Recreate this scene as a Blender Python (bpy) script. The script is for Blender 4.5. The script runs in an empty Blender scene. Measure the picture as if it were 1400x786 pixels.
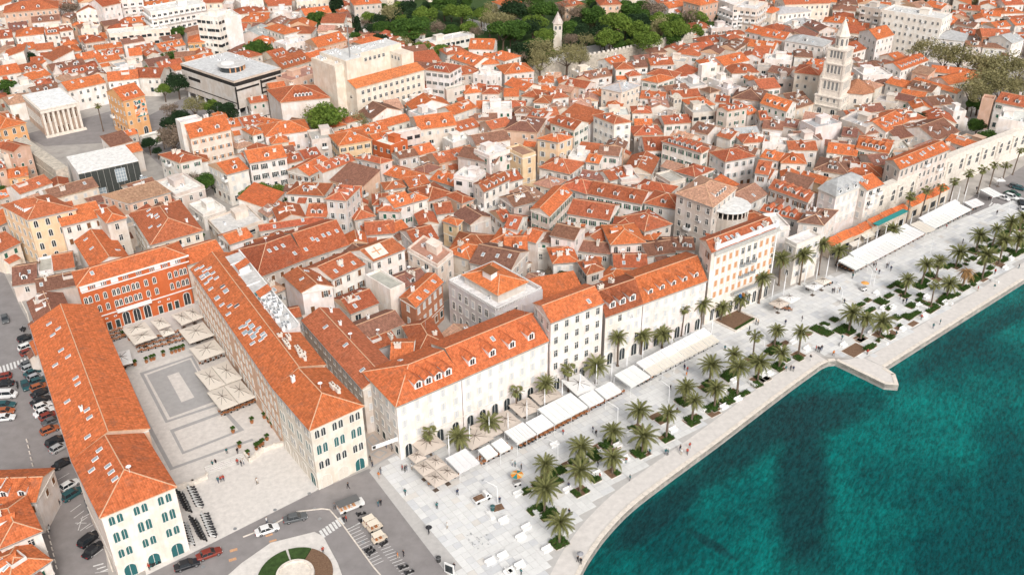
import bpy, math, random
from mathutils import Vector, Matrix
random.seed(7)
SC = bpy.context.scene
COL = SC.collection
R = math.radians

# ---------------------------------------------------------------- camera
F, PITCH, ROLL, CX, CY, HC = 1297.0, R(30.0), R(0.6), 700.0, 393.0, 130.0
dn = Vector((math.sin(ROLL)*math.cos(PITCH), math.cos(PITCH)*math.cos(ROLL), math.sin(PITCH))).normalized()   # down, in camera axes (x right, y down, z forward)
_z = Vector((0, 0, 1))
fw = (_z - dn*_z.dot(dn)).normalized()
rt = dn.cross(fw)
if rt.x < 0: rt = -rt
def from_cam(v): return Vector((v.dot(rt), v.dot(fw), -v.dot(dn)))
cam_d = bpy.data.cameras.new('camera'); cam = bpy.data.objects.new('camera', cam_d); COL.objects.link(cam)
cx, cy, cz = from_cam(Vector((1, 0, 0))), from_cam(Vector((0, -1, 0))), from_cam(Vector((0, 0, -1)))
m = Matrix(((cx.x, cy.x, cz.x, 0), (cx.y, cy.y, cz.y, 0), (cx.z, cy.z, cz.z, HC), (0, 0, 0, 1)))
cam.matrix_world = m
cam_d.sensor_width = 36.0; cam_d.lens = F/1400*36
cam_d.clip_start = 1; cam_d.clip_end = 6000
SC.camera = cam
CAMP = Vector((0, 0, HC))

# ---------------------------------------------------------------- world, sun, exposure
SUN_EL, SUN_AZ = R(40), R(160)      # azimuth clockwise from +Y
w = bpy.data.worlds.new('World'); SC.world = w; w.use_nodes = True
nt = w.node_tree; nt.nodes.clear()
sky = nt.nodes.new('ShaderNodeTexSky'); sky.sky_type = 'NISHITA'; sky.sun_disc = False
sky.sun_elevation = SUN_EL; sky.sun_rotation = SUN_AZ; sky.air_density = 1.0; sky.dust_density = 4.0; sky.ozone_density = 0.6
hs = nt.nodes.new('ShaderNodeHueSaturation'); hs.inputs['Saturation'].default_value = 0.12
bg = nt.nodes.new('ShaderNodeBackground'); bg.inputs[1].default_value = 0.15
wo = nt.nodes.new('ShaderNodeOutputWorld')
nt.links.new(sky.outputs[0], hs.inputs['Color']); nt.links.new(hs.outputs[0], bg.inputs[0]); nt.links.new(bg.outputs[0], wo.inputs[0])
sl = bpy.data.lights.new('sun', 'SUN'); sl.energy = 1.5; sl.angle = R(16); sl.color = (1, 0.93, 0.86)
so = bpy.data.objects.new('sun', sl); COL.objects.link(so)
sdir = Vector((math.sin(SUN_AZ)*math.cos(SUN_EL), math.cos(SUN_AZ)*math.cos(SUN_EL), math.sin(SUN_EL)))
so.rotation_euler = sdir.to_track_quat('Z', 'Y').to_euler(); so.location = (0, 0, 300)
SC.view_settings.view_transform = 'Standard'; SC.view_settings.look = 'None'
SC.view_settings.gamma = 1; SC.view_settings.exposure = 0.19
SC.render.resolution_x = 1024; SC.render.resolution_y = 574
SC.render.engine = 'CYCLES'
SC.cycles.max_bounces = 5; SC.cycles.diffuse_bounces = 2; SC.cycles.glossy_bounces = 2; SC.cycles.transparent_max_bounces = 4

# ---------------------------------------------------------------- helpers
def un(px, py, h=0.0):
    """photo pixel on the level z = h -> world point"""
    r = Vector(((px-CX)/F, (py-CY)/F, 1)); v = from_cam(r); t = (h-HC)/v.z
    return Vector((v.x*t, v.y*t, h))
def proj(p):
    v = Vector(p)-CAMP
    d = rt*v.x + fw*v.y - dn*v.z
    return (CX+F*d.x/d.z, CY+F*d.y/d.z)
def rise(px, py, bx, by):
    """height of a thing whose foot is at (bx, by) and whose top is at (px, py)"""
    g = un(bx, by); best = (9e9, 0)
    h = 0.4
    while h < 60:
        q = un(px, py, h); e = (q.x-g.x)**2+(q.y-g.y)**2
        if e < best[0]: best = (e, h)
        h += 0.2
    return best[1]
T = {1: (0, 0), 2: (340, 0), 3: (690, 0), 4: (1040, 0), 5: (0, 190), 6: (340, 190), 7: (690, 190), 8: (1040, 190),
     9: (0, 380), 10: (340, 380), 11: (690, 380), 12: (1040, 380), 13: (0, 586), 14: (340, 586), 15: (690, 586)}
K = 1400/360
def tp(t, x, y):
    if t == 0: return (x, y)
    return (T[t][0]+x/K, T[t][1]+y/K)

class MB:
    """collects faces and builds one mesh object"""
    def __init__(s): s.v = []; s.f = []; s.m = []; s.uv = []
    def poly(s, pts, m=0, uv=None):
        n = len(s.v); s.v += [tuple(p) for p in pts]; s.f.append(tuple(range(n, n+len(pts)))); s.m.append(m)
        s.uv.append(uv or [(0, 0)]*len(pts))
    def box(s, x0, x1, y0, y1, z0, z1, m=0, M=None, bottom=False, top=True):
        c = [(x0, y0, z0), (x1, y0, z0), (x1, y1, z0), (x0, y1, z0), (x0, y0, z1), (x1, y0, z1), (x1, y1, z1), (x0, y1, z1)]
        if M: c = [tuple(M @ Vector(p)) for p in c]
        q = [(0, 1, 5, 4), (1, 2, 6, 5), (2, 3, 7, 6), (3, 0, 4, 7)]
        if top: q.append((4, 5, 6, 7))
        if bottom: q.append((3, 2, 1, 0))
        for f in q: s.poly([c[i] for i in f], m)
    def prism(s, pts, z0, z1, m=0, mt=None, top=True):
        n = len(pts)
        for i in range(n):
            a, b = pts[i], pts[(i+1) % n]
            s.poly([(a[0], a[1], z0), (b[0], b[1], z0), (b[0], b[1], z1), (a[0], a[1], z1)], m)
        if top: s.poly([(p[0], p[1], z1) for p in pts], m if mt is None else mt)
    def tube(s, p0, p1, r0, r1, n=6, m=0, cap=True):
        p0, p1 = Vector(p0), Vector(p1); d = (p1-p0).normalized()
        a = d.orthogonal().normalized(); b = d.cross(a)
        A = [p0+(a*math.cos(2*math.pi*i/n)+b*math.sin(2*math.pi*i/n))*r0 for i in range(n)]
        B = [p1+(a*math.cos(2*math.pi*i/n)+b*math.sin(2*math.pi*i/n))*r1 for i in range(n)]
        for i in range(n):
            j = (i+1) % n; s.poly([A[i], A[j], B[j], B[i]], m)
        if cap: s.poly(B, m); s.poly(A[::-1], m)
    def ring(s, cx, cy, rs, n=12, m=0, ax='z', cap=True):
        """surface of revolution about z: rs = [(r, z), ...]"""
        L = [[(cx+r*math.cos(2*math.pi*i/n), cy+r*math.sin(2*math.pi*i/n), z) for i in range(n)] for r, z in rs]
        for a, b in zip(L, L[1:]):
            for i in range(n):
                j = (i+1) % n; s.poly([a[i], a[j], b[j], b[i]], m)
        if cap: s.poly(L[-1], m)
    def mesh(s, name, mats):
        me = bpy.data.meshes.new(name); me.from_pydata(s.v, [], s.f)
        for k in (mats if isinstance(mats, (list, tuple)) else [mats]): me.materials.append(k)
        me.polygons.foreach_set('material_index', s.m)
        if any(any(u != (0, 0) for u in q) for q in s.uv[:400]):
            l = me.uv_layers.new(name='uv'); l.data.foreach_set('uv', [c for q in s.uv for u in q for c in u])
        me.update()
        return me
    def build(s, name, mats, parent=None, loc=None, rz=0, color=None):
        return put(name, s.mesh(name, mats), parent, loc, rz, color)
def put(name, me, parent=None, loc=None, rz=0, color=None):
    o = bpy.data.objects.new(name, me); COL.objects.link(o)
    if parent: o.parent = parent
    if loc is not None: o.location = loc
    if rz: o.rotation_euler = (0, 0, rz)
    if color: o.color = (*color, 1)
    return o
def empty(name, loc, rz=0):
    o = bpy.data.objects.new(name, None); COL.objects.link(o); o.location = loc; o.rotation_euler = (0, 0, rz); o.empty_display_size = .1
    return o
def tag(o, label=None, cat=None, group=None, kind=None):
    if label: o['label'] = label
    if cat: o['category'] = cat
    if group: o['group'] = group
    if kind: o['kind'] = kind
    return o
KIDS = {}
def copy_tree(o, parent=None):
    c = o.copy(); COL.objects.link(c)
    if parent: c.parent = parent
    for ch in o.children: copy_tree(ch, c)
    return c
ORD = ['nearest', 'second nearest', 'third nearest', 'fourth nearest', 'fifth nearest', 'sixth nearest', 'seventh nearest', 'eighth nearest', 'ninth nearest', 'tenth nearest',
       'eleventh nearest', 'twelfth nearest', 'thirteenth nearest', 'fourteenth nearest', 'fifteenth nearest', 'sixteenth nearest', 'seventeenth nearest', 'eighteenth nearest',
       'nineteenth nearest', 'twentieth nearest'] + [t+' nearest' for t in ('twenty-first', 'twenty-second', 'twenty-third', 'twenty-fourth', 'twenty-fifth', 'twenty-sixth', 'twenty-seventh', 'twenty-eighth', 'twenty-ninth', 'thirtieth')]
ORDN = ['first', 'second', 'third', 'fourth', 'fifth', 'sixth', 'seventh', 'eighth', 'ninth', 'tenth', 'eleventh', 'twelfth', 'thirteenth', 'fourteenth', 'fifteenth', 'sixteenth', 'seventeenth',
        'eighteenth', 'nineteenth', 'twentieth', 'twenty-first', 'twenty-second', 'twenty-third', 'twenty-fourth', 'twenty-fifth', 'twenty-sixth', 'twenty-seventh', 'twenty-eighth', 'twenty-ninth', 'thirtieth', 'thirty-first', 'thirty-second', 'thirty-third', 'thirty-fourth', 'thirty-fifth', 'thirty-sixth', 'thirty-seventh', 'thirty-eighth', 'thirty-ninth', 'fortieth']

# ---------------------------------------------------------------- materials
def own_colour(nt, attr):
    if attr:
        a = nt.nodes.new('ShaderNodeAttribute'); a.attribute_name = 'tone'; return a.outputs['Color']
    return nt.nodes.new('ShaderNodeObjectInfo').outputs['Color']
def mat(name, rgb=(.5, .5, .5), rough=.8, obj=False, attr=False, noise=0, nscale=1.0, bump=0, bscale=8.0, dirt=0, metal=0, spec=.3, detail=4):
    m = bpy.data.materials.new(name); m.use_nodes = True
    nt = m.node_tree; b = nt.nodes['Principled BSDF']; L = nt.links.new
    b.inputs['Roughness'].default_value = rough; b.inputs['Metallic'].default_value = metal; b.inputs['Specular IOR Level'].default_value = spec
    if obj:
        c = own_colour(nt, attr)
    else:
        r = nt.nodes.new('ShaderNodeRGB'); r.outputs[0].default_value = (*rgb, 1); c = r.outputs[0]
    geo = nt.nodes.new('ShaderNodeNewGeometry')
    if noise:
        n = nt.nodes.new('ShaderNodeTexNoise'); n.inputs['Scale'].default_value = nscale; n.inputs['Detail'].default_value = detail
        n.inputs['Roughness'].default_value = .65
        L(geo.outputs['Position'], n.inputs['Vector'])
        mr = nt.nodes.new('ShaderNodeMapRange'); mr.inputs[1].default_value = .3; mr.inputs[2].default_value = .7
        mr.inputs[3].default_value = 1-noise; mr.inputs[4].default_value = 1+noise*.6
        L(n.outputs['Fac'], mr.inputs[0])
        mx = nt.nodes.new('ShaderNodeVectorMath'); mx.operation = 'SCALE'; L(c, mx.inputs[0]); L(mr.outputs[0], mx.inputs['Scale']); c = mx.outputs[0]
    L(c, b.inputs['Base Color'])
    if bump:
        n2 = nt.nodes.new('ShaderNodeTexNoise'); n2.inputs['Scale'].default_value = bscale; n2.inputs['Detail'].default_value = 3
        L(geo.outputs['Position'], n2.inputs['Vector'])
        bp = nt.nodes.new('ShaderNodeBump'); bp.inputs['Strength'].default_value = bump; bp.inputs['Distance'].default_value = .1
        L(n2.outputs['Fac'], bp.inputs['Height']); L(bp.outputs[0], b.inputs['Normal'])
    return m
def wall_mat(name, attr=False):
    m = bpy.data.materials.new(name); m.use_nodes = True
    nt = m.node_tree; b = nt.nodes['Principled BSDF']; L = nt.links.new; N = nt.nodes.new
    b.inputs['Roughness'].default_value = .9; b.inputs['Specular IOR Level'].default_value = .15
    oi = own_colour(nt, attr); geo = N('ShaderNodeNewGeometry')
    mp = N('ShaderNodeMapping'); mp.inputs['Scale'].default_value = (1, 1, .22); L(geo.outputs['Position'], mp.inputs[0])
    n = N('ShaderNodeTexNoise'); n.inputs['Scale'].default_value = 1.1; n.inputs['Detail'].default_value = 5; n.inputs['Roughness'].default_value = .7; L(mp.outputs[0], n.inputs['Vector'])
    r = N('ShaderNodeMapRange'); r.inputs[1].default_value = .35; r.inputs[2].default_value = .66; r.inputs[3].default_value = .88; r.inputs[4].default_value = 1.04; L(n.outputs['Fac'], r.inputs[0])
    n2 = N('ShaderNodeTexNoise'); n2.inputs['Scale'].default_value = .35; n2.inputs['Detail'].default_value = 3; L(geo.outputs['Position'], n2.inputs['Vector'])
    cr = N('ShaderNodeValToRGB'); cr.color_ramp.elements[0].position = .42; cr.color_ramp.elements[0].color = (.92, .87, .82, 1); cr.color_ramp.elements[1].position = .6; cr.color_ramp.elements[1].color = (1, 1, 1, 1)
    L(n2.outputs['Fac'], cr.inputs[0])
    m1 = N('ShaderNodeVectorMath'); m1.operation = 'SCALE'; L(oi, m1.inputs[0]); L(r.outputs[0], m1.inputs['Scale'])
    m2 = N('ShaderNodeVectorMath'); m2.operation = 'MULTIPLY'; L(m1.outputs[0], m2.inputs[0]); L(cr.outputs[0], m2.inputs[1])
    L(m2.outputs[0], b.inputs['Base Color'])
    bn = N('ShaderNodeTexNoise'); bn.inputs['Scale'].default_value = 3.5; bn.inputs['Detail'].default_value = 5; L(geo.outputs['Position'], bn.inputs['Vector'])
    bp = N('ShaderNodeBump'); bp.inputs['Strength'].default_value = .35; bp.inputs['Distance'].default_value = .12; L(bn.outputs['Fac'], bp.inputs['Height']); L(bp.outputs[0], b.inputs['Normal'])
    return m
def tile_mat(name, attr=False):
    """clay tiles: columns run down the slope (uv.x), rows across it (uv.y); object colour, lichen and weather patches"""
    m = bpy.data.materials.new(name); m.use_nodes = True
    nt = m.node_tree; b = nt.nodes['Principled BSDF']; L = nt.links.new; N = nt.nodes.new
    b.inputs['Roughness'].default_value = .85; b.inputs['Specular IOR Level'].default_value = .2
    oi = own_colour(nt, attr); uv = N('ShaderNodeUVMap'); geo = N('ShaderNodeNewGeometry')
    sx = N('ShaderNodeSeparateXYZ'); L(uv.outputs[0], sx.inputs[0])
    def math_(op, a, bb=None):
        q = N('ShaderNodeMath'); q.operation = op
        for i, s in enumerate((a, bb)):
            if s is None: continue
            if isinstance(s, (int, float)): q.inputs[i].default_value = s
            else: L(s, q.inputs[i])
        return q.outputs[0]
    col = math_('SINE', math_('MULTIPLY', sx.outputs[0], 2*math.pi/.42))
    row = math_('FRACT', math_('DIVIDE', sx.outputs[1], .55))
    # one random tone per tile
    wn = N('ShaderNodeTexWhiteNoise'); wn.noise_dimensions = '2D'
    cb = N('ShaderNodeCombineXYZ'); L(math_('FLOOR', math_('DIVIDE', sx.outputs[0], .42)), cb.inputs[0]); L(math_('FLOOR', math_('DIVIDE', sx.outputs[1], .55)), cb.inputs[1]); L(cb.outputs[0], wn.inputs['Vector'])
    pn = N('ShaderNodeTexNoise'); pn.inputs['Scale'].default_value = 1.7; pn.inputs['Detail'].default_value = 6; pn.inputs['Roughness'].default_value = .72; L(geo.outputs['Position'], pn.inputs['Vector'])
    pr = N('ShaderNodeMapRange'); pr.inputs[1].default_value = .38; pr.inputs[2].default_value = .62; pr.inputs[3].default_value = .80; pr.inputs[4].default_value = 1.10; L(pn.outputs['Fac'], pr.inputs[0])
    s1 = math_('ADD', math_('MULTIPLY', wn.outputs['Value'], .42), .79)
    s2 = math_('ADD', math_('MULTIPLY', col, .07), 1.0)
    s3 = math_('ADD', math_('MULTIPLY', row, .14), .93)
    s = math_('MULTIPLY', math_('MULTIPLY', s1, s2), math_('MULTIPLY', s3, pr.outputs[0]))
    sc = N('ShaderNodeVectorMath'); sc.operation = 'SCALE'; L(oi, sc.inputs[0]); L(s, sc.inputs['Scale'])
    # lichen
    ln = N('ShaderNodeTexNoise'); ln.inputs['Scale'].default_value = 1.7; ln.inputs['Detail'].default_value = 6; ln.inputs['Roughness'].default_value = .8; L(geo.outputs['Position'], ln.inputs['Vector'])
    lr = N('ShaderNodeMapRange'); lr.inputs[1].default_value = .56; lr.inputs[2].default_value = .72; lr.inputs[3].default_value = 0; lr.inputs[4].default_value = .38; L(ln.outputs['Fac'], lr.inputs[0])
    mx = N('ShaderNodeMix'); mx.data_type = 'RGBA'; L(lr.outputs[0], mx.inputs['Factor']); L(sc.outputs[0], mx.inputs['A']); mx.inputs['B'].default_value = (.34, .24, .17, 1)
    # soot and moss in larger stains
    sn = N('ShaderNodeTexNoise'); sn.inputs['Scale'].default_value = .45; sn.inputs['Detail'].default_value = 7; sn.inputs['Roughness'].default_value = .78; L(geo.outputs['Position'], sn.inputs['Vector'])
    sr = N('ShaderNodeMapRange'); sr.inputs[1].default_value = .52; sr.inputs[2].default_value = .66; sr.inputs[3].default_value = 0; sr.inputs[4].default_value = .55; L(sn.outputs['Fac'], sr.inputs[0])
    mx2 = N('ShaderNodeMix'); mx2.data_type = 'RGBA'; L(sr.outputs[0], mx2.inputs['Factor']); L(mx.outputs['Result'], mx2.inputs['A']); mx2.inputs['B'].default_value = (.24, .115, .075, 1)
    L(mx2.outputs['Result'], b.inputs['Base Color'])
    hsum = math_('ADD', math_('MULTIPLY', col, .5), row)
    bp = N('ShaderNodeBump'); bp.inputs['Strength'].default_value = .5; bp.inputs['Distance'].default_value = .08; L(hsum, bp.inputs['Height']); L(bp.outputs[0], b.inputs['Normal'])
    return m
M = {}
M['wall'] = wall_mat('stucco_wall'); M['tile'] = tile_mat('clay_tiles')
ATTR = {'stucco_wall': wall_mat('stucco_walls', True), 'clay_tiles': tile_mat('clay_tile_roofs', True)}
M['trim'] = mat('pale_stone_trim', (.72, .68, .62), .8, noise=.12, nscale=2)
M['glass'] = mat('dark_window_glass', (.035, .045, .05), .15, spec=.6, noise=.5, nscale=.6)
M['dark'] = mat('dark_opening', (.03, .028, .026), .8, noise=.5, nscale=1)
M['paint'] = mat('white_paint', (.8, .79, .77), .6, noise=.05, nscale=2)
M['obj'] = mat('painted_surface', obj=True, rough=.7, noise=.1, nscale=2)
M['objflat'] = mat('coated_surface', obj=True, rough=.45, spec=.4)
M['flatroof'] = mat('flat_roof_membrane', obj=True, rough=.9, noise=.25, nscale=.8, bump=.3, bscale=3)
ATTR['flat_roof_membrane'] = mat('flat_roof_membranes', obj=True, attr=True, rough=.9, noise=.25, nscale=.8, bump=.3, bscale=3)
M['mortar'] = mat('ridge_mortar', (.66, .42, .27), .9, noise=.25, nscale=3)
M['concrete'] = mat('concrete', (.5, .48, .45), .9, noise=.2, nscale=1.5, bump=.2)
M['metal'] = mat('grey_metal', (.42, .43, .44), .4, metal=.6, noise=.1)
M['white_metal'] = mat('white_coated_metal', (.82, .82, .82), .4)
M['black'] = mat('black_rubber', (.02, .02, .02), .7)
M['teal'] = mat('teal_shutter_paint', (.025, .12, .125), .6, noise=.15, nscale=4)
M['green'] = mat('green_shutter_paint', (.03, .12, .08), .6, noise=.15, nscale=4)
M['dkgreen'] = mat('dark_shutter_paint', (.03, .05, .05), .6, noise=.15, nscale=4)
M['brown'] = mat('brown_wood', (.2, .09, .04), .7, noise=.25, nscale=4)
M['greyshut'] = mat('grey_shutter_paint', (.60, .60, .60), .7, noise=.1, nscale=4)
M['orangeshut'] = mat('orange_shutter_paint', (.6, .31, .16), .7, noise=.15, nscale=4)
M['stone'] = mat('old_limestone', (.55, .49, .41), .95, noise=.35, nscale=.9, bump=.8, bscale=1.6)
M['palestone'] = mat('pale_limestone', (.74, .67, .59), .9, noise=.2, nscale=1.2, bump=.4, bscale=2)
M['canvas'] = mat('canvas_cloth', obj=True, rough=.85, noise=.06, nscale=1.5)
M['soil'] = mat('brown_soil', (.2, .12, .075), 1, noise=.35, nscale=3, bump=.6, bscale=6)
M['hedge'] = mat('hedge_leaves', (.045, .085, .025), .9, noise=.5, nscale=3, bump=.8, bscale=6)
M['wood'] = mat('warm_wood', (.42, .17, .07), .6, noise=.25, nscale=5)
M['trunkbark'] = mat('palm_trunk_fibre', (.17, .125, .095), 1, noise=.4, nscale=4, bump=1, bscale=8)
# ---------------------------------------------------------------- the town: walls, roofs and their parts
ROOF = dict(o=(.57, .158, .058), r=(.41, .118, .056), b=(.24, .115, .08), g=(.42, .42, .42), w=(.74, .72, .68), s=(.52, .49, .45), y=(.72, .48, .3), p=(.45, .255, .18))
WALL = dict(w=(.85, .80, .765), c=(.82, .725, .63), s=(.68, .61, .56), p=(.72, .5, .38), o=(.82, .46, .22), y=(.80, .59, .39), e=(.81, .735, .67), r=(.56, .145, .055), k=(.5, .22, .13), l=(.62, .59, .6), g=(.6, .6, .6))
RN = dict(o='orange', r='red', b='brown', g='grey', w='white', s='stone-grey', y='sandy', p='faded pink')
WN = dict(e='cream', w='white', c='cream', s='stone', p='pink', o='peach', y='yellow', r='red', k='brick', l='lilac-grey', g='grey')
# windows: one shared mesh per kind, hung on -Y of their own frame
WIN = {}
def window_mesh(kind, wd=.95, ht=1.5):
    key = (kind, wd, ht)
    if key in WIN: return WIN[key]
    b = MB(); w2, h2 = wd/2, ht/2
    mats = [M['trim'], M['glass'], M['paint'], M['teal']]
    if '_' in kind: base, shut = kind.split('_'); mats[3] = M[shut]
    else: base = kind
    if base in ('plain', 'open', 'shut', 'half'):
        b.box(-w2-.14, w2+.14, -.10, .02, h2, h2+.16, 0); b.box(-w2-.2, w2+.2, -.16, .02, -h2-.14, -h2, 0)
        b.box(-w2-.14, -w2, -.08, .02, -h2, h2, 0); b.box(w2, w2+.14, -.08, .02, -h2, h2, 0)
    if base in ('plain', 'open', 'half'):
        b.box(-w2, w2, -.02, .02, -h2, h2, 1, bottom=True)
        b.box(-.035, .035, -.05, 0, -h2, h2, 2); b.box(-w2, w2, -.045, 0, h2*.3, h2*.3+.06, 2)
    if base == 'shut':
        b.box(-w2, -.02, -.06, .02, -h2, h2, 3); b.box(.02, w2, -.06, .02, -h2, h2, 3)
        b.box(-.02, .02, -.03, .02, -h2, h2, 1)
    if base == 'open':
        b.box(-w2*2-.1, -w2-.12, -.13, -.06, -h2, h2, 3, bottom=True); b.box(w2+.12, w2*2+.1, -.13, -.06, -h2, h2, 3, bottom=True)
    if base == 'half':
        b.box(-w2*1.9, -w2-.12, -.13, -.06, -h2, h2, 3, bottom=True)
    if base == 'arch':
        n = 7; r = w2
        P = [(-w2, -h2), (w2, -h2), (w2, h2-r)]+[(r*math.cos(math.pi*i/n), h2-r+r*math.sin(math.pi*i/n)) for i in range(1, n)]+[(-w2, h2-r)]
        t = .16; Q = [(-w2-t, -h2-t), (w2+t, -h2-t), (w2+t, h2-r)]+[((r+t)*math.cos(math.pi*i/n), h2-r+(r+t)*math.sin(math.pi*i/n)) for i in range(1, n)]+[(-w2-t, h2-r)]
        for i in range(len(P)):
            j = (i+1) % len(P)
            b.poly([(Q[i][0], -.1, Q[i][1]), (Q[j][0], -.1, Q[j][1]), (P[j][0], -.1, P[j][1]), (P[i][0], -.1, P[i][1])], 0)
            b.poly([(Q[j][0], -.1, Q[j][1]), (Q[i][0], -.1, Q[i][1]), (Q[i][0], .02, Q[i][1]), (Q[j][0], .02, Q[j][1])], 0)
            b.poly([(P[i][0], -.1, P[i][1]), (P[j][0], -.1, P[j][1]), (P[j][0], -.01, P[j][1]), (P[i][0], -.01, P[i][1])], 0)
        b.poly([(x, -.01, z) for x, z in P], 3 if '_' in kind else 1)
        b.box(-.04, .04, -.05, -.01, -h2, h2-.05, 2 if '_' not in kind else 0)
    if base == 'strip':
        b.box(-w2, w2, -.05, .02, -h2, h2, 1, bottom=True)
        b.box(-w2, w2, -.12, .02, -h2-.12, -h2, 0, bottom=True)
    if base == 'balc':
        b.box(-w2, w2, -.02, .02, -h2, h2, 1, bottom=True); b.box(-.04, .04, -.05, 0, -h2, h2, 2)
        b.box(-w2-.35, w2+.35, -1.0, .02, -h2-.15, -h2, 0, bottom=True)
        b.box(-w2-.35, w2+.35, -1.0, -.94, -h2, -h2+.85, 2); b.box(-w2-.35, -w2-.29, -.94, 0, -h2, -h2+.85, 2); b.box(w2+.29, w2+.35, -.94, 0, -h2, -h2+.85, 2)
    me = b.mesh('window', mats); WIN[key] = me
    return me
def dormer_mesh():
    b = MB(); w, h, L = .75, 1.25, 3.1
    b.box(-w, w, 0, L, 0, h, 0, top=False)
    b.poly([(-w, 0, h), (w, 0, h), (0, 0, h+.42)], 0)
    for s in (-1, 1):
        q = [(s*(w+.15), -.2, h-.06), (0, -.2, h+.5), (0, L+.7, h+.5), (s*(w+.15), L+.3, h-.06)]
        if s > 0: q = q[::-1]
        b.poly(q, 1, [(0, 0), (0, .9), (3, .9), (3, 0)])
    b.box(-.42, .42, -.04, .01, .2, h-.1, 2); b.box(-.03, .03, -.06, 0, .2, h-.1, 3)
    b.box(-w, w, -.08, 0, 0, .14, 3)
    return b
DORM = dormer_mesh()
DORMERS = {}
def dormer_data(c):
    return DORM.mesh('dormer', [M['paint'], M['tile'], M['glass'], M['paint']])
DME = dormer_data(0)
def sky_light():
    b = MB(); b.box(-.42, .42, -.65, .65, 0, .14, 0); b.box(-.33, .33, -.55, .55, .14, .155, 1); return b.mesh('skylight', [M['paint'], M['skyglass']])
M['cream'] = mat('cream_blind', (.66, .6, .52), .8, noise=.1, nscale=3)
M['skyglass'] = mat('skylight_glass', (.32, .38, .42), .12, spec=.8)
SME = sky_light()
def chimney_data(k):
    b = MB(); w, d, h = [(.28, .28, 1.0), (.5, .28, .9), (.35, .35, 1.3), (.75, .35, 1.1)][k]
    b.box(-w, w, -d, d, -1.4, h, 0); b.box(-w-.1, w+.1, -d-.1, d+.1, h, h+.1, 0, bottom=True)
    n = 2 if w > .5 else 1
    for i in range(n):
        x = (i-.5*(n-1))*w
        b.box(x-.12, x+.12, -.12, .12, h+.1, h+.3, 1)
    return b.mesh('chimney', [M['palestone'] if k % 2 else M['paint'], M['brown']])
CME = [chimney_data(i) for i in range(4)]
def ac_data():
    b = MB(); b.box(-.55, .55, -.35, .35, 0, .8, 0); b.box(-.3, .3, -.37, -.33, .1, .7, 1); b.box(-.4, .4, -.25, .25, .8, .83, 1); return b.mesh('air_conditioner', [M['white_metal'], M['metal']])
AME = ac_data()
def dish_data():
    b = MB(); b.tube((0, 0, 0), (0, 0, 1.3), .04, .04, 5, 0)
    b.ring(0, 0, [(.05, 1.2), (.35, 1.28), (.5, 1.42)], 8, 0, cap=False); return b.mesh('aerial', [M['white_metal']])
DIE = dish_data()
def aerial_data():
    b = MB(); b.tube((0, 0, 0), (0, 0, 2.4), .035, .03, 4, 0)
    for z in (1.7, 2.0, 2.3): b.box(-.5, .5, -.02, .02, z, z+.04, 0, bottom=True)
    return b.mesh('aerial', [M['metal']])
TVE = aerial_data()

# height raster, one metre cells, so that windows hidden by neighbours are not built and fill houses find free plots
GX0, GY0, GW, GH = -380, 90, 780, 560
RAS = [0.0]*(GW*GH)
def ras(x, y):
    i, j = int(x-GX0), int(y-GY0)
    return RAS[j*GW+i] if 0 <= i < GW and 0 <= j < GH else 0
def ras_fill(c, ux, uy, W, D, h, step=.7):
    nx, ny = int(W/step)+1, int(D/step)+1
    for i in range(nx+1):
        for j in range(ny+1):
            p = c+ux*((i/nx-.5)*W)+uy*((j/ny-.5)*D)
            a, b = int(p.x-GX0), int(p.y-GY0)
            if 0 <= a < GW and 0 <= b < GH: RAS[b*GW+a] = max(RAS[b*GW+a], h)
def ras_free(c, ux, uy, W, D, step=1.0):
    nx, ny = int(W/step)+1, int(D/step)+1; hit = 0
    for i in range(nx+1):
        for j in range(ny+1):
            p = c+ux*((i/nx-.5)*W)+uy*((j/ny-.5)*D)
            if ras(p.x, p.y) > 0: hit += 1
    return hit/((nx+1)*(ny+1))
def visible(p, n):
    to = CAMP-p
    if to.dot(n) <= 0.04*to.length: return False
    q = proj(p)
    if not (-25 < q[0] < 1425 and -25 < q[1] < 830): return False
    hd = Vector((to.x, to.y, 0)); L = hd.length; hd /= L; k = to.z/L
    t = 1.6
    while t < 34:
        if ras(p.x+n.x*.6+hd.x*t, p.y+n.y*.6+hd.y*t) > p.z+k*t+1.6: return False
        t += 1.2
    return True

BUILDINGS = []
class B:
    pass
def spec_building(a, b, c, depth, h, roof, rc, wc, opts):
    A = un(a[0], a[1], h); Bp = un(b[0], b[1], h); A.z = Bp.z = 0
    ux = (Bp-A); W = ux.length; ux.normalize(); uy = Vector((-ux.y, ux.x, 0))
    s = B(); s.k = 0.0
    if c:
        C = un(c[0], c[1], h); C.z = 0; D = (C-Bp).dot(uy)
        near_a = math.hypot(a[0]-c[0], (a[1]-c[1])*1.6) < math.hypot(b[0]-c[0], (b[1]-c[1])*1.6)
        s.k = max(-.4, min(.4, (C-(A if near_a else Bp)).dot(ux)/D)) if abs(D) > 2 else 0      # plots are not all right-angled
    else: D = depth
    s.ux, s.uy, s.W, s.D, s.h = ux, uy, max(W, 2.5), max(abs(D), 3), h
    s.uk = uy+ux*s.k
    s.c = A+ux*W/2+s.uk*D/2
    s.roof, s.rc, s.wc, s.opts = roof, rc, wc, opts
    s.px = ((a[0]+b[0])/2, (a[1]+b[1])/2)
    BUILDINGS.append(s); ras_fill(s.c, ux, s.uk, s.W, s.D, h)
    return s
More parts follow.
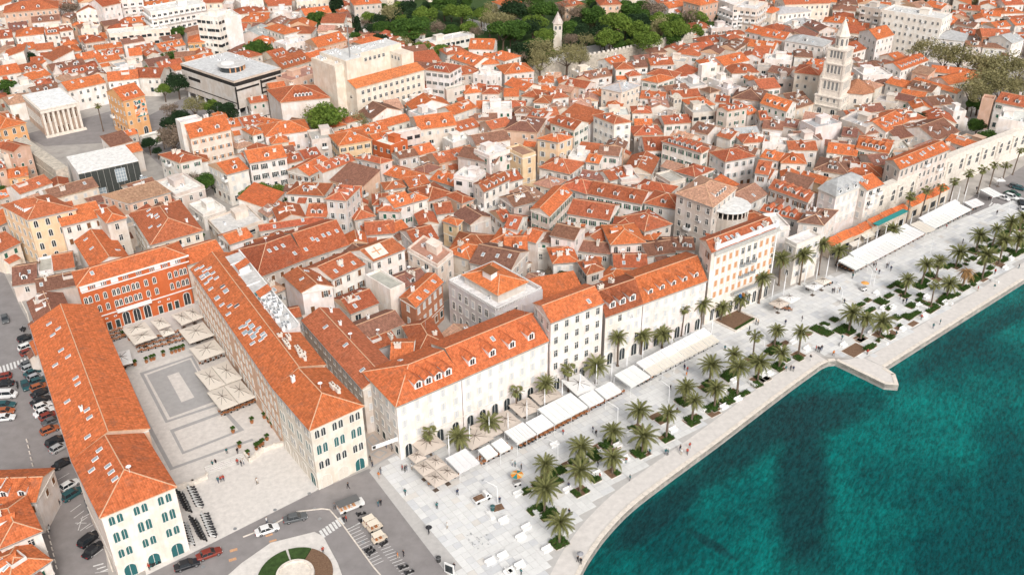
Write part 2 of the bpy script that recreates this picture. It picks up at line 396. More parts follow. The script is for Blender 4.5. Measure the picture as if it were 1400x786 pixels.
def parse(table):
    t = 0
    for line in table.strip().splitlines():
        line = line.split('#')[0].strip()
        if not line: continue
        if line[0] == '@': t = int(line[1:]); continue
        q = line.split(); n = 0
        nums = []
        while n < len(q) and (q[n].lstrip('-').replace('.', '', 1).isdigit()): nums.append(float(q[n])); n += 1
        depth = None
        if q[n][0] == 'd' and len(nums) == 4:
            depth = float(q[n][1:]); h = float(q[n+1]); n += 2; c = None
        else:
            h = nums[6]; c = tp(t, nums[4], nums[5])
        roof, rc, wc = q[n:n+3]
        spec_building(tp(t, *nums[:2]), tp(t, *nums[2:4]), c, depth, h, roof, rc, wc, ' '.join(q[n+3:]))

def jit(c, k=.08, rnd=random): 
    f = 1+rnd.uniform(-k, k); return tuple(min(.9, max(0, x*f*(1+rnd.uniform(-k*.3, k*.3)))) for x in c)
def put_tilt(name, me, parent, loc, yaw, tilt, color=None):
    o = put(name, me, parent, loc, 0, color); o.rotation_euler = (tilt, 0, yaw); return o

def build(s, index):
    rnd = random.Random(index*7919+13)
    W, D, h = s.W, s.D, s.h; o = s.opts
    ang = math.atan2(s.ux.y, s.ux.x)
    root = empty('house', (s.c.x, s.c.y, 0), ang); s.root = root
    old = s.rc in 'bps' or (s.rc == 'r' and rnd.random() < .5)
    rcol = jit(ROOF[s.rc], .2 if s.rc in 'rbp' else .1, rnd); wcol = jit(WALL[s.wc], .07, rnd)
    kind = s.roof; x2, y2 = W/2, D/2
    Mw = root_matrix = Matrix.Translation((s.c.x, s.c.y, 0)) @ Matrix.Rotation(ang, 4, 'Z')
    dist = (Vector((s.c.x, s.c.y, h))-CAMP).length
    near = dist < 300
    wl = MB(); slope_pts = []
    feats = []
    if kind in 'f':
        wl.box(-x2, x2, -y2, y2, 0, h+.1, 0, top=False)
        # parapet with real thickness
        t = .3; z0, z1 = h-.1, h+.75
        for (ax, bx, ay, by) in ((-x2, x2, -y2, -y2+t), (-x2, x2, y2-t, y2), (-x2, -x2+t, -y2+t, y2-t), (x2-t, x2, -y2+t, y2-t)):
            wl.box(ax, bx, ay, by, h+.1, z1, 0)
        wl.build('wall', M['wall'], root, color=wcol)
        rf = MB(); rf.box(-x2+t, x2-t, -y2+t, y2-t, h-.1, h+.15, 0); ro = rf.build('roof', M['flatroof'], root, color=rcol)
        if W > 6 and D > 5:
            hb = MB(); hx, hy = rnd.uniform(-x2*.4, x2*.4), rnd.uniform(-y2*.1, y2*.4)
            a_, b_ = min(2.2, W*.18), min(1.8, D*.18); hb.box(hx-a_, hx+a_, hy-b_, hy+b_, h+.15, h+2.4, 0); hb.box(hx-a_-.2, hx+a_+.2, hy-b_-.2, hy+b_+.2, h+2.4, h+2.6, 0, bottom=True)
            hb.build('stair_hut', M['wall'], root, color=wcol)
            for k in range(rnd.randint(1, max(2, min(6, int(W*D/40))))):
                put('air_conditioner', AME, root, (rnd.uniform(-x2*.8, x2*.8), rnd.uniform(-y2*.8, y2*.7), h+.15), rnd.choice((0, 1.57)))
            if rnd.random() < .4: put('skylight', SME, root, (rnd.uniform(-x2*.7, x2*.7), -y2*.5, h+.16), 0)
        feats.append('flat')
    else:
        pitch = .40 if 'F' not in o.split() else .22
        alongx = kind in 'ghlms' or (kind == 'M')
        if kind == 'h' and D > W*1.05: alongx = False
        if kind in 'xX': alongx = False
        L, Wd = (W, D) if alongx else (D, W)
        hip0 = kind in 'hlXM'; hip1 = kind in 'hmM'
        ov = .38
        if kind == 'M': pitch = .9
        def mp(sv, tv, z): return (sv, tv, z) if alongx else (-tv, sv, z)
        if kind == 's': # shed, high at the back
            zr = h+D*.28
            wl.poly([(-x2, -y2, 0), (x2, -y2, 0), (x2, -y2, h), (-x2, -y2, h)]); wl.poly([(x2, y2, 0), (-x2, y2, 0), (-x2, y2, zr), (x2, y2, zr)])
            wl.poly([(x2, -y2, 0), (x2, y2, 0), (x2, y2, zr), (x2, -y2, h)]); wl.poly([(-x2, y2, 0), (-x2, -y2, 0), (-x2, -y2, h), (-x2, y2, zr)])
            rf = MB(); e = .3
            T4 = [(-x2-e, -y2-e, h-e*.28+.1), (x2+e, -y2-e, h-e*.28+.1), (x2+e, y2+e, zr+e*.28+.1), (-x2-e, y2+e, zr+e*.28+.1)]
            rf.poly([(p[0], p[1], p[2]+.18) for p in T4], 0, [(0, 0), (W, 0), (W, D), (0, D)])
            for i in range(4):
                j = (i+1) % 4; rf.poly([T4[i], T4[j], (T4[j][0], T4[j][1], T4[j][2]+.18), (T4[i][0], T4[i][1], T4[i][2]+.18)], 1)
            rf.poly(T4[::-1], 1)
            wl.build('wall', M['wall'], root, color=wcol); rf.build('roof', [M['tile'], M['mortar']], root, color=rcol)
            hr = D*.28
        else:
            l2, w2 = L/2, Wd/2; hr = w2*pitch
            if kind == 'M': hr = 2.6
            ins = min(w2, l2) if kind != 'M' else 1.2
            s0 = -l2+(ins if hip0 else 0); s1 = l2-(ins if hip1 else 0)
            if s1 < s0: s0 = s1 = 0
            # wall with gable ends
            for (A_, B_) in (((-l2, -w2), (l2, -w2)), ((l2, w2), (-l2, w2))):
                wl.poly([mp(*A_, 0), mp(*B_, 0), mp(*B_, h), mp(*A_, h)])
            for sg, hp in ((1, hip1), (-1, hip0)):
                q = [(sg*l2, -sg*w2), (sg*l2, sg*w2)]
                P = [mp(*q[0], 0), mp(*q[1], 0), mp(*q[1], h)]
                if not hp: P.append(mp(sg*l2, 0, h+hr))
                P.append(mp(*q[0], h)); wl.poly(P)
            wl.build('wall', M['wall'], root, color=wcol)
            rf = MB(); th = .2
            e0 = -l2-ov*(1 if hip0 else .55); e1 = l2+ov*(1 if hip1 else .55); ew = w2+ov; zd = h-ov*pitch+.04
            if kind == 'M':
                zt = h+hr
                pt = [(-l2+ins, -w2+ins), (l2-ins, -w2+ins), (l2-ins, w2-ins), (-l2+ins, w2-ins)]
                pb = [(-l2-ov, -w2-ov), (l2+ov, -w2-ov), (l2+ov, w2+ov), (-l2-ov, w2+ov)]
                for i in range(4):
                    j = (i+1) % 4; rf.poly([mp(*pb[i], h+.2), mp(*pb[j], h+.2), mp(*pt[j], zt), mp(*pt[i], zt)], 0, [(0, 0), (9, 0), (9, 3), (0, 3)])
                    rf.poly([mp(*pb[i], h), mp(*pb[j], h), mp(*pb[j], h+.2), mp(*pb[i], h+.2)], 1)
                rr = [( (-l2+ins+3), 0), ((l2-ins-3), 0)]
                rf.poly([mp(*pt[0], zt), mp(*pt[1], zt), mp(*rr[1], zt+1.2), mp(*rr[0], zt+1.2)], 0, [(0, 0), (L, 0), (L, 5), (0, 5)])
                rf.poly([mp(*pt[2], zt), mp(*pt[3], zt), mp(*rr[0], zt+1.2), mp(*rr[1], zt+1.2)], 0, [(0, 0), (L, 0), (L, 5), (0, 5)])
                rf.poly([mp(*pt[1], zt), mp(*pt[2], zt), mp(*rr[1], zt+1.2)], 0, [(0, 0), (Wd, 0), (Wd/2, 5)])
                rf.poly([mp(*pt[3], zt), mp(*pt[0], zt), mp(*rr[0], zt+1.2)], 0, [(0, 0), (Wd, 0), (Wd/2, 5)])
            else:
                zr = h+hr+.04
                ra, rb = (s0 if hip0 else e0), (s1 if hip1 else e1)
                def up(p): return (p[0], p[1], p[2]+th)
                sl = math.hypot(1, pitch)
                F1 = [(mp(e0, -ew, zd), (e0, 0)), (mp(e1, -ew, zd), (e1, 0)), (mp(rb, 0, zr), (rb, ew*sl)), (mp(ra, 0, zr), (ra, ew*sl))]
                F2 = [(mp(e1, ew, zd), (-e1, 0)), (mp(e0, ew, zd), (-e0, 0)), (mp(ra, 0, zr), (-ra, ew*sl)), (mp(rb, 0, zr), (-rb, ew*sl))]
                fs = [F1, F2]
                if hip1: fs.append([(mp(e1, -ew, zd), (-ew, 0)), (mp(e1, ew, zd), (ew, 0)), (mp(rb, 0, zr), (0, (e1-rb)*sl))])
                if hip0: fs.append([(mp(e0, ew, zd), (-ew, 0)), (mp(e0, -ew, zd), (ew, 0)), (mp(ra, 0, zr), (0, (ra-e0)*sl))])
                for f_ in fs:
                    pts = [p for p, _ in f_]; uv = [u for _, u in f_]
                    rf.poly([up(p) for p in pts], 0, uv)
                rim = [mp(e0, -ew, zd), mp(e1, -ew, zd)] + ([] if hip1 else [mp(rb, 0, zr)]) + [mp(e1, ew, zd), mp(e0, ew, zd)] + ([] if hip0 else [mp(ra, 0, zr)])
                for i in range(len(rim)):
                    j = (i+1) % len(rim); rf.poly([rim[i], rim[j], up(rim[j]), up(rim[i])], 1)
                rf.poly(rim[::-1], 1)
                # ridge and hip mortar
                if dist < 420:
                    rc_ = MB(); rr = .13 if near else .1
                    rc_.tube(up(mp(ra, 0, zr)), up(mp(rb, 0, zr)), rr, rr, 4, 0)
                    for hp, e_, r_ in ((hip0, e0, ra), (hip1, e1, rb)):
                        if hp:
                            for sg in (-1, 1): rc_.tube(up(mp(r_, 0, zr)), up(mp(e_, sg*ew, zd)), rr, rr, 4, 0)
            ro = rf.build('roof', [M['tile'] if s.rc not in 'gw' else M['flatroof'], M['mortar'] if s.rc not in 'gw' else M['trim']], root, color=rcol)
            if kind != 'M' and dist < 420: rc_.build('ridge_tiles', M['mortar'], ro)
            # dormers, skylights, chimneys on the slopes; side -1 = the slope on the -t side
            def spot(sv, fr, side):
                tv = side*w2*(1-fr); z = h+hr*fr+th*.9+.04
                return mp(sv, tv, z)
            yaw_side = {}
            for side in (-1, 1):
                if alongx: yaw_side[side] = 0 if side < 0 else math.pi
                else: yaw_side[side] = (math.pi/2 if side < 0 else -math.pi/2)
            def facing(side):
                yv = yaw_side[side]; n = Vector((math.sin(yv), -math.cos(yv), 0)); n.rotate(Matrix.Rotation(ang, 3, 'Z')); return n.dot((CAMP-s.c).normalized())
            nD = nS = nK = -1
            for q in o.split():
                if q[0] == 'D' and q[1:].isdigit(): nD = int(q[1:])
                if q[0] == 'S' and q[1:].isdigit(): nS = int(q[1:])
                if q[0] == 'K' and q[1:].isdigit(): nK = int(q[1:])
            vis_sides = sorted((-1, 1), key=lambda q: -facing(q))
            span0, span1 = -l2+(w2*.7 if hip0 else 1.0), l2-(w2*.7 if hip1 else 1.0)
            if kind == 'h' and span1 <= span0+.5: span0, span1 = -.4, .4
            if kind == 'M':
                n = max(2, int(L/3))
                for i in range(n):
                    p = mp(-l2+(i+.5)*L/n, -w2-.1, h+.5); put('dormer', DME, root, p, yaw_side[-1], (.4, .42, .44))
                p = mp(l2+.1, 0, h+.5)
            else:
                if nD < 0: nD = (0 if rnd.random() > .42 or Wd < 6.5 else rnd.randint(1, max(1, int((span1-span0)/3.2))))
                if nS < 0: nS = (0 if rnd.random() > .5 else rnd.randint(1, 3))
                if nK < 0: nK = rnd.choice((0, 1, 1, 2, 2)) if L > 6 else rnd.choice((0, 1))
                Ls = span1-span0
                if nD:
                    fr = .22 if hr > 1.5 else .12
                    for i in range(nD):
                        sv = span0+Ls*(i+.5)/nD
                        p = spot(sv, fr, vis_sides[0]); dq = put('dormer', DME, root, (p[0], p[1], p[2]-.15), yaw_side[vis_sides[0]], rcol)
                        if 'Z' in o.split(): dq.scale = (1.25, 1.5, 1.3)
                for i in range(nS):
                    sd = vis_sides[0] if (rnd.random() < .75 or nS > 3) else vis_sides[1]
                    sv = span0+Ls*((i+.5)/nS+rnd.uniform(-.06, .06)) if nS > 1 else rnd.uniform(span0, span1)
                    p = spot(sv, rnd.choice((.3, .5, .58, .7)), sd)
                    put_tilt('skylight', SME, root, p, yaw_side[sd], math.atan(pitch))
                for i in range(nK):
                    sv = rnd.uniform(span0, span1); sd = rnd.choice((-1, 1)); p = spot(sv, rnd.uniform(.35, .85), sd)
                    put('chimney', CME[rnd.randrange(4)], root, p, rnd.choice((0, math.pi/2)))
                if rnd.random() < .35:
                    p = spot(rnd.uniform(span0, span1), .9, vis_sides[1]); put('aerial', DIE if rnd.random() < .4 else TVE, root, p, rnd.uniform(0, 6))
                s.nD, s.nS = nD, nS
    # lean-tos and roof terraces grown onto the old houses
    if '!' not in o and 'V' not in o and h < 12 and W > 5:
        if rnd.random() < .5:
            aw, ad, ah = rnd.uniform(2.2, 4), rnd.uniform(1.6, 2.6), h*rnd.uniform(.45, .8); ax_ = rnd.uniform(-x2+aw/2, x2-aw/2)
            q = MB(); q.box(ax_-aw/2, ax_+aw/2, -y2-ad, -y2+.05, 0, ah, 0, top=False); q.poly([(ax_-aw/2, -y2-ad, ah), (ax_-aw/2, -y2, ah), (ax_-aw/2, -y2, ah+.9)][::-1]); q.poly([(ax_+aw/2, -y2-ad, ah), (ax_+aw/2, -y2, ah), (ax_+aw/2, -y2, ah+.9)]); q.build('annex_wall', M['wall'], root, color=wcol)
            q = MB(); e = .2; q.box(ax_-aw/2-e, ax_+aw/2+e, -y2-ad-e, -y2-ad-e+.03, ah-.05, ah+.1, 1)
            q.poly([(ax_-aw/2-e, -y2-ad-e, ah+.1), (ax_+aw/2+e, -y2-ad-e, ah+.1), (ax_+aw/2+e, -y2, ah+1.05), (ax_-aw/2-e, -y2, ah+1.05)], 0, [(0, 0), (aw, 0), (aw, ad), (0, ad)]); q.build('annex_roof', [M['tile'], M['mortar']], root, color=jit(ROOF[rnd.choice('orb')], .15, rnd))
        if kind in 'ghx' and rnd.random() < .3 and D > 5:
            tw, td = min(3.2, W*.35), min(2.8, D*.4); tx, ty = rnd.uniform(-x2+tw/2+.5, x2-tw/2-.5), rnd.uniform(-y2*.35, y2*.35); z = h+hr*.75
            q = MB(); q.box(tx-tw/2, tx+tw/2, ty-td/2, ty+td/2, h-.2, z, 0)
            for (a0, a1, b0, b1) in ((-tw/2, tw/2, -td/2, -td/2+.15), (-tw/2, -tw/2+.15, -td/2+.15, td/2), (tw/2-.15, tw/2, -td/2+.15, td/2)): q.box(tx+a0, tx+a1, ty+b0, ty+b1, z, z+.7, 0)
            q.build('roof_terrace', M['wall'], root, color=(.76, .73, .70))
    # cornice on the nearer houses
    if dist < 330 and kind != 's' and 'N' not in o.split():
        cb = MB(); e = .16; z0, z1 = h-.55, h-.25
        cb.box(-x2-e, x2+e, -y2-e, -y2, z0, z1, 0, bottom=True); cb.box(-x2-e, -x2, -y2, y2, z0, z1, 0, bottom=True); cb.box(x2, x2+e, -y2, y2, z0, z1, 0, bottom=True)
        cb.build('cornice', M['trim'], root)
        if s.wc not in 's': cb = MB(); cb.box(-x2-.1, x2+.1, -y2-.1, -y2, 3.9, 4.1, 0, bottom=True); cb.build('string_course', M['trim'], root)
        if kind not in 'f':
            cb = MB(); e = .42
            for y_ in ((-y2-e,) if kind in 'ghlmX' else ()): cb.box(-x2-e, x2+e, y_-.07, y_+.07, h-.14, h+.02, 0, bottom=True)
            if cb.v: cb.build('gutter', M['metal'], root)
    # windows
    OS = o.split()
    wkind = None
    for q in OS:
        if q[0] == 'V': wkind = q[1:]
    if wkind is None:
        wkind = rnd.choice(['open_green', 'plain', 'shut_green', 'plain', 'half_greyshut', 'open_greyshut', 'open_brown', 'shut_greyshut', 'plain', 'shut_greyshut', 'plain'])
    if 'N' not in OS:
        sp = 2.5 if 'w' not in OS else 2.0; fh = 3.15
        if 'P' in OS: sp, fh = 3.9, 3.5
        for wi, (nx, ny, Lw, dd) in enumerate(((0, -1, W, y2), (1, 0, D, x2), (0, 1, W, y2), (-1, 0, D, x2))):
            if 'n%d' % wi in OS: continue
            if nx: nv = Vector((nx, -nx*s.k, 0)).normalized()
            else: nv = Vector((0, ny, 0))
            nw = Matrix.Rotation(ang, 3, 'Z') @ nv
            yaw = math.atan2(nv.x, -nv.y)
            nf = max(1, int((h-.9)/fh)); nc = max(1, int((Lw-.8)/sp)) if Lw > 2.2 else 0
            if 'P' in OS: nc = max(1, round((Lw-.8)/3.5))
            blank = rnd.random() < .13 and wi in (1, 3) and 'V' not in o
            for k in range(nf):
                z = h-1.75-k*fh*(1 if nf < 2 else min(1.1, (h-2.6)/((nf-1)*fh) if k else 1))
                gfl = z < 3.0
                for cidx in range(nc):
                    if blank and rnd.random() < .8: continue
                    if rnd.random() < (.1 if 'V' not in o else 0): continue
                    u = (cidx+.5)/nc*Lw-Lw/2
                    if nx == 0: lp = Vector((-ny*u*-1 if False else u*(-ny), ny*dd, z))
                    else: lp = Vector((nx*dd, u*nx, z))
                    if '!' not in o and 'P' not in OS: lp += Vector((-ny, 0, 0) if nx == 0 else (0, nx, 0))*rnd.uniform(-.28, .28)+Vector((0, 0, rnd.uniform(-.12, .12)))
                    wp = Mw @ Vector((lp.x+s.k*lp.y, lp.y, lp.z))
                    if not visible(wp, nw): continue
                    if 'A' in OS and wi == 0 and gfl: continue
                    kk = wkind; r_ = rnd.random()
                    if 'V' not in o or '!' not in o:
                        if r_ < .16: kk = 'plain'
                        elif r_ < .30 and '_' in wkind: kk = 'shut_'+wkind.split('_')[1]
                        elif r_ < .36 and near: kk = 'half_greyshut'
                        elif r_ > .95 and not gfl and dist < 450: kk = 'balc'
                        elif r_ > .91: q = put('air_conditioner', AME, root, lp+(Vector((1.0, -.25, -.9)) if nx == 0 and ny < 0 else Vector((nx*.25, .9, -.9))), yaw); q.scale = (.7, .7, .7)
                    wd_, ht_ = (.95, 1.5)
                    if h > 12.5 and dist < 330: ht_ = 1.7
                    if dist > 330: wd_, ht_ = .85, 1.25
                    if gfl and kk[:4] != 'arch': 
                        kk = rnd.choice(('shut_brown', 'plain', 'shut_dkgreen')); ht_ = 1.8
                        wd_ = 1.2
                    if kk[:4] == 'arch': wd_, ht_ = 1.0, 2.0
                    if kk == 'strip': wd_, ht_ = (2.0, 1.3)
                    if kk == 'balc': wd_, ht_ = (1.5, 1.7)
                    if 'P' in OS:
                        if gfl: put('garage_door', window_mesh('arch_teal' if ('T' in OS or cidx == nc-1) else 'arch_cream', 2.1, 2.9), root, (lp.x, lp.y, 1.5), yaw); continue
                        kk = 'arch_teal' if ('T' in OS or k == 1) else 'arch'; du = Vector((-ny, 0, 0)) if nx == 0 else Vector((0, nx, 0))
                        for sg in (-1, 1): put('window', window_mesh(kk, .95, (2.3 if k == 1 else 1.9)), root, lp+du*sg*.68, yaw)
                        continue
                    put('window' if not (gfl and kk[:4] == 'shut') else 'door', window_mesh(kk, wd_, ht_), root, lp, yaw)
        if 'A' in OS:
            n = max(2, int(W/3.3))
            for i in range(n):
                lp = Vector(((i+.5)/n*W-x2, -y2, 1.75))
                if visible(Mw @ lp, Matrix.Rotation(ang, 3, 'Z') @ Vector((0, -1, 0))): put('arcade_arch', window_mesh('arch', 1.6, 3.3), root, lp, 0)  # flat dark pane stands in for the shade inside the arch
    if s.k: skew(root, s.k)
    return root
def skew(root, k):
    for ch in root.children_recursive:
        if ch.parent == root: ch.location.x += k*ch.location.y
        if ch.data and ch.data.users == 1 and ch.name.split('.')[0] in ('wall', 'roof', 'cornice', 'gutter', 'annex_wall', 'annex_roof', 'roof_terrace', 'string_course', 'ridge_tiles', 'stair_hut', 'balustrade', 'upper_storey', 'attic'):
            for v in ch.data.vertices: v.co.x += k*v.co.y
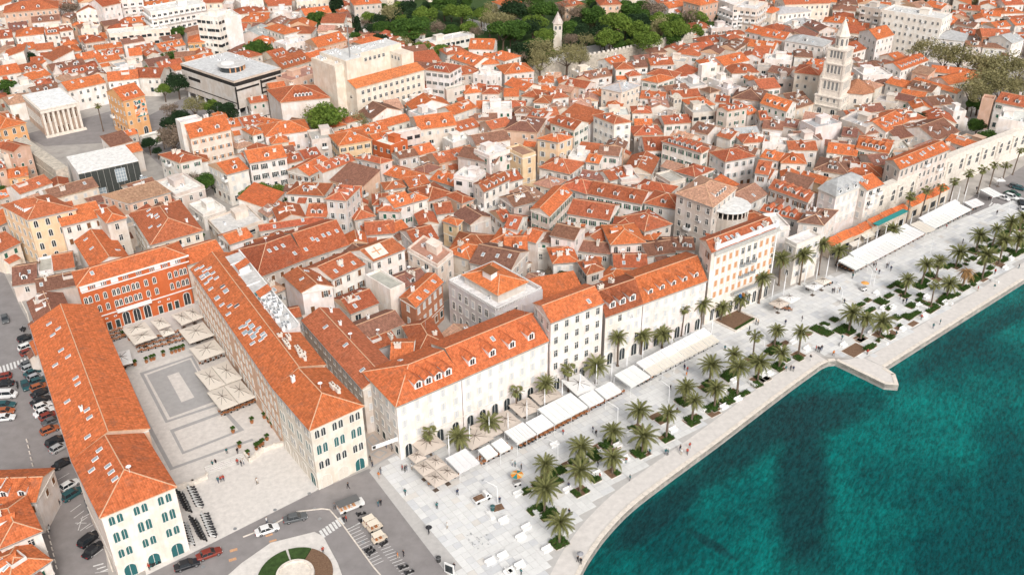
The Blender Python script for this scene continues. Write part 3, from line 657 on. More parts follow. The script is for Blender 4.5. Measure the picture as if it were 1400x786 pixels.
# one line per house: front eave left x y, right x y, (far corner x y | dDEPTH), eave height, roof, roof colour, wall colour, options
HOUSES = '''
@1
20 72 308 45 d16 12 h r p Vplain
405 72 553 68 d12 11 x r w
545 38 640 18 d13 15 g r w
645 15 760 5 d11 14 f w w Vbalc
800 75 1092 25 760 45 17 f w w Vbalc !
640 130 750 115 d9 6 h r w
1045 95 1160 105 d12 21 f w w Vstrip w
1166 107 1280 90 d14 20 f w w N
1260 80 1400 60 d10 9 h r w
1270 118 1400 120 d10 8 h o p
1280 25 1400 8 d10 10 f w w
1095 18 1180 15 d9 12 h r c
1183 32 1240 30 d9 10 f w s
1265 195 1400 200 d14 8 x g s
580 190 905 160 565 165 10 f w c Vstrip
735 268 835 250 d6 6 g r c
1000 230 1218 215 d11 10 h o o Vopen_green
850 265 985 240 d8 7 g o w
780 302 850 290 d8 6 x r s
85 197 230 182 d12 9 h o w
0 208 68 200 d12 9 g r w
245 187 315 180 d9 8 g r w D3
318 170 385 160 d9 9 h r w
430 165 520 160 d8 10 f w c
430 226 570 205 d9 6 g o s
100 272 190 260 d9 5 g o w
193 270 285 260 d9 5 g r w
300 290 430 270 d11 6 h o w
165 342 300 328 d9 5 g r s
0 405 112 385 d12 8 g o w
115 387 225 367 d10 6 g r w D2
420 325 540 300 d9 7 g o w
508 268 650 248 d6 8 g o w
525 336 640 315 d8 8 g o w
690 300 755 293 d10 8 g o w
485 362 560 345 d8 6 h r w
705 415 850 415 d12 8 g r w
362 485 560 440 d11 9 g o w S3 Vplain
320 410 520 375 d9 8 g r w
575 435 735 418 d11 9 g o w
160 430 270 398 d9 7 g o w
60 480 190 455 d8 7 f w s
655 540 768 508 567 490 15 g o o D2 Vplain A
0 690 135 655 d16 11 h o o Varch !
1012 738 1225 690 965 665 15 g o c Vopen_orangeshut !
960 665 1075 640 d5 18 f w w N
1195 682 1290 668 d8 7 g o w
1145 640 1210 628 d7 6 g o w
1300 672 1400 652 d9 8 g r w
1345 720 1400 705 d8 9 h o w
850 365 975 343 d8 8 g r w
950 300 1110 285 d6 5 f s s
770 745 860 720 d4 3 f s w N
@2
85 150 190 185 d9 10 h o w
200 180 330 180 d11 9 h r w
370 256 520 215 300 222 10 g o p D1 Vshut_orangeshut
180 370 335 325 75 332 9 g r s
325 315 430 288 d8 8 g o w
0 102 105 100 d9 8 g o s
0 235 150 226 d7 5 g o w
110 87 280 90 d7 6 f w w
130 63 210 60 d6 8 f w w
300 86 440 68 d11 7 g o w
255 20 440 5 d10 9 f w c Vplain
560 30 705 18 d14 11 h o s Vplain !
580 278 800 265 d9 12 h o w N
940 372 1068 388 1130 352 12 h r w Vopen_dkgreen ! D3
1080 407 1235 385 d10 8 h r s
1192 402 1290 420 d8 9 f w w
945 240 1200 192 d8 5 f w w Vstrip
1040 476 1140 450 1010 500 11 f s s
850 562 930 545 d6 5 f w w
940 532 1010 510 d6 6 f w w
1150 500 1238 490 d9 9 h o w
1242 500 1330 500 d9 9 h r w
115 482 200 470 d8 10 g o p
170 546 430 520 100 480 12 h r w D5 N
225 440 400 383 d11 11 f p p
0 665 140 690 d9 7 g o w
90 727 325 695 d12 9 h o w
348 742 462 735 330 700 9 f s s
480 747 740 690 d8 8 g o w
640 700 860 640 d7 7 g o w
735 722 905 690 655 740 11 f w s Vstrip
905 692 1105 665 d13 10 g o c D2
840 580 905 570 d4 5 g o w
1090 612 1210 570 d9 8 g o w D1
1242 592 1400 590 d9 9 f w w
1115 702 1230 672 d9 8 g r w
1085 772 1200 742 d7 7 f w w
1210 772 1390 742 d9 9 g b w S2
1290 690 1400 665 d8 10 g r p
1075 312 1200 352 d12 8 g o w
1170 262 1300 265 d14 9 g o w
1245 345 1330 340 d9 8 h o w
980 325 1010 320 d4 4 f w w N
@3
0 36 110 17 d12 10 h o w
320 40 430 25 d10 9 h r p
510 30 620 25 d10 13 h r p
815 20 870 10 d8 9 g r w
872 47 1020 20 d9 9 g o w
1040 32 1135 12 d12 13 h o p Vplain !
1195 27 1350 5 d10 12 f w w
1215 77 1340 60 d12 14 f w w Vbalc !
1342 60 1400 20 d12 16 f w c Vbalc
1280 168 1400 195 d10 9 g o w
990 152 1095 152 d9 8 h r s
1100 162 1210 150 d8 8 f w s
0 325 85 300 d12 9 h o w Vplain !
0 396 155 380 d12 8 h o w Vplain !
380 420 450 427 d8 8 x r w
452 422 570 402 d9 8 g b w
322 452 430 472 d8 8 g r w
185 441 260 440 d8 7 h o w
90 512 180 522 d9 7 h r w
140 482 265 490 d6 6 h o w
0 450 108 486 d9 8 g o w
155 546 240 550 d8 8 h r w
255 526 340 515 d8 8 h r w D1
515 470 620 492 718 455 12 h g c S4 Vplain
730 426 815 442 900 415 9 h o w Vopen_green !
662 407 725 400 d9 9 h r w
592 370 688 367 d8 11 h r w
680 362 760 357 d8 8 g b w
565 346 650 322 d8 8 g o w
700 332 830 320 d8 7 g b s
912 285 1030 300 d11 8 h r w Vopen_green D2
1000 267 1120 250 d8 7 g r w
1042 277 1138 290 d8 9 x b s
1055 352 1148 345 d8 9 h o w
1165 352 1300 322 d11 9 g o w D1
1030 352 1050 360 d8 11 f w w
1210 392 1350 385 d11 8 h r w
1350 452 1400 445 d11 8 x o w
1320 282 1400 290 d9 8 g r w
870 502 985 487 d9 7 g b w
1212 522 1370 540 d14 8 h b s D2
1190 490 1258 472 d7 8 f g w
900 522 1040 512 d8 7 g r w
1000 572 1115 557 d9 8 h o w
1120 542 1190 548 d7 8 g r w
1185 592 1290 572 1128 578 13 g r s Vopen_green D2
1000 612 1120 602 d9 10 f s s Vstrip
1292 612 1345 600 d8 8 g o w
440 512 515 512 d8 6 h o w
350 572 460 572 d9 8 h p c
540 572 620 577 d8 7 h o w
720 522 850 532 d8 7 g r w
680 602 780 602 d7 8 h r w
473 615 583 660 672 648 13 h r w Vopen_greyshut ! D1
245 655 370 692 445 655 11 g r w S2 Vopen_green
175 738 285 758 360 730 13 h o y Vopen_greyshut !
0 692 170 706 d14 11 h b p
120 622 198 640 d9 8 g r w D2
202 622 290 612 d8 8 g r w
795 622 870 640 d8 7 f s s
850 662 990 652 d8 7 g r w
990 692 1080 716 d9 8 g b w S2
1130 722 1200 742 d8 8 g r w
1242 732 1360 722 d9 8 g g w
1270 762 1400 752 d8 8 h r w
690 722 840 715 d9 7 h r s
1360 640 1400 640 d9 9 g r w
@4
0 62 60 72 d10 12 h o c
130 27 370 18 d14 14 g r c Vplain !
95 77 270 60 d11 11 h g w Vplain
155 142 310 127 d10 6 h g w
335 117 520 132 d9 8 h o w
385 52 505 60 d9 8 h b w
130 217 330 250 d11 10 h g w Vplain ! S3
5 192 128 212 d10 9 g o w S4
530 42 638 60 d11 15 f g s Vbalc
650 62 965 112 d13 19 f w w Vplain
617 212 708 186 545 165 14 g o w Vplain !
467 287 560 260 d11 11 g r w D1
745 375 890 322 655 345 9 g o w Vplain
545 412 700 405 d11 7 f w w
905 382 1090 402 d8 7 g o c Vstrip
1000 452 1165 415 d9 7 g o c
1092 402 1165 412 d7 7 g o c
805 432 1045 500 d5 6 g o w
782 462 910 492 d8 9 g b w
665 442 783 472 d8 8 g o w
745 502 870 522 d6 8 g o w
690 522 800 547 d7 7 g b s
600 542 720 562 d9 6 f s s
915 202 1080 222 d13 11 h g w Vopen_greyshut
1178 197 1332 202 d11 12 g r k Vopen_dkgreen
1095 277 1325 302 d8 6 f w w
1095 247 1178 250 d7 9 g b w D1
1182 252 1330 264 d6 9 g b w
1065 187 1165 192 d8 9 g r w
1335 232 1400 215 d11 12 g g w
1055 52 1165 60 d8 8 g r s
1140 107 1220 112 d9 8 x o w
1170 82 1275 90 d8 8 g o w
985 147 1060 112 d9 6 g o w
1280 75 1400 70 d9 8 h o w
1250 150 1330 140 d8 8 g o w
1165 32 1250 40 d8 8 x o w
1300 30 1400 25 d9 9 g r w
870 30 960 50 d9 9 g o s
1250 542 1400 572 d11 11 g r w Vopen_green
1262 642 1400 662 1290 580 13 f w w N
1175 530 1238 540 d5 11 f p p N
815 582 918 585 d8 7 x o w
918 562 1030 552 d9 8 g b s D1
930 747 1055 700 d14 8 g b w D2
722 742 868 712 d11 7 g b s
665 702 788 642 d11 9 g o w S2
560 600 660 590 d8 6 g b w
420 642 560 690 650 640 10 f s s N
182 387 310 402 d11 13 h r c Vplain !
180 302 275 307 d9 8 h b w
245 342 330 362 d8 9 g o w
0 478 105 466 d11 9 g r w Vopen_green !
0 550 138 594 190 548 10 g o w D3
40 382 150 402 d8 8 g b s
90 432 178 432 d8 7 f s s Vstrip
10 682 115 692 d8 8 g b w
120 672 190 682 d8 7 g b s
292 690 430 662 d8 10 f g w N
190 747 325 742 d8 7 g b w
510 772 690 800 d9 9 g r w D4 Vopen_green
430 722 508 732 d8 8 g b w
20 322 165 332 d8 9 f w w
540 720 660 700 d8 8 g b s
@5
45 212 150 195 d8 7 g o o
20 97 95 77 d8 11 f w c Vbalc
0 50 75 70 d6 13 g r p
0 165 18 160 d7 10 g r p
0 320 60 300 d6 5 g o s
150 430 400 372 10 352 16 h r y D6 Varch !
330 465 545 412 d12 13 g o w Vshut_brown n3 K0
570 447 668 420 d10 15 h o s
492 692 682 630 400 545 9 x o w K0 S3 n3
805 562 1075 487 697 395 11 h r c S6 K3 Vplain
685 342 905 282 545 300 10 g p p S1 Vplain !
995 670 1190 610 d10 11 g o c K0 S0
958 128 1070 102 850 85 11 h r w
1207 190 1320 160 1110 140 11 g o w D1 Vshut_greyshut
1010 132 1105 118 d8 8 h r w
1325 132 1400 110 d10 11 g r w D1
1080 412 1200 375 d10 5 f w w
1185 522 1400 442 1105 437 6 f w c Vstrip
0 602 105 552 d11 7 g r c
70 780 195 760 d12 5 g b s
290 700 395 680 d10 6 g r s
205 720 285 705 d9 5 f s w
@6
5 130 200 96 d11 13 g o w Vopen_dkgreen D1
125 27 210 15 d8 8 h o c
205 132 298 110 d8 8 g r w D1
300 108 385 88 d8 9 g r w
320 197 450 130 d9 9 g o s Vopen_brown
392 180 568 112 d7 9 g r w N
335 17 468 0 d10 11 f s s Vopen_greyshut
480 37 650 7 d11 12 h o y Vopen_dkgreen !
657 17 755 47 845 15 10 f w r Vopen_dkgreen
802 107 900 87 760 77 9 g b s Vopen_greyshut
570 102 700 132 765 115 10 h r s Vopen_greyshut
905 87 995 62 d8 7 g o w
715 187 890 237 d8 6 g o w K1 D0
865 167 935 190 d8 6 h b s
882 292 990 275 d13 8 h o w K1
957 332 1085 292 d11 9 h r s Vopen_dkgreen
875 337 953 315 d6 10 h o w
775 367 873 337 d9 10 g o w Vopen_green
662 352 760 345 d8 7 h r w
690 382 800 387 d9 9 h r s
412 320 515 328 590 255 15 h r s D2 Vopen_greyshut !
205 292 395 302 d9 9 h r w
305 412 412 415 d9 10 g r w D2 Vopen_dkgreen
565 432 670 410 d8 8 h r s
622 512 775 500 d9 7 g r w D0
760 502 845 470 d6 7 g o w
1250 282 1385 217 1205 237 13 g r w D3 Vplain
1090 202 1210 222 d7 13 f w w Vstrip
1112 92 1310 132 d9 11 g b s
1280 102 1400 62 d8 13 f w w
1033 435 1105 460 1135 435 8 h o y
912 462 1005 450 d8 7 x r s
1135 342 1195 320 d8 9 h r p
1000 402 1088 390 d8 7 g r w
1092 402 1180 456 d8 6 g b s
1057 600 1175 642 1235 572 10 h o c D1 Vshut_greyshut
882 562 1008 530 d10 8 g r w
845 592 1003 682 1070 600 12 f p c Vplain
662 650 828 585 535 600 13 g r w D0 S0 K0 Vplain !
445 745 615 667 300 690 13 g r w S3 Vopen_brown K1
1177 657 1390 702 d12 10 g b s S3
1350 442 1400 430 d8 8 g r w
1290 547 1400 562 d9 8 h o w
45 738 300 640 -90 600 10 l r s S4 Vshut_brown
302 640 532 562 190 500 10 g r s S6 Vshut_brown
100 590 240 540 d8 8 h r w
-100 560 20 520 d7 10 g o w
60 490 400 440 d4 9 g r s
120 695 210 660 d5 9 f w w N
@7
0 87 60 72 d9 12 h b w
95 100 165 80 d9 13 f p y
185 152 345 187 d11 7 h r w
337 102 430 112 d7 8 f w w
432 122 500 132 d7 8 g o w
497 82 605 92 d8 9 g b w Vopen_green
400 202 560 230 d6 7 g b s
438 290 728 347 d10 9 g r w D3 Vopen_green ! K2
745 342 925 377 d10 9 h r w D1 Vopen_green
560 222 685 192 d8 8 g r w
690 262 860 302 d8 7 h r w
905 172 1010 202 1110 162 9 h r w D1 Vopen_green
1175 122 1330 92 d9 11 h r w Vopen_greyshut
1332 182 1400 192 d11 11 g r w D1 Vopen_brown
840 14 1045 75 1085 52 12 h r w D6 Vopen_green ! K1
915 292 1105 362 1230 262 16 h p s Vplain D4 K1
140 374 235 410 356 287 13 x o s Vopen_green ! K1 S1 D0
335 397 555 432 d11 8 g r w Vopen_green D1
300 252 435 292 d9 9 h r s
50 362 160 332 d8 11 g b s S2
0 472 65 482 d9 10 g r w
90 532 165 552 d8 9 g o s
246 512 370 537 d8 11 g b w Vshut_greyshut
175 542 243 552 d7 8 g b w
410 522 500 552 d8 7 x r s
305 502 400 512 d7 6 h o s
370 592 560 612 d7 6 g b s
575 470 690 480 d7 8 h r w
567 562 745 550 d12 9 h o w Varch D1
700 522 790 542 d9 7 h o s
745 492 885 452 d11 9 h r s Vopen_dkgreen
582 682 758 682 d8 6 g r w S2 D0
760 622 905 602 d8 7 g b w
850 592 1010 590 d8 6 g b w
260 662 390 652 d9 8 h o w
392 655 438 720 525 692 9 h r s Vopen_dkgreen ! D1
500 747 600 772 d8 6 h o w
0 602 120 600 d10 8 g o w
0 680 70 705 d6 6 g b w S2
150 590 240 600 d6 6 f w w
620 230 720 220 d8 8 f w s
880 240 960 220 d8 8 f s s
@8
0 97 95 117 145 82 9 g o w Vopen_dkgreen
0 202 45 212 d8 9 g r w
110 127 240 132 d8 9 h o w D1
45 262 250 337 300 290 10 g r w D4
0 382 200 432 240 400 8 g r w D4
205 207 330 242 d6 8 g o y N
285 162 470 192 d11 8 h b w D2
352 72 510 92 d9 9 g o w
370 112 510 152 d8 7 h b w
510 47 680 77 d9 11 g o w D4 Vopen_green !
455 182 640 202 d10 8 h r s D0
600 142 700 132 d9 9 g b s
690 62 800 62 d8 7 f s s
400 307 560 242 310 267 13 M g w Vshut_greyshut !
565 272 650 240 d9 13 g o w Vshut_greyshut
740 162 1000 57 685 107 15 g o s S8 D0 K0 Varch
202 442 330 458 405 382 11 h b w D2 Vshut_greyshut
190 572 318 522 130 540 12 f w w Vopen_greyshut
75 482 155 475 d9 10 f w w
0 460 70 430 d8 9 h r w
10 30 140 45 d7 8 f w w
150 60 300 60 d8 8 g r w D1
190 30 320 20 d8 9 f s s
@0
542 555 630.5 517 498 509 14 l o w D4 S2 K0 A Z Vshut_greyshut !
631.5 516.5 749 465.5 590 470 14 g o w D4 S3 K0 A Z Vshut_greyshut !
753 441 824.5 413.5 730 415 19 g o w S1 D0 A Vplain !
828 433 878.5 415 820 388 14 g r w D3 A Z Vshut_greyshut
879.5 414.5 966 383 860 372 14 g o w D5 S0 K0 A Vshut_greyshut !
973 345 1059 312 958.7 327 21 g r w S7 D0 K3 n0
613 386 677 424 742 399 12 f w l N
414 438 496 531 d9 12 g r s D0 S3 Vshut_greyshut !
@10
542 190 688 132 452 112 9 g r s K1
600 332 825 242 d8 8 g b s D0 S0
902 402 1050 350 822 258 10 h r w S0 K1
640 392 790 335 d6 7 g r w D0
755 432 870 430 d8 11 g o w D0
285 77 445 45 188 -12 13 x r w S3 K1 n3
887 155 1030 22 838 77 11 g o k Vshut_greyshut ! S3
752 75 832 42 620 -5 12 f s w N
@13
0 632 215 542 d11 9 h o w S0 K1 Vopen_dkgreen
-160 400 190 385 d9 8 g o w S1 K0
-90 640 0 500 d9 8 g o w
40 850 265 700 d9 7 h o w K0
@0
100 629 138 706 238.5 665 15.5 m o e S6 K0 D0 Varch_teal ! n0 P T
43 445 99.5 627 203 586 15 g o p S12 K1 D0 n0
376 532 424 587 495 555 15.3 m o e S0 K3 D0 Varch_teal ! P
262 368 375 531 444 499 15 g o p S0 K0 D0 Varch !
106 392 252.5 349 100 372 14.5 h o r N K0 S1 D0
'''
parse(HOUSES)
# ---------------------------------------------------------------- landmarks that the plain house builder does not make: reserve their plots first
class Lm: pass
def reserve(a, b, c, depth, h):
    A = un(a[0], a[1], h); Bp = un(b[0], b[1], h); A.z = Bp.z = 0
    ux = Bp-A; W = ux.length; ux.normalize(); uy = Vector((-ux.y, ux.x, 0))
    D = abs((Vector((un(*c, h).x, un(*c, h).y, 0))-Bp).dot(uy)) if c else depth
    s = Lm(); s.W, s.D, s.h, s.ux, s.uy = W, D, h, ux, uy; s.c = A+ux*W/2+uy*D/2; s.ang = math.atan2(ux.y, ux.x)
    ras_fill(s.c, ux, uy, W, D, h); return s
L_BEN = reserve((319.5, 112.2), (383.8, 93.7), (253.4, 86), None, 14.5)
L_WHITE = reserve((486.6, 121.5), (579.7, 95.9), None, 15, 15)
L_HALL = reserve(tp(5, 415, 185), tp(5, 735, 115), tp(5, 300, 110), None, 11)
L_TEMPLE = reserve(tp(1, 215, 590), tp(1, 415, 548), tp(1, 50, 525), None, 10.5)
L_LUX = reserve((613, 386), (677, 424), (742, 399), None, 12)
TOWER = un(1134, 160); ras_fill(TOWER, Vector((1, 0, 0)), Vector((0, 1, 0)), 12, 12, 12)
CATH = un(*tp(4, 508, 472), 10); CATH.z = 0; ras_fill(CATH, Vector((1, 0, 0)), Vector((0, 1, 0)), 16, 16, 10)
BELF = un(762, 68)

# squares, streets, gardens and groves where no fill house may stand (photo pixels on the ground)
FREE = [
 [(100, 440), (262, 410), (440, 660), (300, 770), (240, 790), (200, 640)],                     # the arcaded square
 [(-60, 360), (20, 380), (60, 560), (170, 790), (-60, 790)],                                   # street with parked cars
 [(160, 786), (500, 640), (545, 600), (755, 500), (985, 405), (1090, 365), (1150, 318), (1215, 280), (1330, 230), (1420, 190), (1500, 140), (1500, 900), (100, 900)],
 [(720, 120), (760, 100), (850, 70), (965, 42), (972, 64), (880, 88), (765, 120)],
 [(25, 190), (110, 183), (165, 195), (120, 262), (85, 262), (50, 235)],   # promenade
 [(1095, 395), (1290, 290), (1420, 235), (1420, 300)],
 [(470, 60), (540, 10), (640, 0), (1000, 10), (960, 60), (700, 110), (640, 90), (560, 50)],    # park
 [(1230, 70), (1400, 80), (1420, 150), (1330, 150), (1250, 110)],
 [(150, 150), (270, 120), (330, 165), (400, 165), (440, 175), (250, 195), (240, 290), (195, 200), (150, 190)],
 [(0, 185), (45, 180), (160, 140), (200, 170), (60, 210), (40, 230)],
 [(246, 240), (320, 240), (400, 245), (400, 270), (330, 285), (260, 270)],
 [(595, 410), (690, 460), (660, 480), (590, 440)],
 [(700, 355), (750, 350), (760, 385), (730, 400)],
 [(1000, 310), (960, 300), (905, 310), (930, 335), (960, 330)],
 [(690, 225), (735, 215), (740, 250), (700, 250)],
 [(1300, 140), (1400, 140), (1400, 215), (1330, 215)],
 [(1185, 60), (1255, 70), (1260, 90), (1180, 85)],
 [(1040, 360), (1100, 330), (1120, 400), (1060, 420)],
 [(380, 100), (480, 125), (480, 190), (400, 170)],
 [(590, 150), (680, 100), (700, 130), (610, 150)],
]
def inside(x, y, P):
    c = False; j = len(P)-1
    for i in range(len(P)):
        if (P[i][1] > y) != (P[j][1] > y) and x < (P[j][0]-P[i][0])*(y-P[i][1])/(P[j][1]-P[i][1])+P[i][0]: c = not c
        j = i
    return c
HAND = list(BUILDINGS)
def local_angle(p):
    bst = sorted(HAND, key=lambda s: (s.c-p).length_squared)[:1][0]
    return math.atan2(bst.ux.y, bst.ux.x)
def fill(step, w0, w1, d0, d1, tol, seed, hmax=9.5):
    rnd = random.Random(seed); y = 130.0; n = 0
    while y < 640:
        x = -380.0
        while x < 400:
            p = Vector((x+rnd.uniform(-2, 2), y+rnd.uniform(-2, 2), 0)); x += step
            if ras(p.x, p.y) > 0: continue
            q = proj(p)
            if not (-30 < q[0] < 1430 and -12 < q[1] < 640): continue
            if any(inside(q[0], q[1]-2, P) for P in FREE): continue
            a = local_angle(p)+rnd.uniform(-.08, .08)
            if rnd.random() < .4: a += math.pi/2
            while a > math.pi*.5+.3: a -= math.pi
            ux = Vector((math.cos(a), math.sin(a), 0)); uy = Vector((-ux.y, ux.x, 0))
            W, D = rnd.uniform(w0, w1), rnd.uniform(d0, d1)
            if ras_free(p, ux, uy, W+1, D+1) > tol: continue
            if any(inside(*proj(p+ux*(W*.5*i_)+uy*(D*.5*j_)), P) for i_, j_ in ((-1, -1), (1, -1), (1, 1), (-1, 1)) for P in FREE): continue
            s = B(); s.ux, s.uy, s.W, s.D = ux, uy, W, D; s.h = rnd.uniform(5.5, hmax); s.c = p
            s.k = 0.0; s.uk = uy; s.roof = rnd.choice('ggggxhhsf'); s.rc = rnd.choice('rrroobbbbpp') if s.roof != 'f' else rnd.choice('wsg'); s.wc = rnd.choice('wwwwccssp')
            s.opts = ''; s.px = q; BUILDINGS.append(s); ras_fill(p, ux, uy, W, D, s.h); n += 1
        y += step
    return n
nf = fill(5, 10, 15, 8, 10, .04, 3), fill(4, 7.5, 10, 6.5, 8, .07, 4), fill(3.5, 5.5, 7.5, 5, 6.5, .1, 5, 8)
print('houses by hand', len(HAND), 'fill', nf)

# build them all and give each its own words
PLACES = [('the tall stone bell tower', (1140, 100)), ('the black-banded block', (320, 120)), ('the tall cream-white block', (530, 120)), ('the hotel with balconies', (1010, 345)), ('the red arcaded palace', (180, 400)),
          ('the lilac balustraded building', (680, 410)), ('the white-roofed hall', (130, 215)), ('the columned stone temple', (60, 150)), ('the pointed park belfry', (763, 45)),
          ('the round white roof', (997, 283)), ('the cross-marked roof', (515, 345)), ('the grey mansard building', (1160, 258)), ('the mural house', (170, 150)), ('the octagonal cathedral', (1175, 130)),
          ('the white apartment slab', (1245, 40)), ('the small white belfry', (923, 150)), ('the grey octagon-roofed building', (850, 120)), ('the courtyard roof block', (385, 330)), ('the white lantern roof', (225, 310)),
          ('the yellow corner palace', (60, 300)), ('the tower house', (470, 280)), ('the white office tower', (295, 35)), ('the long orange-roofed hall', (1255, 215)), ('the horseshoe roof', (1300, 105)),
          ('the park lawn', (600, 30)), ('the crenellated wall', (900, 70)), ('the white scaffolded block', (1380, 160)), ('the paved yellow-hip house', (757, 185)), ('the brick-red house', (1365, 55)), ('the long balconied slab', (235, 20)),
          ('the tan villa', (40, 20)), ('the brown-roofed stone palace', (960, 265)), ('the white-fronted dormer row', (840, 265)), ('the orange-roofed school', (660, 70)), ('the green garden plot', (360, 265))]
def word_for(s):
    wn = WN[s.wc]; rn = RN[s.rc]
    f = {'g': 'gabled', 'x': 'gabled', 'h': 'hipped', 'f': 'flat', 's': 'single-slope', 'l': 'half-hipped', 'm': 'half-hipped', 'X': 'hipped', 'M': 'mansard'}[s.roof]
    size = 'small' if s.W*s.D < 62 else ('large' if s.W*s.D > 210 else ('tall' if s.h > 11.5 else ''))
    return f"{size+' ' if size else ''}{wn} house, {rn} {f} roof"
import numpy as np
def size_px(s):
    d = (Vector((s.c.x, s.c.y, s.h))-CAMP).length; return (s.W*s.D*.6+s.W*s.h*.4)/d/d
handset = set(id(s) for s in HAND)
rank = sorted(BUILDINGS, key=lambda s: -size_px(s)*(1.6 if id(s) in handset else 1))
single = []; nh = nf_ = 0
for s in rank:
    if s.roof == 'f':
        if nf_ < 90: single.append(s); nf_ += 1
    elif nh < 300: single.append(s); nh += 1
SINGLE = set(id(s) for s in single)
ACC = dict(v=[], f=[], m=[], c=[], uv=[], n=0)
AMATS = []
def swallow(root):
    rm = Matrix.LocRotScale(root.location, root.rotation_euler, None)
    for ch in list(root.children_recursive):
        lm = rm
        chain = []; o = ch
        while o != root: chain.append(o); o = o.parent
        for o in reversed(chain): lm = lm @ Matrix.LocRotScale(o.location, o.rotation_euler, o.scale)
        me = ch.data; nv = len(me.vertices); co = np.empty(nv*3, 'f'); me.vertices.foreach_get('co', co); co = co.reshape(-1, 3)
        m4 = np.array(lm); co = co @ m4[:3, :3].T + m4[:3, 3]
        mi = []
        for mt in me.materials:
            mt = ATTR.get(mt.name, mt)
            if mt not in AMATS: AMATS.append(mt)
            mi.append(AMATS.index(mt))
        uvl = me.uv_layers[0].data if me.uv_layers else None
        col = tuple(ch.color)
        for p in me.polygons:
            ACC['f'].append([v+ACC['n'] for v in p.vertices]); ACC['m'].append(mi[p.material_index]); ACC['c'].append(col)
            ACC['uv'] += [tuple(uvl[l].uv) for l in p.loop_indices] if uvl else [(0, 0)]*len(p.vertices)
        ACC['v'].append(co); ACC['n'] += nv
    for ch in list(root.children_recursive): bpy.data.objects.remove(ch)
    bpy.data.objects.remove(root)
for i, s in enumerate(BUILDINGS):
    build(s, i)
    if id(s) not in SINGLE: swallow(s.root)
me = bpy.data.meshes.new('houses'); me.from_pydata(np.concatenate(ACC['v']).tolist(), [], ACC['f'])
for mt in AMATS: me.materials.append(mt)
me.polygons.foreach_set('material_index', ACC['m'])
ul = me.uv_layers.new(name='uv'); ul.data.foreach_set('uv', [c for u in ACC['uv'] for c in u])
ca_ = me.attributes.new('tone', 'FLOAT_COLOR', 'FACE'); ca_.data.foreach_set('color', [c for q in ACC['c'] for c in q])
me.update(); ho = put('small_houses', me); tag(ho, 'small crowded houses filling the gaps of the old town', 'houses', None, 'stuff')
print('stuff houses', len(BUILDINGS)-len(single), 'faces', len(ACC['f']))
BUILDINGS = single
HAND = [s for s in HAND if id(s) in SINGLE]
groups = {}
for s in BUILDINGS:
    k, (nm, c) = min(((i, p) for i, p in enumerate(PLACES)), key=lambda q: math.hypot(q[1][1][0]-s.px[0], (q[1][1][1]-s.px[1])*1.4))
    q = proj(Vector((s.c.x, s.c.y, s.h))); dx, dy = q[0]-c[0], q[1]-c[1]
    dr = ('right of ' if dx > 0 else 'left of ') if abs(dx) > abs(dy)*1.3 else ('in front of ' if dy > 0 else 'behind ')
    groups.setdefault((word_for(s), dr+nm), []).append((math.hypot(dx, dy), s))
for (wd, where), L in groups.items():
    L.sort(key=lambda q: q[0])
    for r, (_, s) in enumerate(L):
        lab = f"{wd}, {where}" if len(L) == 1 else f"{wd}, {ORD[min(r, 29)]} {where}"
        if len(lab.split()) > 16: lab = lab.replace(' the tall ', ' the ').replace(' the small ', ' the ').replace(' the long ', ' the ').replace('paved ', '').replace(' house,', ' one,')
        fl = s.roof == 'f'; ap = 'Vbalc' in s.opts
        s.root.name = 'apartment_block' if ap else 'flat_roofed_house' if fl else 'house'
        tag(s.root, lab, 'apartment block' if ap else 'flat-roofed house' if fl else 'house', 'apartment blocks of the town' if ap else 'flat-roofed houses of the old town' if fl else 'houses of the old town')
# ---------------------------------------------------------------- landmarks
# override labels of the big hand-placed buildings that stand on the squares
def near_px(x, y, cands=HAND):
    return min(cands, key=lambda s: (proj(Vector((s.c.x, s.c.y, s.h)))[0]-x)**2+(proj(Vector((s.c.x, s.c.y, s.h)))[1]-y)**2)
def relabel(x, y, name, label, cat='building'):
    s = near_px(x, y); s.root.name = name; tag(s.root, label, cat); s.root['group'] = 'large buildings round the squares'; return s

def frame_root(name, L, label, cat='building'):
    return tag(empty(name, (L.c.x, L.c.y, 0), L.ang), label, cat)

# black-banded department block on stilts
L = L_BEN; r = frame_root('department_store', L, 'boxy white block on stilts with black glass bands and a round roof lounge')
x2, y2, h = L.W/2, L.D/2, L.h
b = MB(); b.box(-x2, x2, -y2, y2, 3.2, h-2.2, 0, bottom=True); b.build('wall', M['wall'], r, color=(.62, .58, .54))
b = MB(); b.box(-x2+.15, x2-.15, -y2+.15, y2-.15, h-2.2, h-.6, 0, top=False); b.build('glass_band', M['dark'], r)
b = MB(); b.box(-x2, x2, -y2, y2, h-.6, h+.3, 0, bottom=True, top=False); b.build('parapet', M['wall'], r, color=(.7, .6, .52))
b = MB(); b.box(-x2, x2, -y2, y2, h-.1, h+.05, 0); b.build('roof', M['flatroof'], r, color=(.62, .62, .62))
def strip(x0, x1, y, z0, z1): 
    b = MB(); b.box(x0, x1, y-.06, y+.02, z0, z1, 0, bottom=True); b.build('glass_band', M['dark'], r)
strip(-x2+.6, x2*.0, -y2, h-4.2, h-3.4)
strip(x2*.12, x2-.5, -y2, h-3.8, h-2.7); strip(x2*.12, x2*.5, -y2, 8.4, 9.0); strip(x2*.12, x2*.5, -y2, 6.6, 7.2); strip(x2*.12, x2*.5, -y2, 4.6, 5.2)
b = MB(); b.box(-x2-.06, -x2+.02, y2*.3, y2*.75, 9, 10.3, 0, bottom=True); b.build('glass_band', M['dark'], r)
b = MB(); b.box(-x2-.05, -x2+.02, -y2, y2, 5.4, 5.8, 0, bottom=True); b.build('glass_band', M['dark'], r)
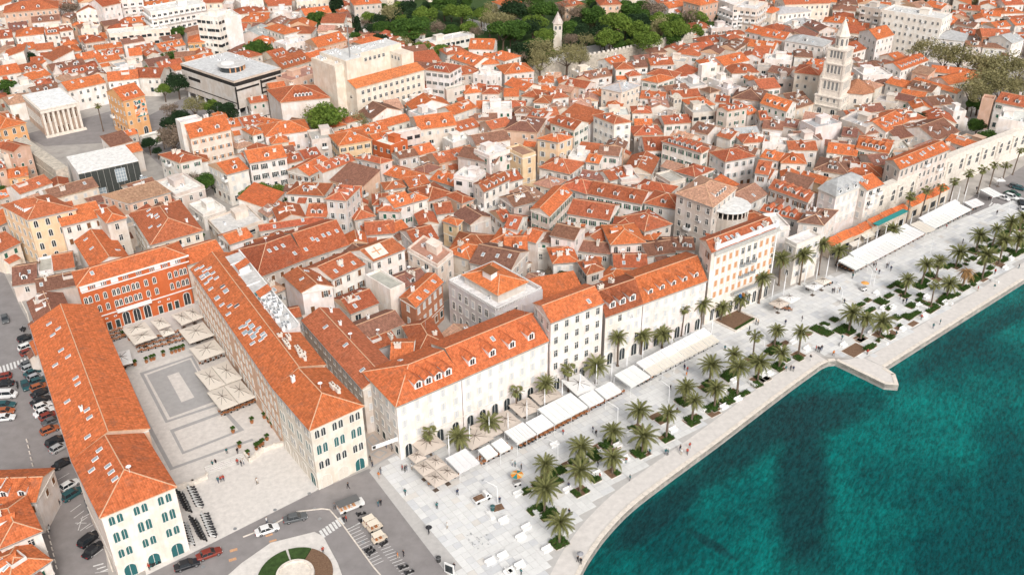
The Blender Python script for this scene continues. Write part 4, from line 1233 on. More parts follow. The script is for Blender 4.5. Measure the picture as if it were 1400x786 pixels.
for xx in (-x2-.03, x2*.06):
    b = MB(); b.box(xx, xx+.7, -y2-.08, -y2+.03, 3.2, h-2.3, 0, bottom=True); b.build('glass_band', M['dark'], r)
for i in range(7):
    for yy in (-y2+1, y2-1):
        b = MB(); xx = -x2+1+(L.W-2)*i/6; b.box(xx-.3, xx+.3, yy-.3, yy+.3, 0, 3.2, 0, top=False); b.build('column', M['paint'], r)
for j in range(1, 6):
    b = MB(); yy = -y2+1+(L.D-2)*j/6; b.box(-x2+.7, -x2+1.3, yy-.3, yy+.3, 0, 3.2, 0, top=False); b.build('column', M['paint'], r)
b = MB(); b.box(-x2+4, x2-4, -y2+4, y2-4, 0, 3.2, 0, top=False); b.build('shopfront', M['glass'], r)
lo = MB(); lo.ring(-x2*.2, -y2*.25, [(5.0, h), (5.0, h+2.1)], 20, 0); lo = lo.build('roof_lounge', M['glass'], r)
b = MB(); b.ring(-x2*.2, -y2*.25, [(5.5, h+2.1), (5.7, h+2.25), (5.7, h+2.5), (5.3, h+2.6)], 24, 0); b.build('lounge_roof', M['flatroof'], lo, color=(.62, .6, .58))
b = MB(); b.ring(-x2*.2-1, -y2*.25+1, [(2.7, h+2.61), (2.7, h+2.9), (2.4, h+3.0)], 24, 0); b.build('dome_light', M['paint'], lo)
for a in range(6):
    t = -2.3+a*.42; b = MB(); X, Y = -x2*.2+5.1*math.cos(t), -y2*.25+5.1*math.sin(t); b.box(X-.25, X+.25, Y-.1, Y+.1, h, h+2.0, 0); b.build('curtain', M['orangeshut'], lo)
for k in range(10):
    rr = random.Random(k+50); put('air_conditioner', AME, r, (rr.uniform(x2*.1, x2*.9), rr.uniform(0, y2*.9), h+.06), 0)

# tall cream-white block with a slim orange roof in front
L = L_WHITE; r = frame_root('office_block', L, 'tall cream-white block with three rows of windows and a long orange lean-to roof')
x2, y2, h = L.W/2, L.D/2, L.h
cw = (.80, .72, .62)
b = MB(); zr = h+1.9
b.poly([(-x2, -y2, 0), (x2, -y2, 0), (x2, -y2, h), (-x2, -y2, h)]); b.poly([(x2, -y2, 0), (x2, -y2+5, 0), (x2, -y2+5, zr), (x2, -y2, h)]); b.poly([(-x2, -y2+5, 0), (-x2, -y2, 0), (-x2, -y2, h), (-x2, -y2+5, zr)])
b.box(-x2, -x2+8, -y2+5, y2+8, 0, h+9.5, 0); b.box(-x2-4, -x2, -y2+7, y2+8, 0, h+8, 0); b.box(-x2+8, x2-1, y2-2.2, y2+8, 0, h+8.5, 0); b.box(x2-7, x2-1, -y2+5, y2-2.2, 0, h+6.5, 0)
b.box(-x2+8, x2-7, -y2+5, y2-2.2, 0, h-1, 0)
b.build('wall', M['wall'], r, color=cw)
b = MB(); q = [(-x2-.3, -y2-.4, h-.05), (x2+.3, -y2-.4, h-.05), (x2+.3, -y2+5, zr+.1), (-x2-.3, -y2+5, zr+.1)]
b.poly([(p[0], p[1], p[2]+.2) for p in q], 0, [(0, 0), (L.W, 0), (L.W, 5.5), (0, 5.5)])
for i in range(4): j = (i+1) % 4; b.poly([q[i], q[j], (q[j][0], q[j][1], q[j][2]+.2), (q[i][0], q[i][1], q[i][2]+.2)], 1)
b.build('roof', [M['tile'], M['mortar']], r, color=(.62, .2, .075))
b = MB(); b.box(-x2+9.3, x2-7.3, -y2+5.3, y2-2.5, h-1, h-.9, 0); b.box(-x2+.4, -x2+7.6, -y2+5.4, y2+7.6, h+9.5, h+9.6, 0); b.box(-x2+8.4, x2-1.4, y2-1.8, y2+7.6, h+8.5, h+8.6, 0); b.build('flat_roof', M['flatroof'], r, color=(.66, .65, .63))
for k in range(3):
    for i in range(11): put('window', window_mesh('plain', 1.2, 1.4), r, (-x2+3+(L.W-6)*i/10, -y2, h-2.2-3.3*k), 0)
for i in range(7): put('window', window_mesh('plain', 1.1, 1.3), r, (-x2+10+i*2.2, y2-2.2, h+5.6), 0)
for i in range(3): put('window', window_mesh('plain', 1.1, 1.3), r, (x2-7, -y2+7+i*2.1, h+4.6), -math.pi/2)
b = MB(); b.box(-x2-.1, x2+.1, -y2-.15, -y2, 3.4, 3.7, 0, bottom=True); b.build('cornice', M['trim'], r)
for i in range(9): put('shopfront', window_mesh('strip', 1.5, 1.5), r, (-x2+2+(L.W-4)*i/8, -y2, 1.9), 0)
b = MB(); b.tube((-x2+4, -y2+8, h+9.6), (-x2+4, -y2+8, h+22), .28, .16, 8, 0)
for z in range(8): b.box(-x2+3.6, -x2+4.4, -y2+7.9, -y2+8.1, h+11+z*1.3, h+11.1+z*1.3, 0, bottom=True)
b.build('mast', M['metal'], r)
for k in range(26):
    rr = random.Random(k); 
    if k < 12: p = (rr.uniform(-x2+10, x2-2), y2+rr.uniform(0, 6), h+8.6)
    elif k < 18: p = (rr.uniform(-x2+1, -x2+8), rr.uniform(-y2+7, y2+7), h+9.6)
    else: p = (rr.uniform(-x2-3.4, -x2-1), rr.uniform(-y2+8, y2+7), h+8)
    put('air_conditioner', AME, r, p, rr.choice((0, 1.57)))
b = MB(); b.box(-x2-.05, -x2+.02, -y2+3.2, -y2+4.4, h-4.6, h-4.2, 0, bottom=True); b.box(-x2-.05, -x2+.02, -y2+3.6, -y2+4.0, h-4.2, h-3.6, 0, bottom=True); b.build('emblem', M['dark'], r)

# shopping hall with a white roof and a charcoal front
L = L_HALL; r = frame_root('market_hall', L, 'low wide hall with bright white roof and charcoal front panels behind old wall')
x2, y2, h = L.W/2, L.D/2, L.h
b = MB(); b.box(-x2, x2, -y2, y2, 0, h-.2, 0, top=False); b.build('wall', M['wall'], r, color=(.72, .71, .69))
b = MB(); b.box(-x2, x2, -y2, y2, h-.2, h+.25, 0, bottom=True)
for i in range(8):
    xx = -x2+(i+.5)*L.W/8; b.box(xx-.06, xx+.06, -y2+.3, y2-.3, h+.25, h+.33, 0)
b.build('roof', M['flatroof'], r, color=(.80, .78, .75))
n = 10
M['darkpanel'] = mat('charcoal_panel', (.055, .06, .055), .7, noise=.2, nscale=1)
for i in range(n):
    x0 = -x2+L.W*i/n
    b = MB(); b.box(x0+.05, x0+L.W/n-.05, -y2-.15, -y2, .6, h-.3, 0, bottom=True); b.build('panel', M['darkpanel'], r)
for (x0, x1, z0, z1) in ((-x2*.72, -x2*.25, .8, 4.6), (x2*.16, x2*.5, 5.2, 9.8), (x2*.92, x2+1.5, .8, 5.2)):
    g = MB(); g.box(x0, x1, -y2-.3, -y2-.15, z0, z1, 0, bottom=True); gg = g.build('window', M['skyglass'], r)
    for i in range(5):
        q = MB(); xx = x0+(x1-x0)*i/4; q.box(xx-.05, xx+.05, -y2-.36, -y2-.28, z0, z1, 0); q.build('mullion', M['paint'], gg)
    for i in range(1, 4):
        q = MB(); zz = z0+(z1-z0)*i/4; q.box(x0, x1, -y2-.36, -y2-.3, zz-.04, zz+.04, 0, bottom=True); q.build('mullion', M['paint'], gg)

# columned stone hall
L = L_TEMPLE; r = frame_root('columned_hall', L, 'pale stone hall with a flat white roof and a portico of tall square columns')
x2, y2, h = L.W/2, L.D/2, L.h
b = MB(); b.box(-x2, x2, -y2+2.2, y2, 0, h-1.2, 0, top=False); b.build('wall', M['wall'], r, color=(.68, .52, .42))
b = MB(); b.box(-x2-.3, x2+.3, -y2-.3, y2+.3, h-1.2, h, 0, bottom=True); b.box(-x2-.5, x2+.5, -y2-.5, y2+.5, h, h+.3, 0, bottom=True); b.build('entablature', M['palestone'], r)
b = MB(); b.box(-x2+.3, x2-.3, -y2+.3, y2-.3, h+.3, h+.45, 0); b.box(-x2*.5, -x2*.2, -y2*.2, y2*.7, h+.45, h+.75, 0); b.build('roof', M['flatroof'], r, color=(.80, .80, .79))
for i in range(8):
    xx = -x2+.5+(L.W-1)*i/7; b = MB(); b.box(xx-.42, xx+.42, -y2+.05, -y2+.9, 0, h-1.2, 0, top=False); b.box(xx-.55, xx+.55, -y2-.05, -y2+1, h-1.6, h-1.2, 0, bottom=True, top=False); b.build('column', M['palestone'], r)
for i in range(7):
    xx = -x2+.5+(L.W-1)*(i+.5)/7; put('door' if i in (2, 3, 4) else 'window', window_mesh('shut_brown', .9, 2.4), r, (xx, -y2+2.2, 1.3 if i in (2, 3, 4) else 6), 0)
for i in range(9): put('window', window_mesh('plain', .9, 3.6), r, (-x2, -y2+4+(L.D-6)*i/8, h*.45), -math.pi/2)
b = MB()
for k in range(4): b.box(-x2-.6, x2+.6, -y2-.5-k*.4, -y2-.1-k*.4, 0, .65-k*.16, 0)
b.build('steps', M['palestone'], r)

# lilac-grey building with balustrade terrace and set-back hipped storey
s = relabel(680, 400, 'balustraded_building', 'lilac-grey building with white balustrade and orange hipped upper storey on the square')
r = s.root; x2, y2, h = s.W/2, s.D/2, s.h
hip = B(); ins = 2.6
for wi, (nx, ny, Lw, dd) in enumerate(((0, -1, s.W, y2), (1, 0, s.D, x2), (-1, 0, s.D, x2))):
    nc = int(Lw/2.3); yaw = math.atan2(nx, -ny)
    for k in range(3):
        for i in range(nc):
            u = (i+.5)/nc*Lw-Lw/2; lp = (u, -dd, h-2.3-k*3.6) if nx == 0 else (nx*dd, u, h-2.3-k*3.6)
            put('window', window_mesh('arch' if k == 2 else ('plain' if (i+k) % 3 else 'shut_greyshut'), 1.0, 2.0 if k < 2 else 2.4), r, lp, yaw)
for side in range(4):
    n = 26
    A_ = [(-x2, -y2), (x2, -y2), (x2, y2), (-x2, y2)][side]; B_ = [(-x2, -y2), (x2, -y2), (x2, y2), (-x2, y2)][(side+1) % 4]
    bm = MB(); d = Vector((B_[0]-A_[0], B_[1]-A_[1], 0)); Ld = d.length; d.normalize(); nn = Vector((d.y, -d.x, 0))
    for i in range(int(Ld/.5)):
        p = Vector((A_[0], A_[1], 0))+d*(i+.5)*.5+nn*.12; bm.box(p.x-.09, p.x+.09, p.y-.09, p.y+.09, h+.2, h+.85, 0)
    p0 = Vector((A_[0], A_[1], 0))+nn*.12; p1 = Vector((B_[0], B_[1], 0))+nn*.12
    bm.tube((p0.x, p0.y, h+.95), (p1.x, p1.y, h+.95), .17, .17, 4, 0)
    bm.build('balustrade', M['paint'], r)
X2, Y2 = x2-ins, y2-ins; b = MB(); b.box(-X2, X2, -Y2, Y2, h, h+2.4, 0, top=False); up_ = b.build('upper_storey', M['wall'], r, color=(.7, .66, .62))
b = MB(); z = h+2.4; hr = Y2*.42 if Y2 < X2 else X2*.42; e = .5
P = [(-X2-e, -Y2-e), (X2+e, -Y2-e), (X2+e, Y2+e), (-X2-e, Y2+e)]; mn = min(X2, Y2)+e
ra, rb = ((-X2-e+mn, 0), (X2+e-mn, 0)) if X2 > Y2 else ((0, -Y2-e+mn), (0, Y2+e-mn))
if X2 > Y2: F_ = [[P[0], P[1], rb, ra], [P[1], P[2], rb], [P[2], P[3], ra, rb], [P[3], P[0], ra]]
else: F_ = [[P[0], P[1], ra], [P[1], P[2], rb, ra], [P[2], P[3], rb], [P[3], P[0], ra, rb]]
for f_ in F_:
    d = Vector((f_[1][0]-f_[0][0], f_[1][1]-f_[0][1])).normalized(); nn = Vector((-d.y, d.x))
    b.poly([(p[0], p[1], z+.15 if i < 2 else z+hr) for i, p in enumerate(f_)], 0, [((Vector(p)-Vector(f_[0])).dot(d), (Vector(p)-Vector(f_[0])).dot(nn)*1.08) for p in f_])
b.prism(P, z-.05, z+.15, 1, top=False)
ro = b.build('roof', [M['tile'], M['mortar']], r, color=(.66, .19, .065))
b = MB()
for i in range(4):
    e_ = ra if (i in ((0, 3) if X2 > Y2 else (0, 1))) else rb; b.tube((*P[i], z+.2), (*e_, z+hr+.02), .12, .12, 4, 0)
b.tube((*ra, z+hr+.02), (*rb, z+hr+.02), .12, .12, 4, 0); b.build('ridge_tiles', M['mortar'], ro)
b = MB(); b.box(-1.6, 1.6, -2.6, -.6, z+.8, z+2.8, 0, top=False); b.poly([(-1.9, -2.9, z+2.8), (1.9, -2.9, z+2.8), (1.9, -.2, z+3.3), (-1.9, -.2, z+3.3)], 1); b.build('roof_box', [M['paint'], M['brown']], r)

# hotel: attic, pilasters, balconies, orange blinds
s = relabel(1010, 325, 'hotel', 'tall white waterfront hotel with orange blinds, small balconies and a red roof')
r = s.root; x2, y2, h = s.W/2, s.D/2, s.h
b = MB(); b.box(-x2-.5, x2+.5, -y2-.7, -y2, h-1.0, h-.6, 0, bottom=True); b.box(-x2-.3, x2+.3, -y2-.4, -y2, h-.6, h+.1, 0); b.build('cornice', M['concrete'], r)
b = MB(); b.box(-x2, x2, -y2-.1, -y2+.35, h+.1, h+1.2, 0)
for xx in (-x2+.6, -x2*.32, x2*.38, x2-.6): b.box(xx-.5, xx+.5, -y2-.2, -y2+.5, h+.1, h+2.0, 0)
b.build('attic', M['paint'], r)
for i in range(11):
    xx = -x2+s.W*i/10*.985+.15; b = MB(); b.box(xx-.22, xx+.22, -y2-.14, -y2, 7.4, h-1.0, 0, top=False); b.build('pilaster', M['paint'], r)
for i in range(10):
    xx = -x2+s.W*(i+.5)/10*.985+.15
    for k in range(4):
        z = h-3.1-k*3.25; mid = i in (4, 5, 6)
        put('window', window_mesh('shut_orangeshut' if not mid or k > 1 else 'plain', 1.0, 1.7), r, (xx, -y2, z), 0)
        if mid and k in (1, 2):
            b = MB(); b.ring(xx, -y2, [(.95, z-1.3), (.95, z-1.1)], 12, 0); b.ring(xx, -y2, [(.93, z-1.1), (.93, z-.3)], 12, 1, cap=False); b.build('balcony', [M['trim'], M['metal']], r)
    put('door' if i in (4, 6) else 'window', window_mesh('arch', 1.3, 3.4), r, (xx, -y2, 2.3), 0)
b = MB(); b.box(-x2*.35, x2*.4, -y2-1.3, -y2, 6.2, 6.5, 0, bottom=True); b.box(-x2*.35, x2*.4, -y2-1.3, -y2-1.2, 6.5, 7.3, 1); b.build('balcony', [M['concrete'], M['metal']], r)
b = MB(); b.box(-x2-.1, x2+.1, -y2-.25, -y2, 4.7, 5.0, 0, bottom=True); b.build('string_course', M['trim'], r)
for (i, c_) in enumerate(((.05, .2, .5), (.7, .3, .1), (.75, .75, .75))):
    b = MB(); b.tube((i*1.1-1.5, -y2-.1, 5.4), (i*1.1-1.5, -y2-1.8, 6.4), .03, .03, 4, 0); fl = b.build('flagpole', M['white_metal'], r)
    b = MB(); b.box(i*1.1-1.5, i*1.1-1.46, -y2-1.7, -y2-.8, 4.9, 6.0, 0, bottom=True); b.build('flag', M['canvas'], fl, color=c_)

# red arcaded palace on the square
s = relabel(180, 380, 'arcaded_palace', 'brick-red arcaded palace with orange roof and white arched windows closing the square')
r = s.root; x2, y2, h = s.W/2, s.D/2, s.h; W = s.W
n = 15
def colx(i): return -x2+W*(i+.5)/n
b = MB(); b.box(-x2-.3, x2+.3, -y2-.45, -y2, h-.45, h-.05, 0, bottom=True); b.box(-x2-.1, x2+.1, -y2-.2, -y2, h-2.1, h-1.85, 0, bottom=True); b.box(-x2-.1, x2+.1, -y2-.2, -y2, 4.6, 4.85, 0, bottom=True); b.build('cornice', M['paint'], r)
groups_ = [(-.93, 2), (-.77, 1), (-.62, 1), (-.42, 2), (-.24, 2), (-.06, 2), (.14, 1), (.3, 1), (.6, 1), (.72, 1), (.86, 2)]
for u, k in groups_:
    for j in range(k):
        xx = u*x2+(j-.5*(k-1))*1.05
        for z in (10.1, 6.9): put('window', window_mesh('arch', .72, 1.75), r, (xx, -y2, z), 0)
for u in (-.8, -.6, -.2, .05, .3, .55, .8):
    for j in (-.55, 0, .55):
        b = MB(); xx = u*x2+j*.9; b.box(xx-.17, xx+.17, -y2-.12, -y2, h-1.7, h-.6, 0, bottom=True); b.box(xx-.1, xx+.1, -y2-.16, -y2-.11, h-1.6, h-.7, 1, bottom=True); b.build('vent', [M['paint'], M['dark']], r)
for u in (-.68, -.4, .4, .72, -.95):
    b = MB(); xx = u*x2; b.box(xx-.9, xx+.9, -y2-.08, -y2, h-1.7, h-.6, 0, bottom=True); b.build('frieze_panel', M['paint'], r)
for u in (-.9, -.35, -.15, .05, .83): put('arcade_arch', window_mesh('arch', 1.6, 3.6), r, (u*x2, -y2, 2.0), 0)  # dark panes take the place of the shade within the arcade
for u in (-.68, -.52, .3, .48, .62): put('door', window_mesh('shut_dkgreen', 1.0, 2.2), r, (u*x2, -y2, 1.25), 0)
for u in (-.7, -.54, .3, .48): 
    b = MB(); xx = u*x2
    P = [(xx+.42*math.cos(t*math.pi/5), -y2-.1, 3.6+.27*math.sin(t*math.pi/5)) for t in range(10)]
    b.poly(P, 0); b.poly([(p[0]*.3+xx*.7, -y2-.14, 3.6+(p[2]-3.6)*.6) for p in P], 1); b.build('oval_window', [M['paint'], M['glass']], r)
b = MB(); b.box(-x2*.5, x2*.15, -y2-1.1, -y2, 4.55, 4.9, 0, bottom=True); b.box(-x2*.5, x2*.15, -y2-1.1, -y2-1.0, 4.9, 5.7, 0)
b.box(-x2*.5, -x2*.5+.1, -y2-1.0, -y2, 4.9, 5.7, 0); b.box(x2*.15-.1, x2*.15, -y2-1.0, -y2, 4.9, 5.7, 0); b.build('balcony', M['paint'], r)

relabel(170, 640, 'seafront_wing', 'cream end pavilion of the left arcade wing with teal shutters and orange hipped roof', 'building')
relabel(110, 520, 'arcade_wing', 'long left arcade wing with mottled orange roof above the car street', 'building')
relabel(440, 545, 'seafront_pavilion', 'cream end pavilion of the right arcade wing with green shutters beside the shopping street', 'building')
w2 = relabel(350, 435, 'arcade_wing', 'long right arcade wing with skylights and a white roof terrace of machines', 'building')
relabel(600, 500, 'waterfront_block', 'white corner waterfront block with orange hipped roof and small dormers', 'building')
relabel(680, 475, 'waterfront_block', 'white waterfront block with orange roof and long dormers next to the taller one', 'building')
relabel(780, 415, 'tall_waterfront_house', 'tall white waterfront house with a flag balcony and orange roof', 'building')
relabel(855, 395, 'waterfront_house', 'waterfront house with three long dormers right of the tall flagged one', 'building')
relabel(915, 385, 'waterfront_block', 'long waterfront block with a row of small dormers left of the hotel', 'building')

# white terrace of machines on the right arcade wing (local x runs from the palace towards the sea, y from the square to the street)
M['teallight'] = mat('teal_rooflight', (.05, .25, .26), .3)
r = w2.root; x2, y2, h = w2.W/2, w2.D/2, w2.h; k_ = w2.k
X_ = lambda x, y: x+k_*y
def tbox(name, x0, x1, y0, y1, z0, z1, m, color=None):
    b = MB(); b.prism([(X_(x0, y0), y0), (X_(x1, y0), y0), (X_(x1, y1), y1), (X_(x0, y1), y1)], z0, z1); return b.build(name, m, r, color=color)
hh = h+y2*.28
tbox('roof_terrace', -x2+3, x2*.5, y2*.3, y2+.5, h-.4, hh, M['flatroof'], (.60, .585, .57))
tbox('parapet', -x2+3, x2*.5, y2+.2, y2+.5, hh, hh+.7, M['paint'])
for k in range(44):
    rr = random.Random(k*3+1); xx, yy = rr.uniform(-x2*.02, x2*.47), rr.uniform(y2*.4, y2*.95); o = put('air_conditioner', AME, r, (X_(xx, yy), yy, hh), rr.choice((0, 1.57, .1)))
    sc = rr.uniform(.6, 1.5); o.scale = (sc, sc*.8, sc)
for k in range(2): tbox('teal_skylight', -x2*.16+k*2.6, -x2*.16+k*2.6+1.2, y2*.42, y2*.95, hh+.02, hh+.4, M['teallight'])
rr = random.Random(8)
for k in range(9): xx, yy = x2*(.56+.045*k), y2*rr.choice((.15, .4, .6)); put('chimney', CME[3 if k % 2 else 1], r, (X_(xx, yy), yy, h+y2*.4*(1-yy/y2)+.1), rr.choice((0, 1.57)))
for x0 in (-x2*.62, -x2*.1):
    tbox('stair_hut', x0, x0+2.6, y2*.45, y2*.9, hh, hh+1.4, M['paint'])
    b = MB(); y0, y1 = y2*.4, y2*.95; b.poly([(X_(x0-.3, y0), y0, hh+1.4), (X_(x0+2.9, y0), y0, hh+1.4), (X_(x0+2.9, y1), y1, hh+2.3), (X_(x0-.3, y1), y1, hh+2.3)], 0, [(0, 0), (3, 0), (3, 4), (0, 4)]); b.build('hut_roof', M['tile'], r, color=(.58, .16, .06))
for k in range(9): xx = -x2+4+k*2.1; tbox('terrace_wall', xx, xx+.15, y2*.35, y2*.95, hh, hh+.35, M['paint']) if k in (2, 5, 8) else None
rr = random.Random(5)
for k in range(44):   # many small skylights on the long slope
    xx = rr.uniform(-x2+2, -x2*.05) if k < 26 else rr.uniform(x2*.15, x2*.48); fr = rr.choice((.15, .35, .55)) if k < 26 else rr.choice((.25, .4, .55, .7)); yy = -y2*(1-fr); put_tilt('skylight', SME, r, (X_(xx, yy), yy, h+y2*.4*fr+.22), 0, math.atan(.4))

# round white roof drum
p = un(*tp(7, 1195, 420), 0); r = tag(empty('round_roof_building', (p.x, p.y, 0)), 'round stone drum with a bright white flat roof behind the hotel', 'building')
p12 = un(*tp(7, 1195, 347), 13.6); r.location = (p12.x, p12.y, 0)
b = MB(); b.ring(0, 0, [(5.6, 0), (5.6, 11.2)], 24, 0, cap=False); b.build('wall', M['wall'], r, color=(.55, .5, .45))
for i in range(24):
    t = i*math.pi/12; b = MB(); b.box(-.15, .15, -.15, .15, 11.2, 13.1, 0); o = b.build('column', M['palestone'], r, (5.5*math.cos(t), 5.5*math.sin(t), 0))
b = MB(); b.ring(0, 0, [(4.6, 11.2), (4.6, 13.0)], 24, 0, cap=True); b.build('core', M['dark'], r)
b = MB(); b.ring(0, 0, [(6.0, 13.1), (6.2, 13.2), (6.2, 13.5), (5.9, 13.6), (0.2, 13.9)], 16, 0); b.build('roof', M['flatroof'], r, color=(.74, .73, .71))

# cross laid on the church roof
s = near_px(515, 345); r = s.root; y2, h = s.D/2, s.h
tag(r, 'white church with a red-brown roof carrying a pale square marked with a cross', 'church'); r.name = 'church'
tl_ = math.atan(.4); Mx = Matrix.Translation((-1.5, -y2*.5, h+y2*.4*.5+.36)) @ Matrix.Rotation(tl_, 4, 'X')
b = MB(); b.box(-2.4, 2.4, -2.1, 2.1, -.1, .04, 0, M=Mx); pl = b.build('roof_panel', M['palestone'], r)
b = MB(); b.box(-1.5, 1.5, -.16, .16, .04, .1, 0, M=Mx); b.box(-.16, .16, -1.5, -.16, .04, .1, 0, M=Mx); b.box(-.16, .16, .16, 1.5, .04, .1, 0, M=Mx); b.build('cross', M['orangeshut'], pl)

# mural on the peach house
s = near_px(165, 145); r = s.root; x2, y2, h = s.W/2, s.D/2, s.h
tag(r, 'peach corner house with a colourful mural on its gable wall and orange roof', 'house')
def mural():
    m_ = bpy.data.materials.new('mural_paint'); m_.use_nodes = True; nt = m_.node_tree; b = nt.nodes['Principled BSDF']; b.inputs['Roughness'].default_value = .9
    v = nt.nodes.new('ShaderNodeTexVoronoi'); v.inputs['Scale'].default_value = .9; g = nt.nodes.new('ShaderNodeNewGeometry'); nt.links.new(g.outputs['Position'], v.inputs['Vector'])
    s_ = nt.nodes.new('ShaderNodeSeparateColor'); nt.links.new(v.outputs['Color'], s_.inputs[0])
    c = nt.nodes.new('ShaderNodeValToRGB'); e = c.color_ramp; e.interpolation = 'CONSTANT'
    e.elements[0].color = (.03, .2, .2, 1); e.elements[1].position = .3; e.elements[1].color = (.7, .2, .05, 1)
    for p_, q in ((.5, (.8, .7, .6, 1)), (.68, (.05, .08, .1, 1)), (.82, (.75, .45, .3, 1))): k = e.elements.new(p_); k.color = q
    nt.links.new(s_.outputs[0], c.inputs[0]); nt.links.new(c.outputs[0], b.inputs['Base Color']); return m_
b = MB(); b.box(-x2*.35, x2*.75, -y2-.06, -y2+.02, h-7.5, h-1.2, 0, bottom=True); b.build('mural', mural(), r)

# bell tower
def rot_root(name, p, ang, label, cat): return tag(empty(name, (p.x, p.y, 0), ang), label, cat)
th = rise(1152.6, 25.7, 1134, 160)
A_TOWN = math.atan2(21.8, 34.2)*.9
r = rot_root('bell_tower', TOWER, R(-38), 'tall pale stone bell tower of open arched storeys with a pointed spire', 'bell tower')
k = th/57.0
lv = [(0, 9, 5.3), (9, 14.5, 5.1), (14.5, 24, 4.3), (24, 33, 3.9), (33, 41, 3.5), (41, 48, 2.45)]
for i, (z0, z1, hw) in enumerate(lv):
    z0 *= k; z1 *= k; hw *= 1.0; b = MB()
    if i < 5:
        b.box(-hw, hw, -hw, hw, z0, z1-.5, 0, top=False); b.box(-hw-.35, hw+.35, -hw-.35, hw+.35, z1-.5, z1, 0, bottom=True); b.box(-hw-.12, hw+.12, -hw-.12, hw+.12, z0+(z1-z0)*.32, z0+(z1-z0)*.32+.25, 0, bottom=True)
        b.build('storey', M['palestone'], r)
        for q in range(4):
            a = q*math.pi/2; nx, ny = math.sin(a), -math.cos(a)
            xs = (-.5, .5) if i in (0,) else ((-.55, -.18, .18, .55) if i in (2, 3, 4) else (-.5, 0, .5))
            for u in xs:
                hh = (z1-z0)*(.5 if i > 1 else .4)
                put('arched_opening', window_mesh('arch', .75 if i > 0 else 1.6, hh), r, (nx*hw+(-ny)*u*hw, ny*hw+nx*u*hw, z0+(z1-z0)*.62), a)
            for u in (-.95, .95):
                c = MB(); c.box(-.3, .3, -.3, .3, z0, z1-.5, 0, top=False); c.build('corner_column', M['palestone'], r, (nx*hw+(-ny)*u*hw, ny*hw+nx*u*hw, 0))
    else:
        b.ring(0, 0, [(hw, z0), (hw, z1-.4), (hw+.5, z1-.3), (hw+.5, z1)], 8, 0); b.build('lantern', M['palestone'], r)
        for q in range(8):
            a = (q+.5)*math.pi/4+math.pi/2; put('arched_opening', window_mesh('arch', .8, (z1-z0)*.55), r, (hw*.93*math.sin(a), -hw*.93*math.cos(a), z0+(z1-z0)*.5), a)
b = MB(); b.ring(0, 0, [(2.8, 48*k), (2.6, 48.6*k), (1.35, 53*k), (.25, 56.4*k), (.12, 57*k)], 8, 0); b.ring(0, 0, [(.1, 57*k), (.3, 57.3*k), (.05, 57.9*k)], 6, 0); b.build('spire', M['palestone'], r)

# octagonal cathedral
r = rot_root('cathedral', CATH, R(5), 'low octagonal stone cathedral with a brown tiled pyramid roof beside the bell tower', 'church')
b = MB(); b.ring(0, 0, [(6.8, 0), (6.8, 9.5), (7.1, 9.6), (7.1, 10)], 8, 0); b.build('wall', M['palestone'], r)
b = MB()
for i in range(8):
    a0, a1 = i*math.pi/4, (i+1)*math.pi/4; b.poly([(7.4*math.cos(a0), 7.4*math.sin(a0), 9.9), (7.4*math.cos(a1), 7.4*math.sin(a1), 9.9), (0, 0, 14.2)], 0, [(0, 0), (8, 0), (4, 11)])
ro = b.build('roof', M['tile'], r, color=(.40, .18, .10))
b = MB(); b.ring(0, 0, [(.4, 14), (.5, 14.8), (.1, 15.6)], 8, 0); b.build('finial', M['palestone'], ro)
for i in range(8):
    a = (i+.5)*math.pi/4+math.pi/2; put('window', window_mesh('arch', .9, 1.8), r, (6.3*math.sin(a), -6.3*math.cos(a), 7), a)

# small belfries
def belfry(name, p, w, h, label, cat='bell tower', ang=0, spire=True, col=(.7, .64, .56)):
    r = rot_root(name, p, ang, label, cat); hb = h*(.72 if spire else .88); b = MB()
    b.box(-w, w, -w, w, 0, hb-.3, 0, top=False); b.box(-w-.25, w+.25, -w-.25, w+.25, hb-.3, hb, 0, bottom=True); b.box(-w-.1, w+.1, -w-.1, w+.1, hb*.7, hb*.7+.25, 0, bottom=True); b.build('shaft', M['wall'], r, color=col)
    for q in range(4):
        a = q*math.pi/2; nx, ny = math.sin(a), -math.cos(a)
        for u in (-.5, .5): put('arched_opening', window_mesh('arch', w*.5, hb*.14), r, (nx*w+(-ny)*u*w, ny*w+nx*u*w, hb*.85), a)
    b = MB(); b.ring(0, 0, [(w*1.35, hb), (w*.08, h), (.02, h*1.03)] if spire else [(w*1.4, hb), (w*.5, hb+w*.7), (.1, h)], 4 if not spire else 8, 0); b.build('spire', M['flatroof'] if spire else M['stone'], r, color=(.58, .5, .45))
belfry('park_belfry', BELF, 2.0, rise(764, 17, 762, 68), 'slim pale belfry with a pointed stone spire among the park trees')
belfry('church_belfry', un(*tp(3, 900, 640)), 1.7, 11, 'small square white belfry standing among the roofs of the old town', spire=False, ang=R(20))
belfry('monastery_belfry', un(*tp(1, 335, 500)), 1.5, 12.5, 'short white belfry at the monastery behind the columned hall', ang=R(25))
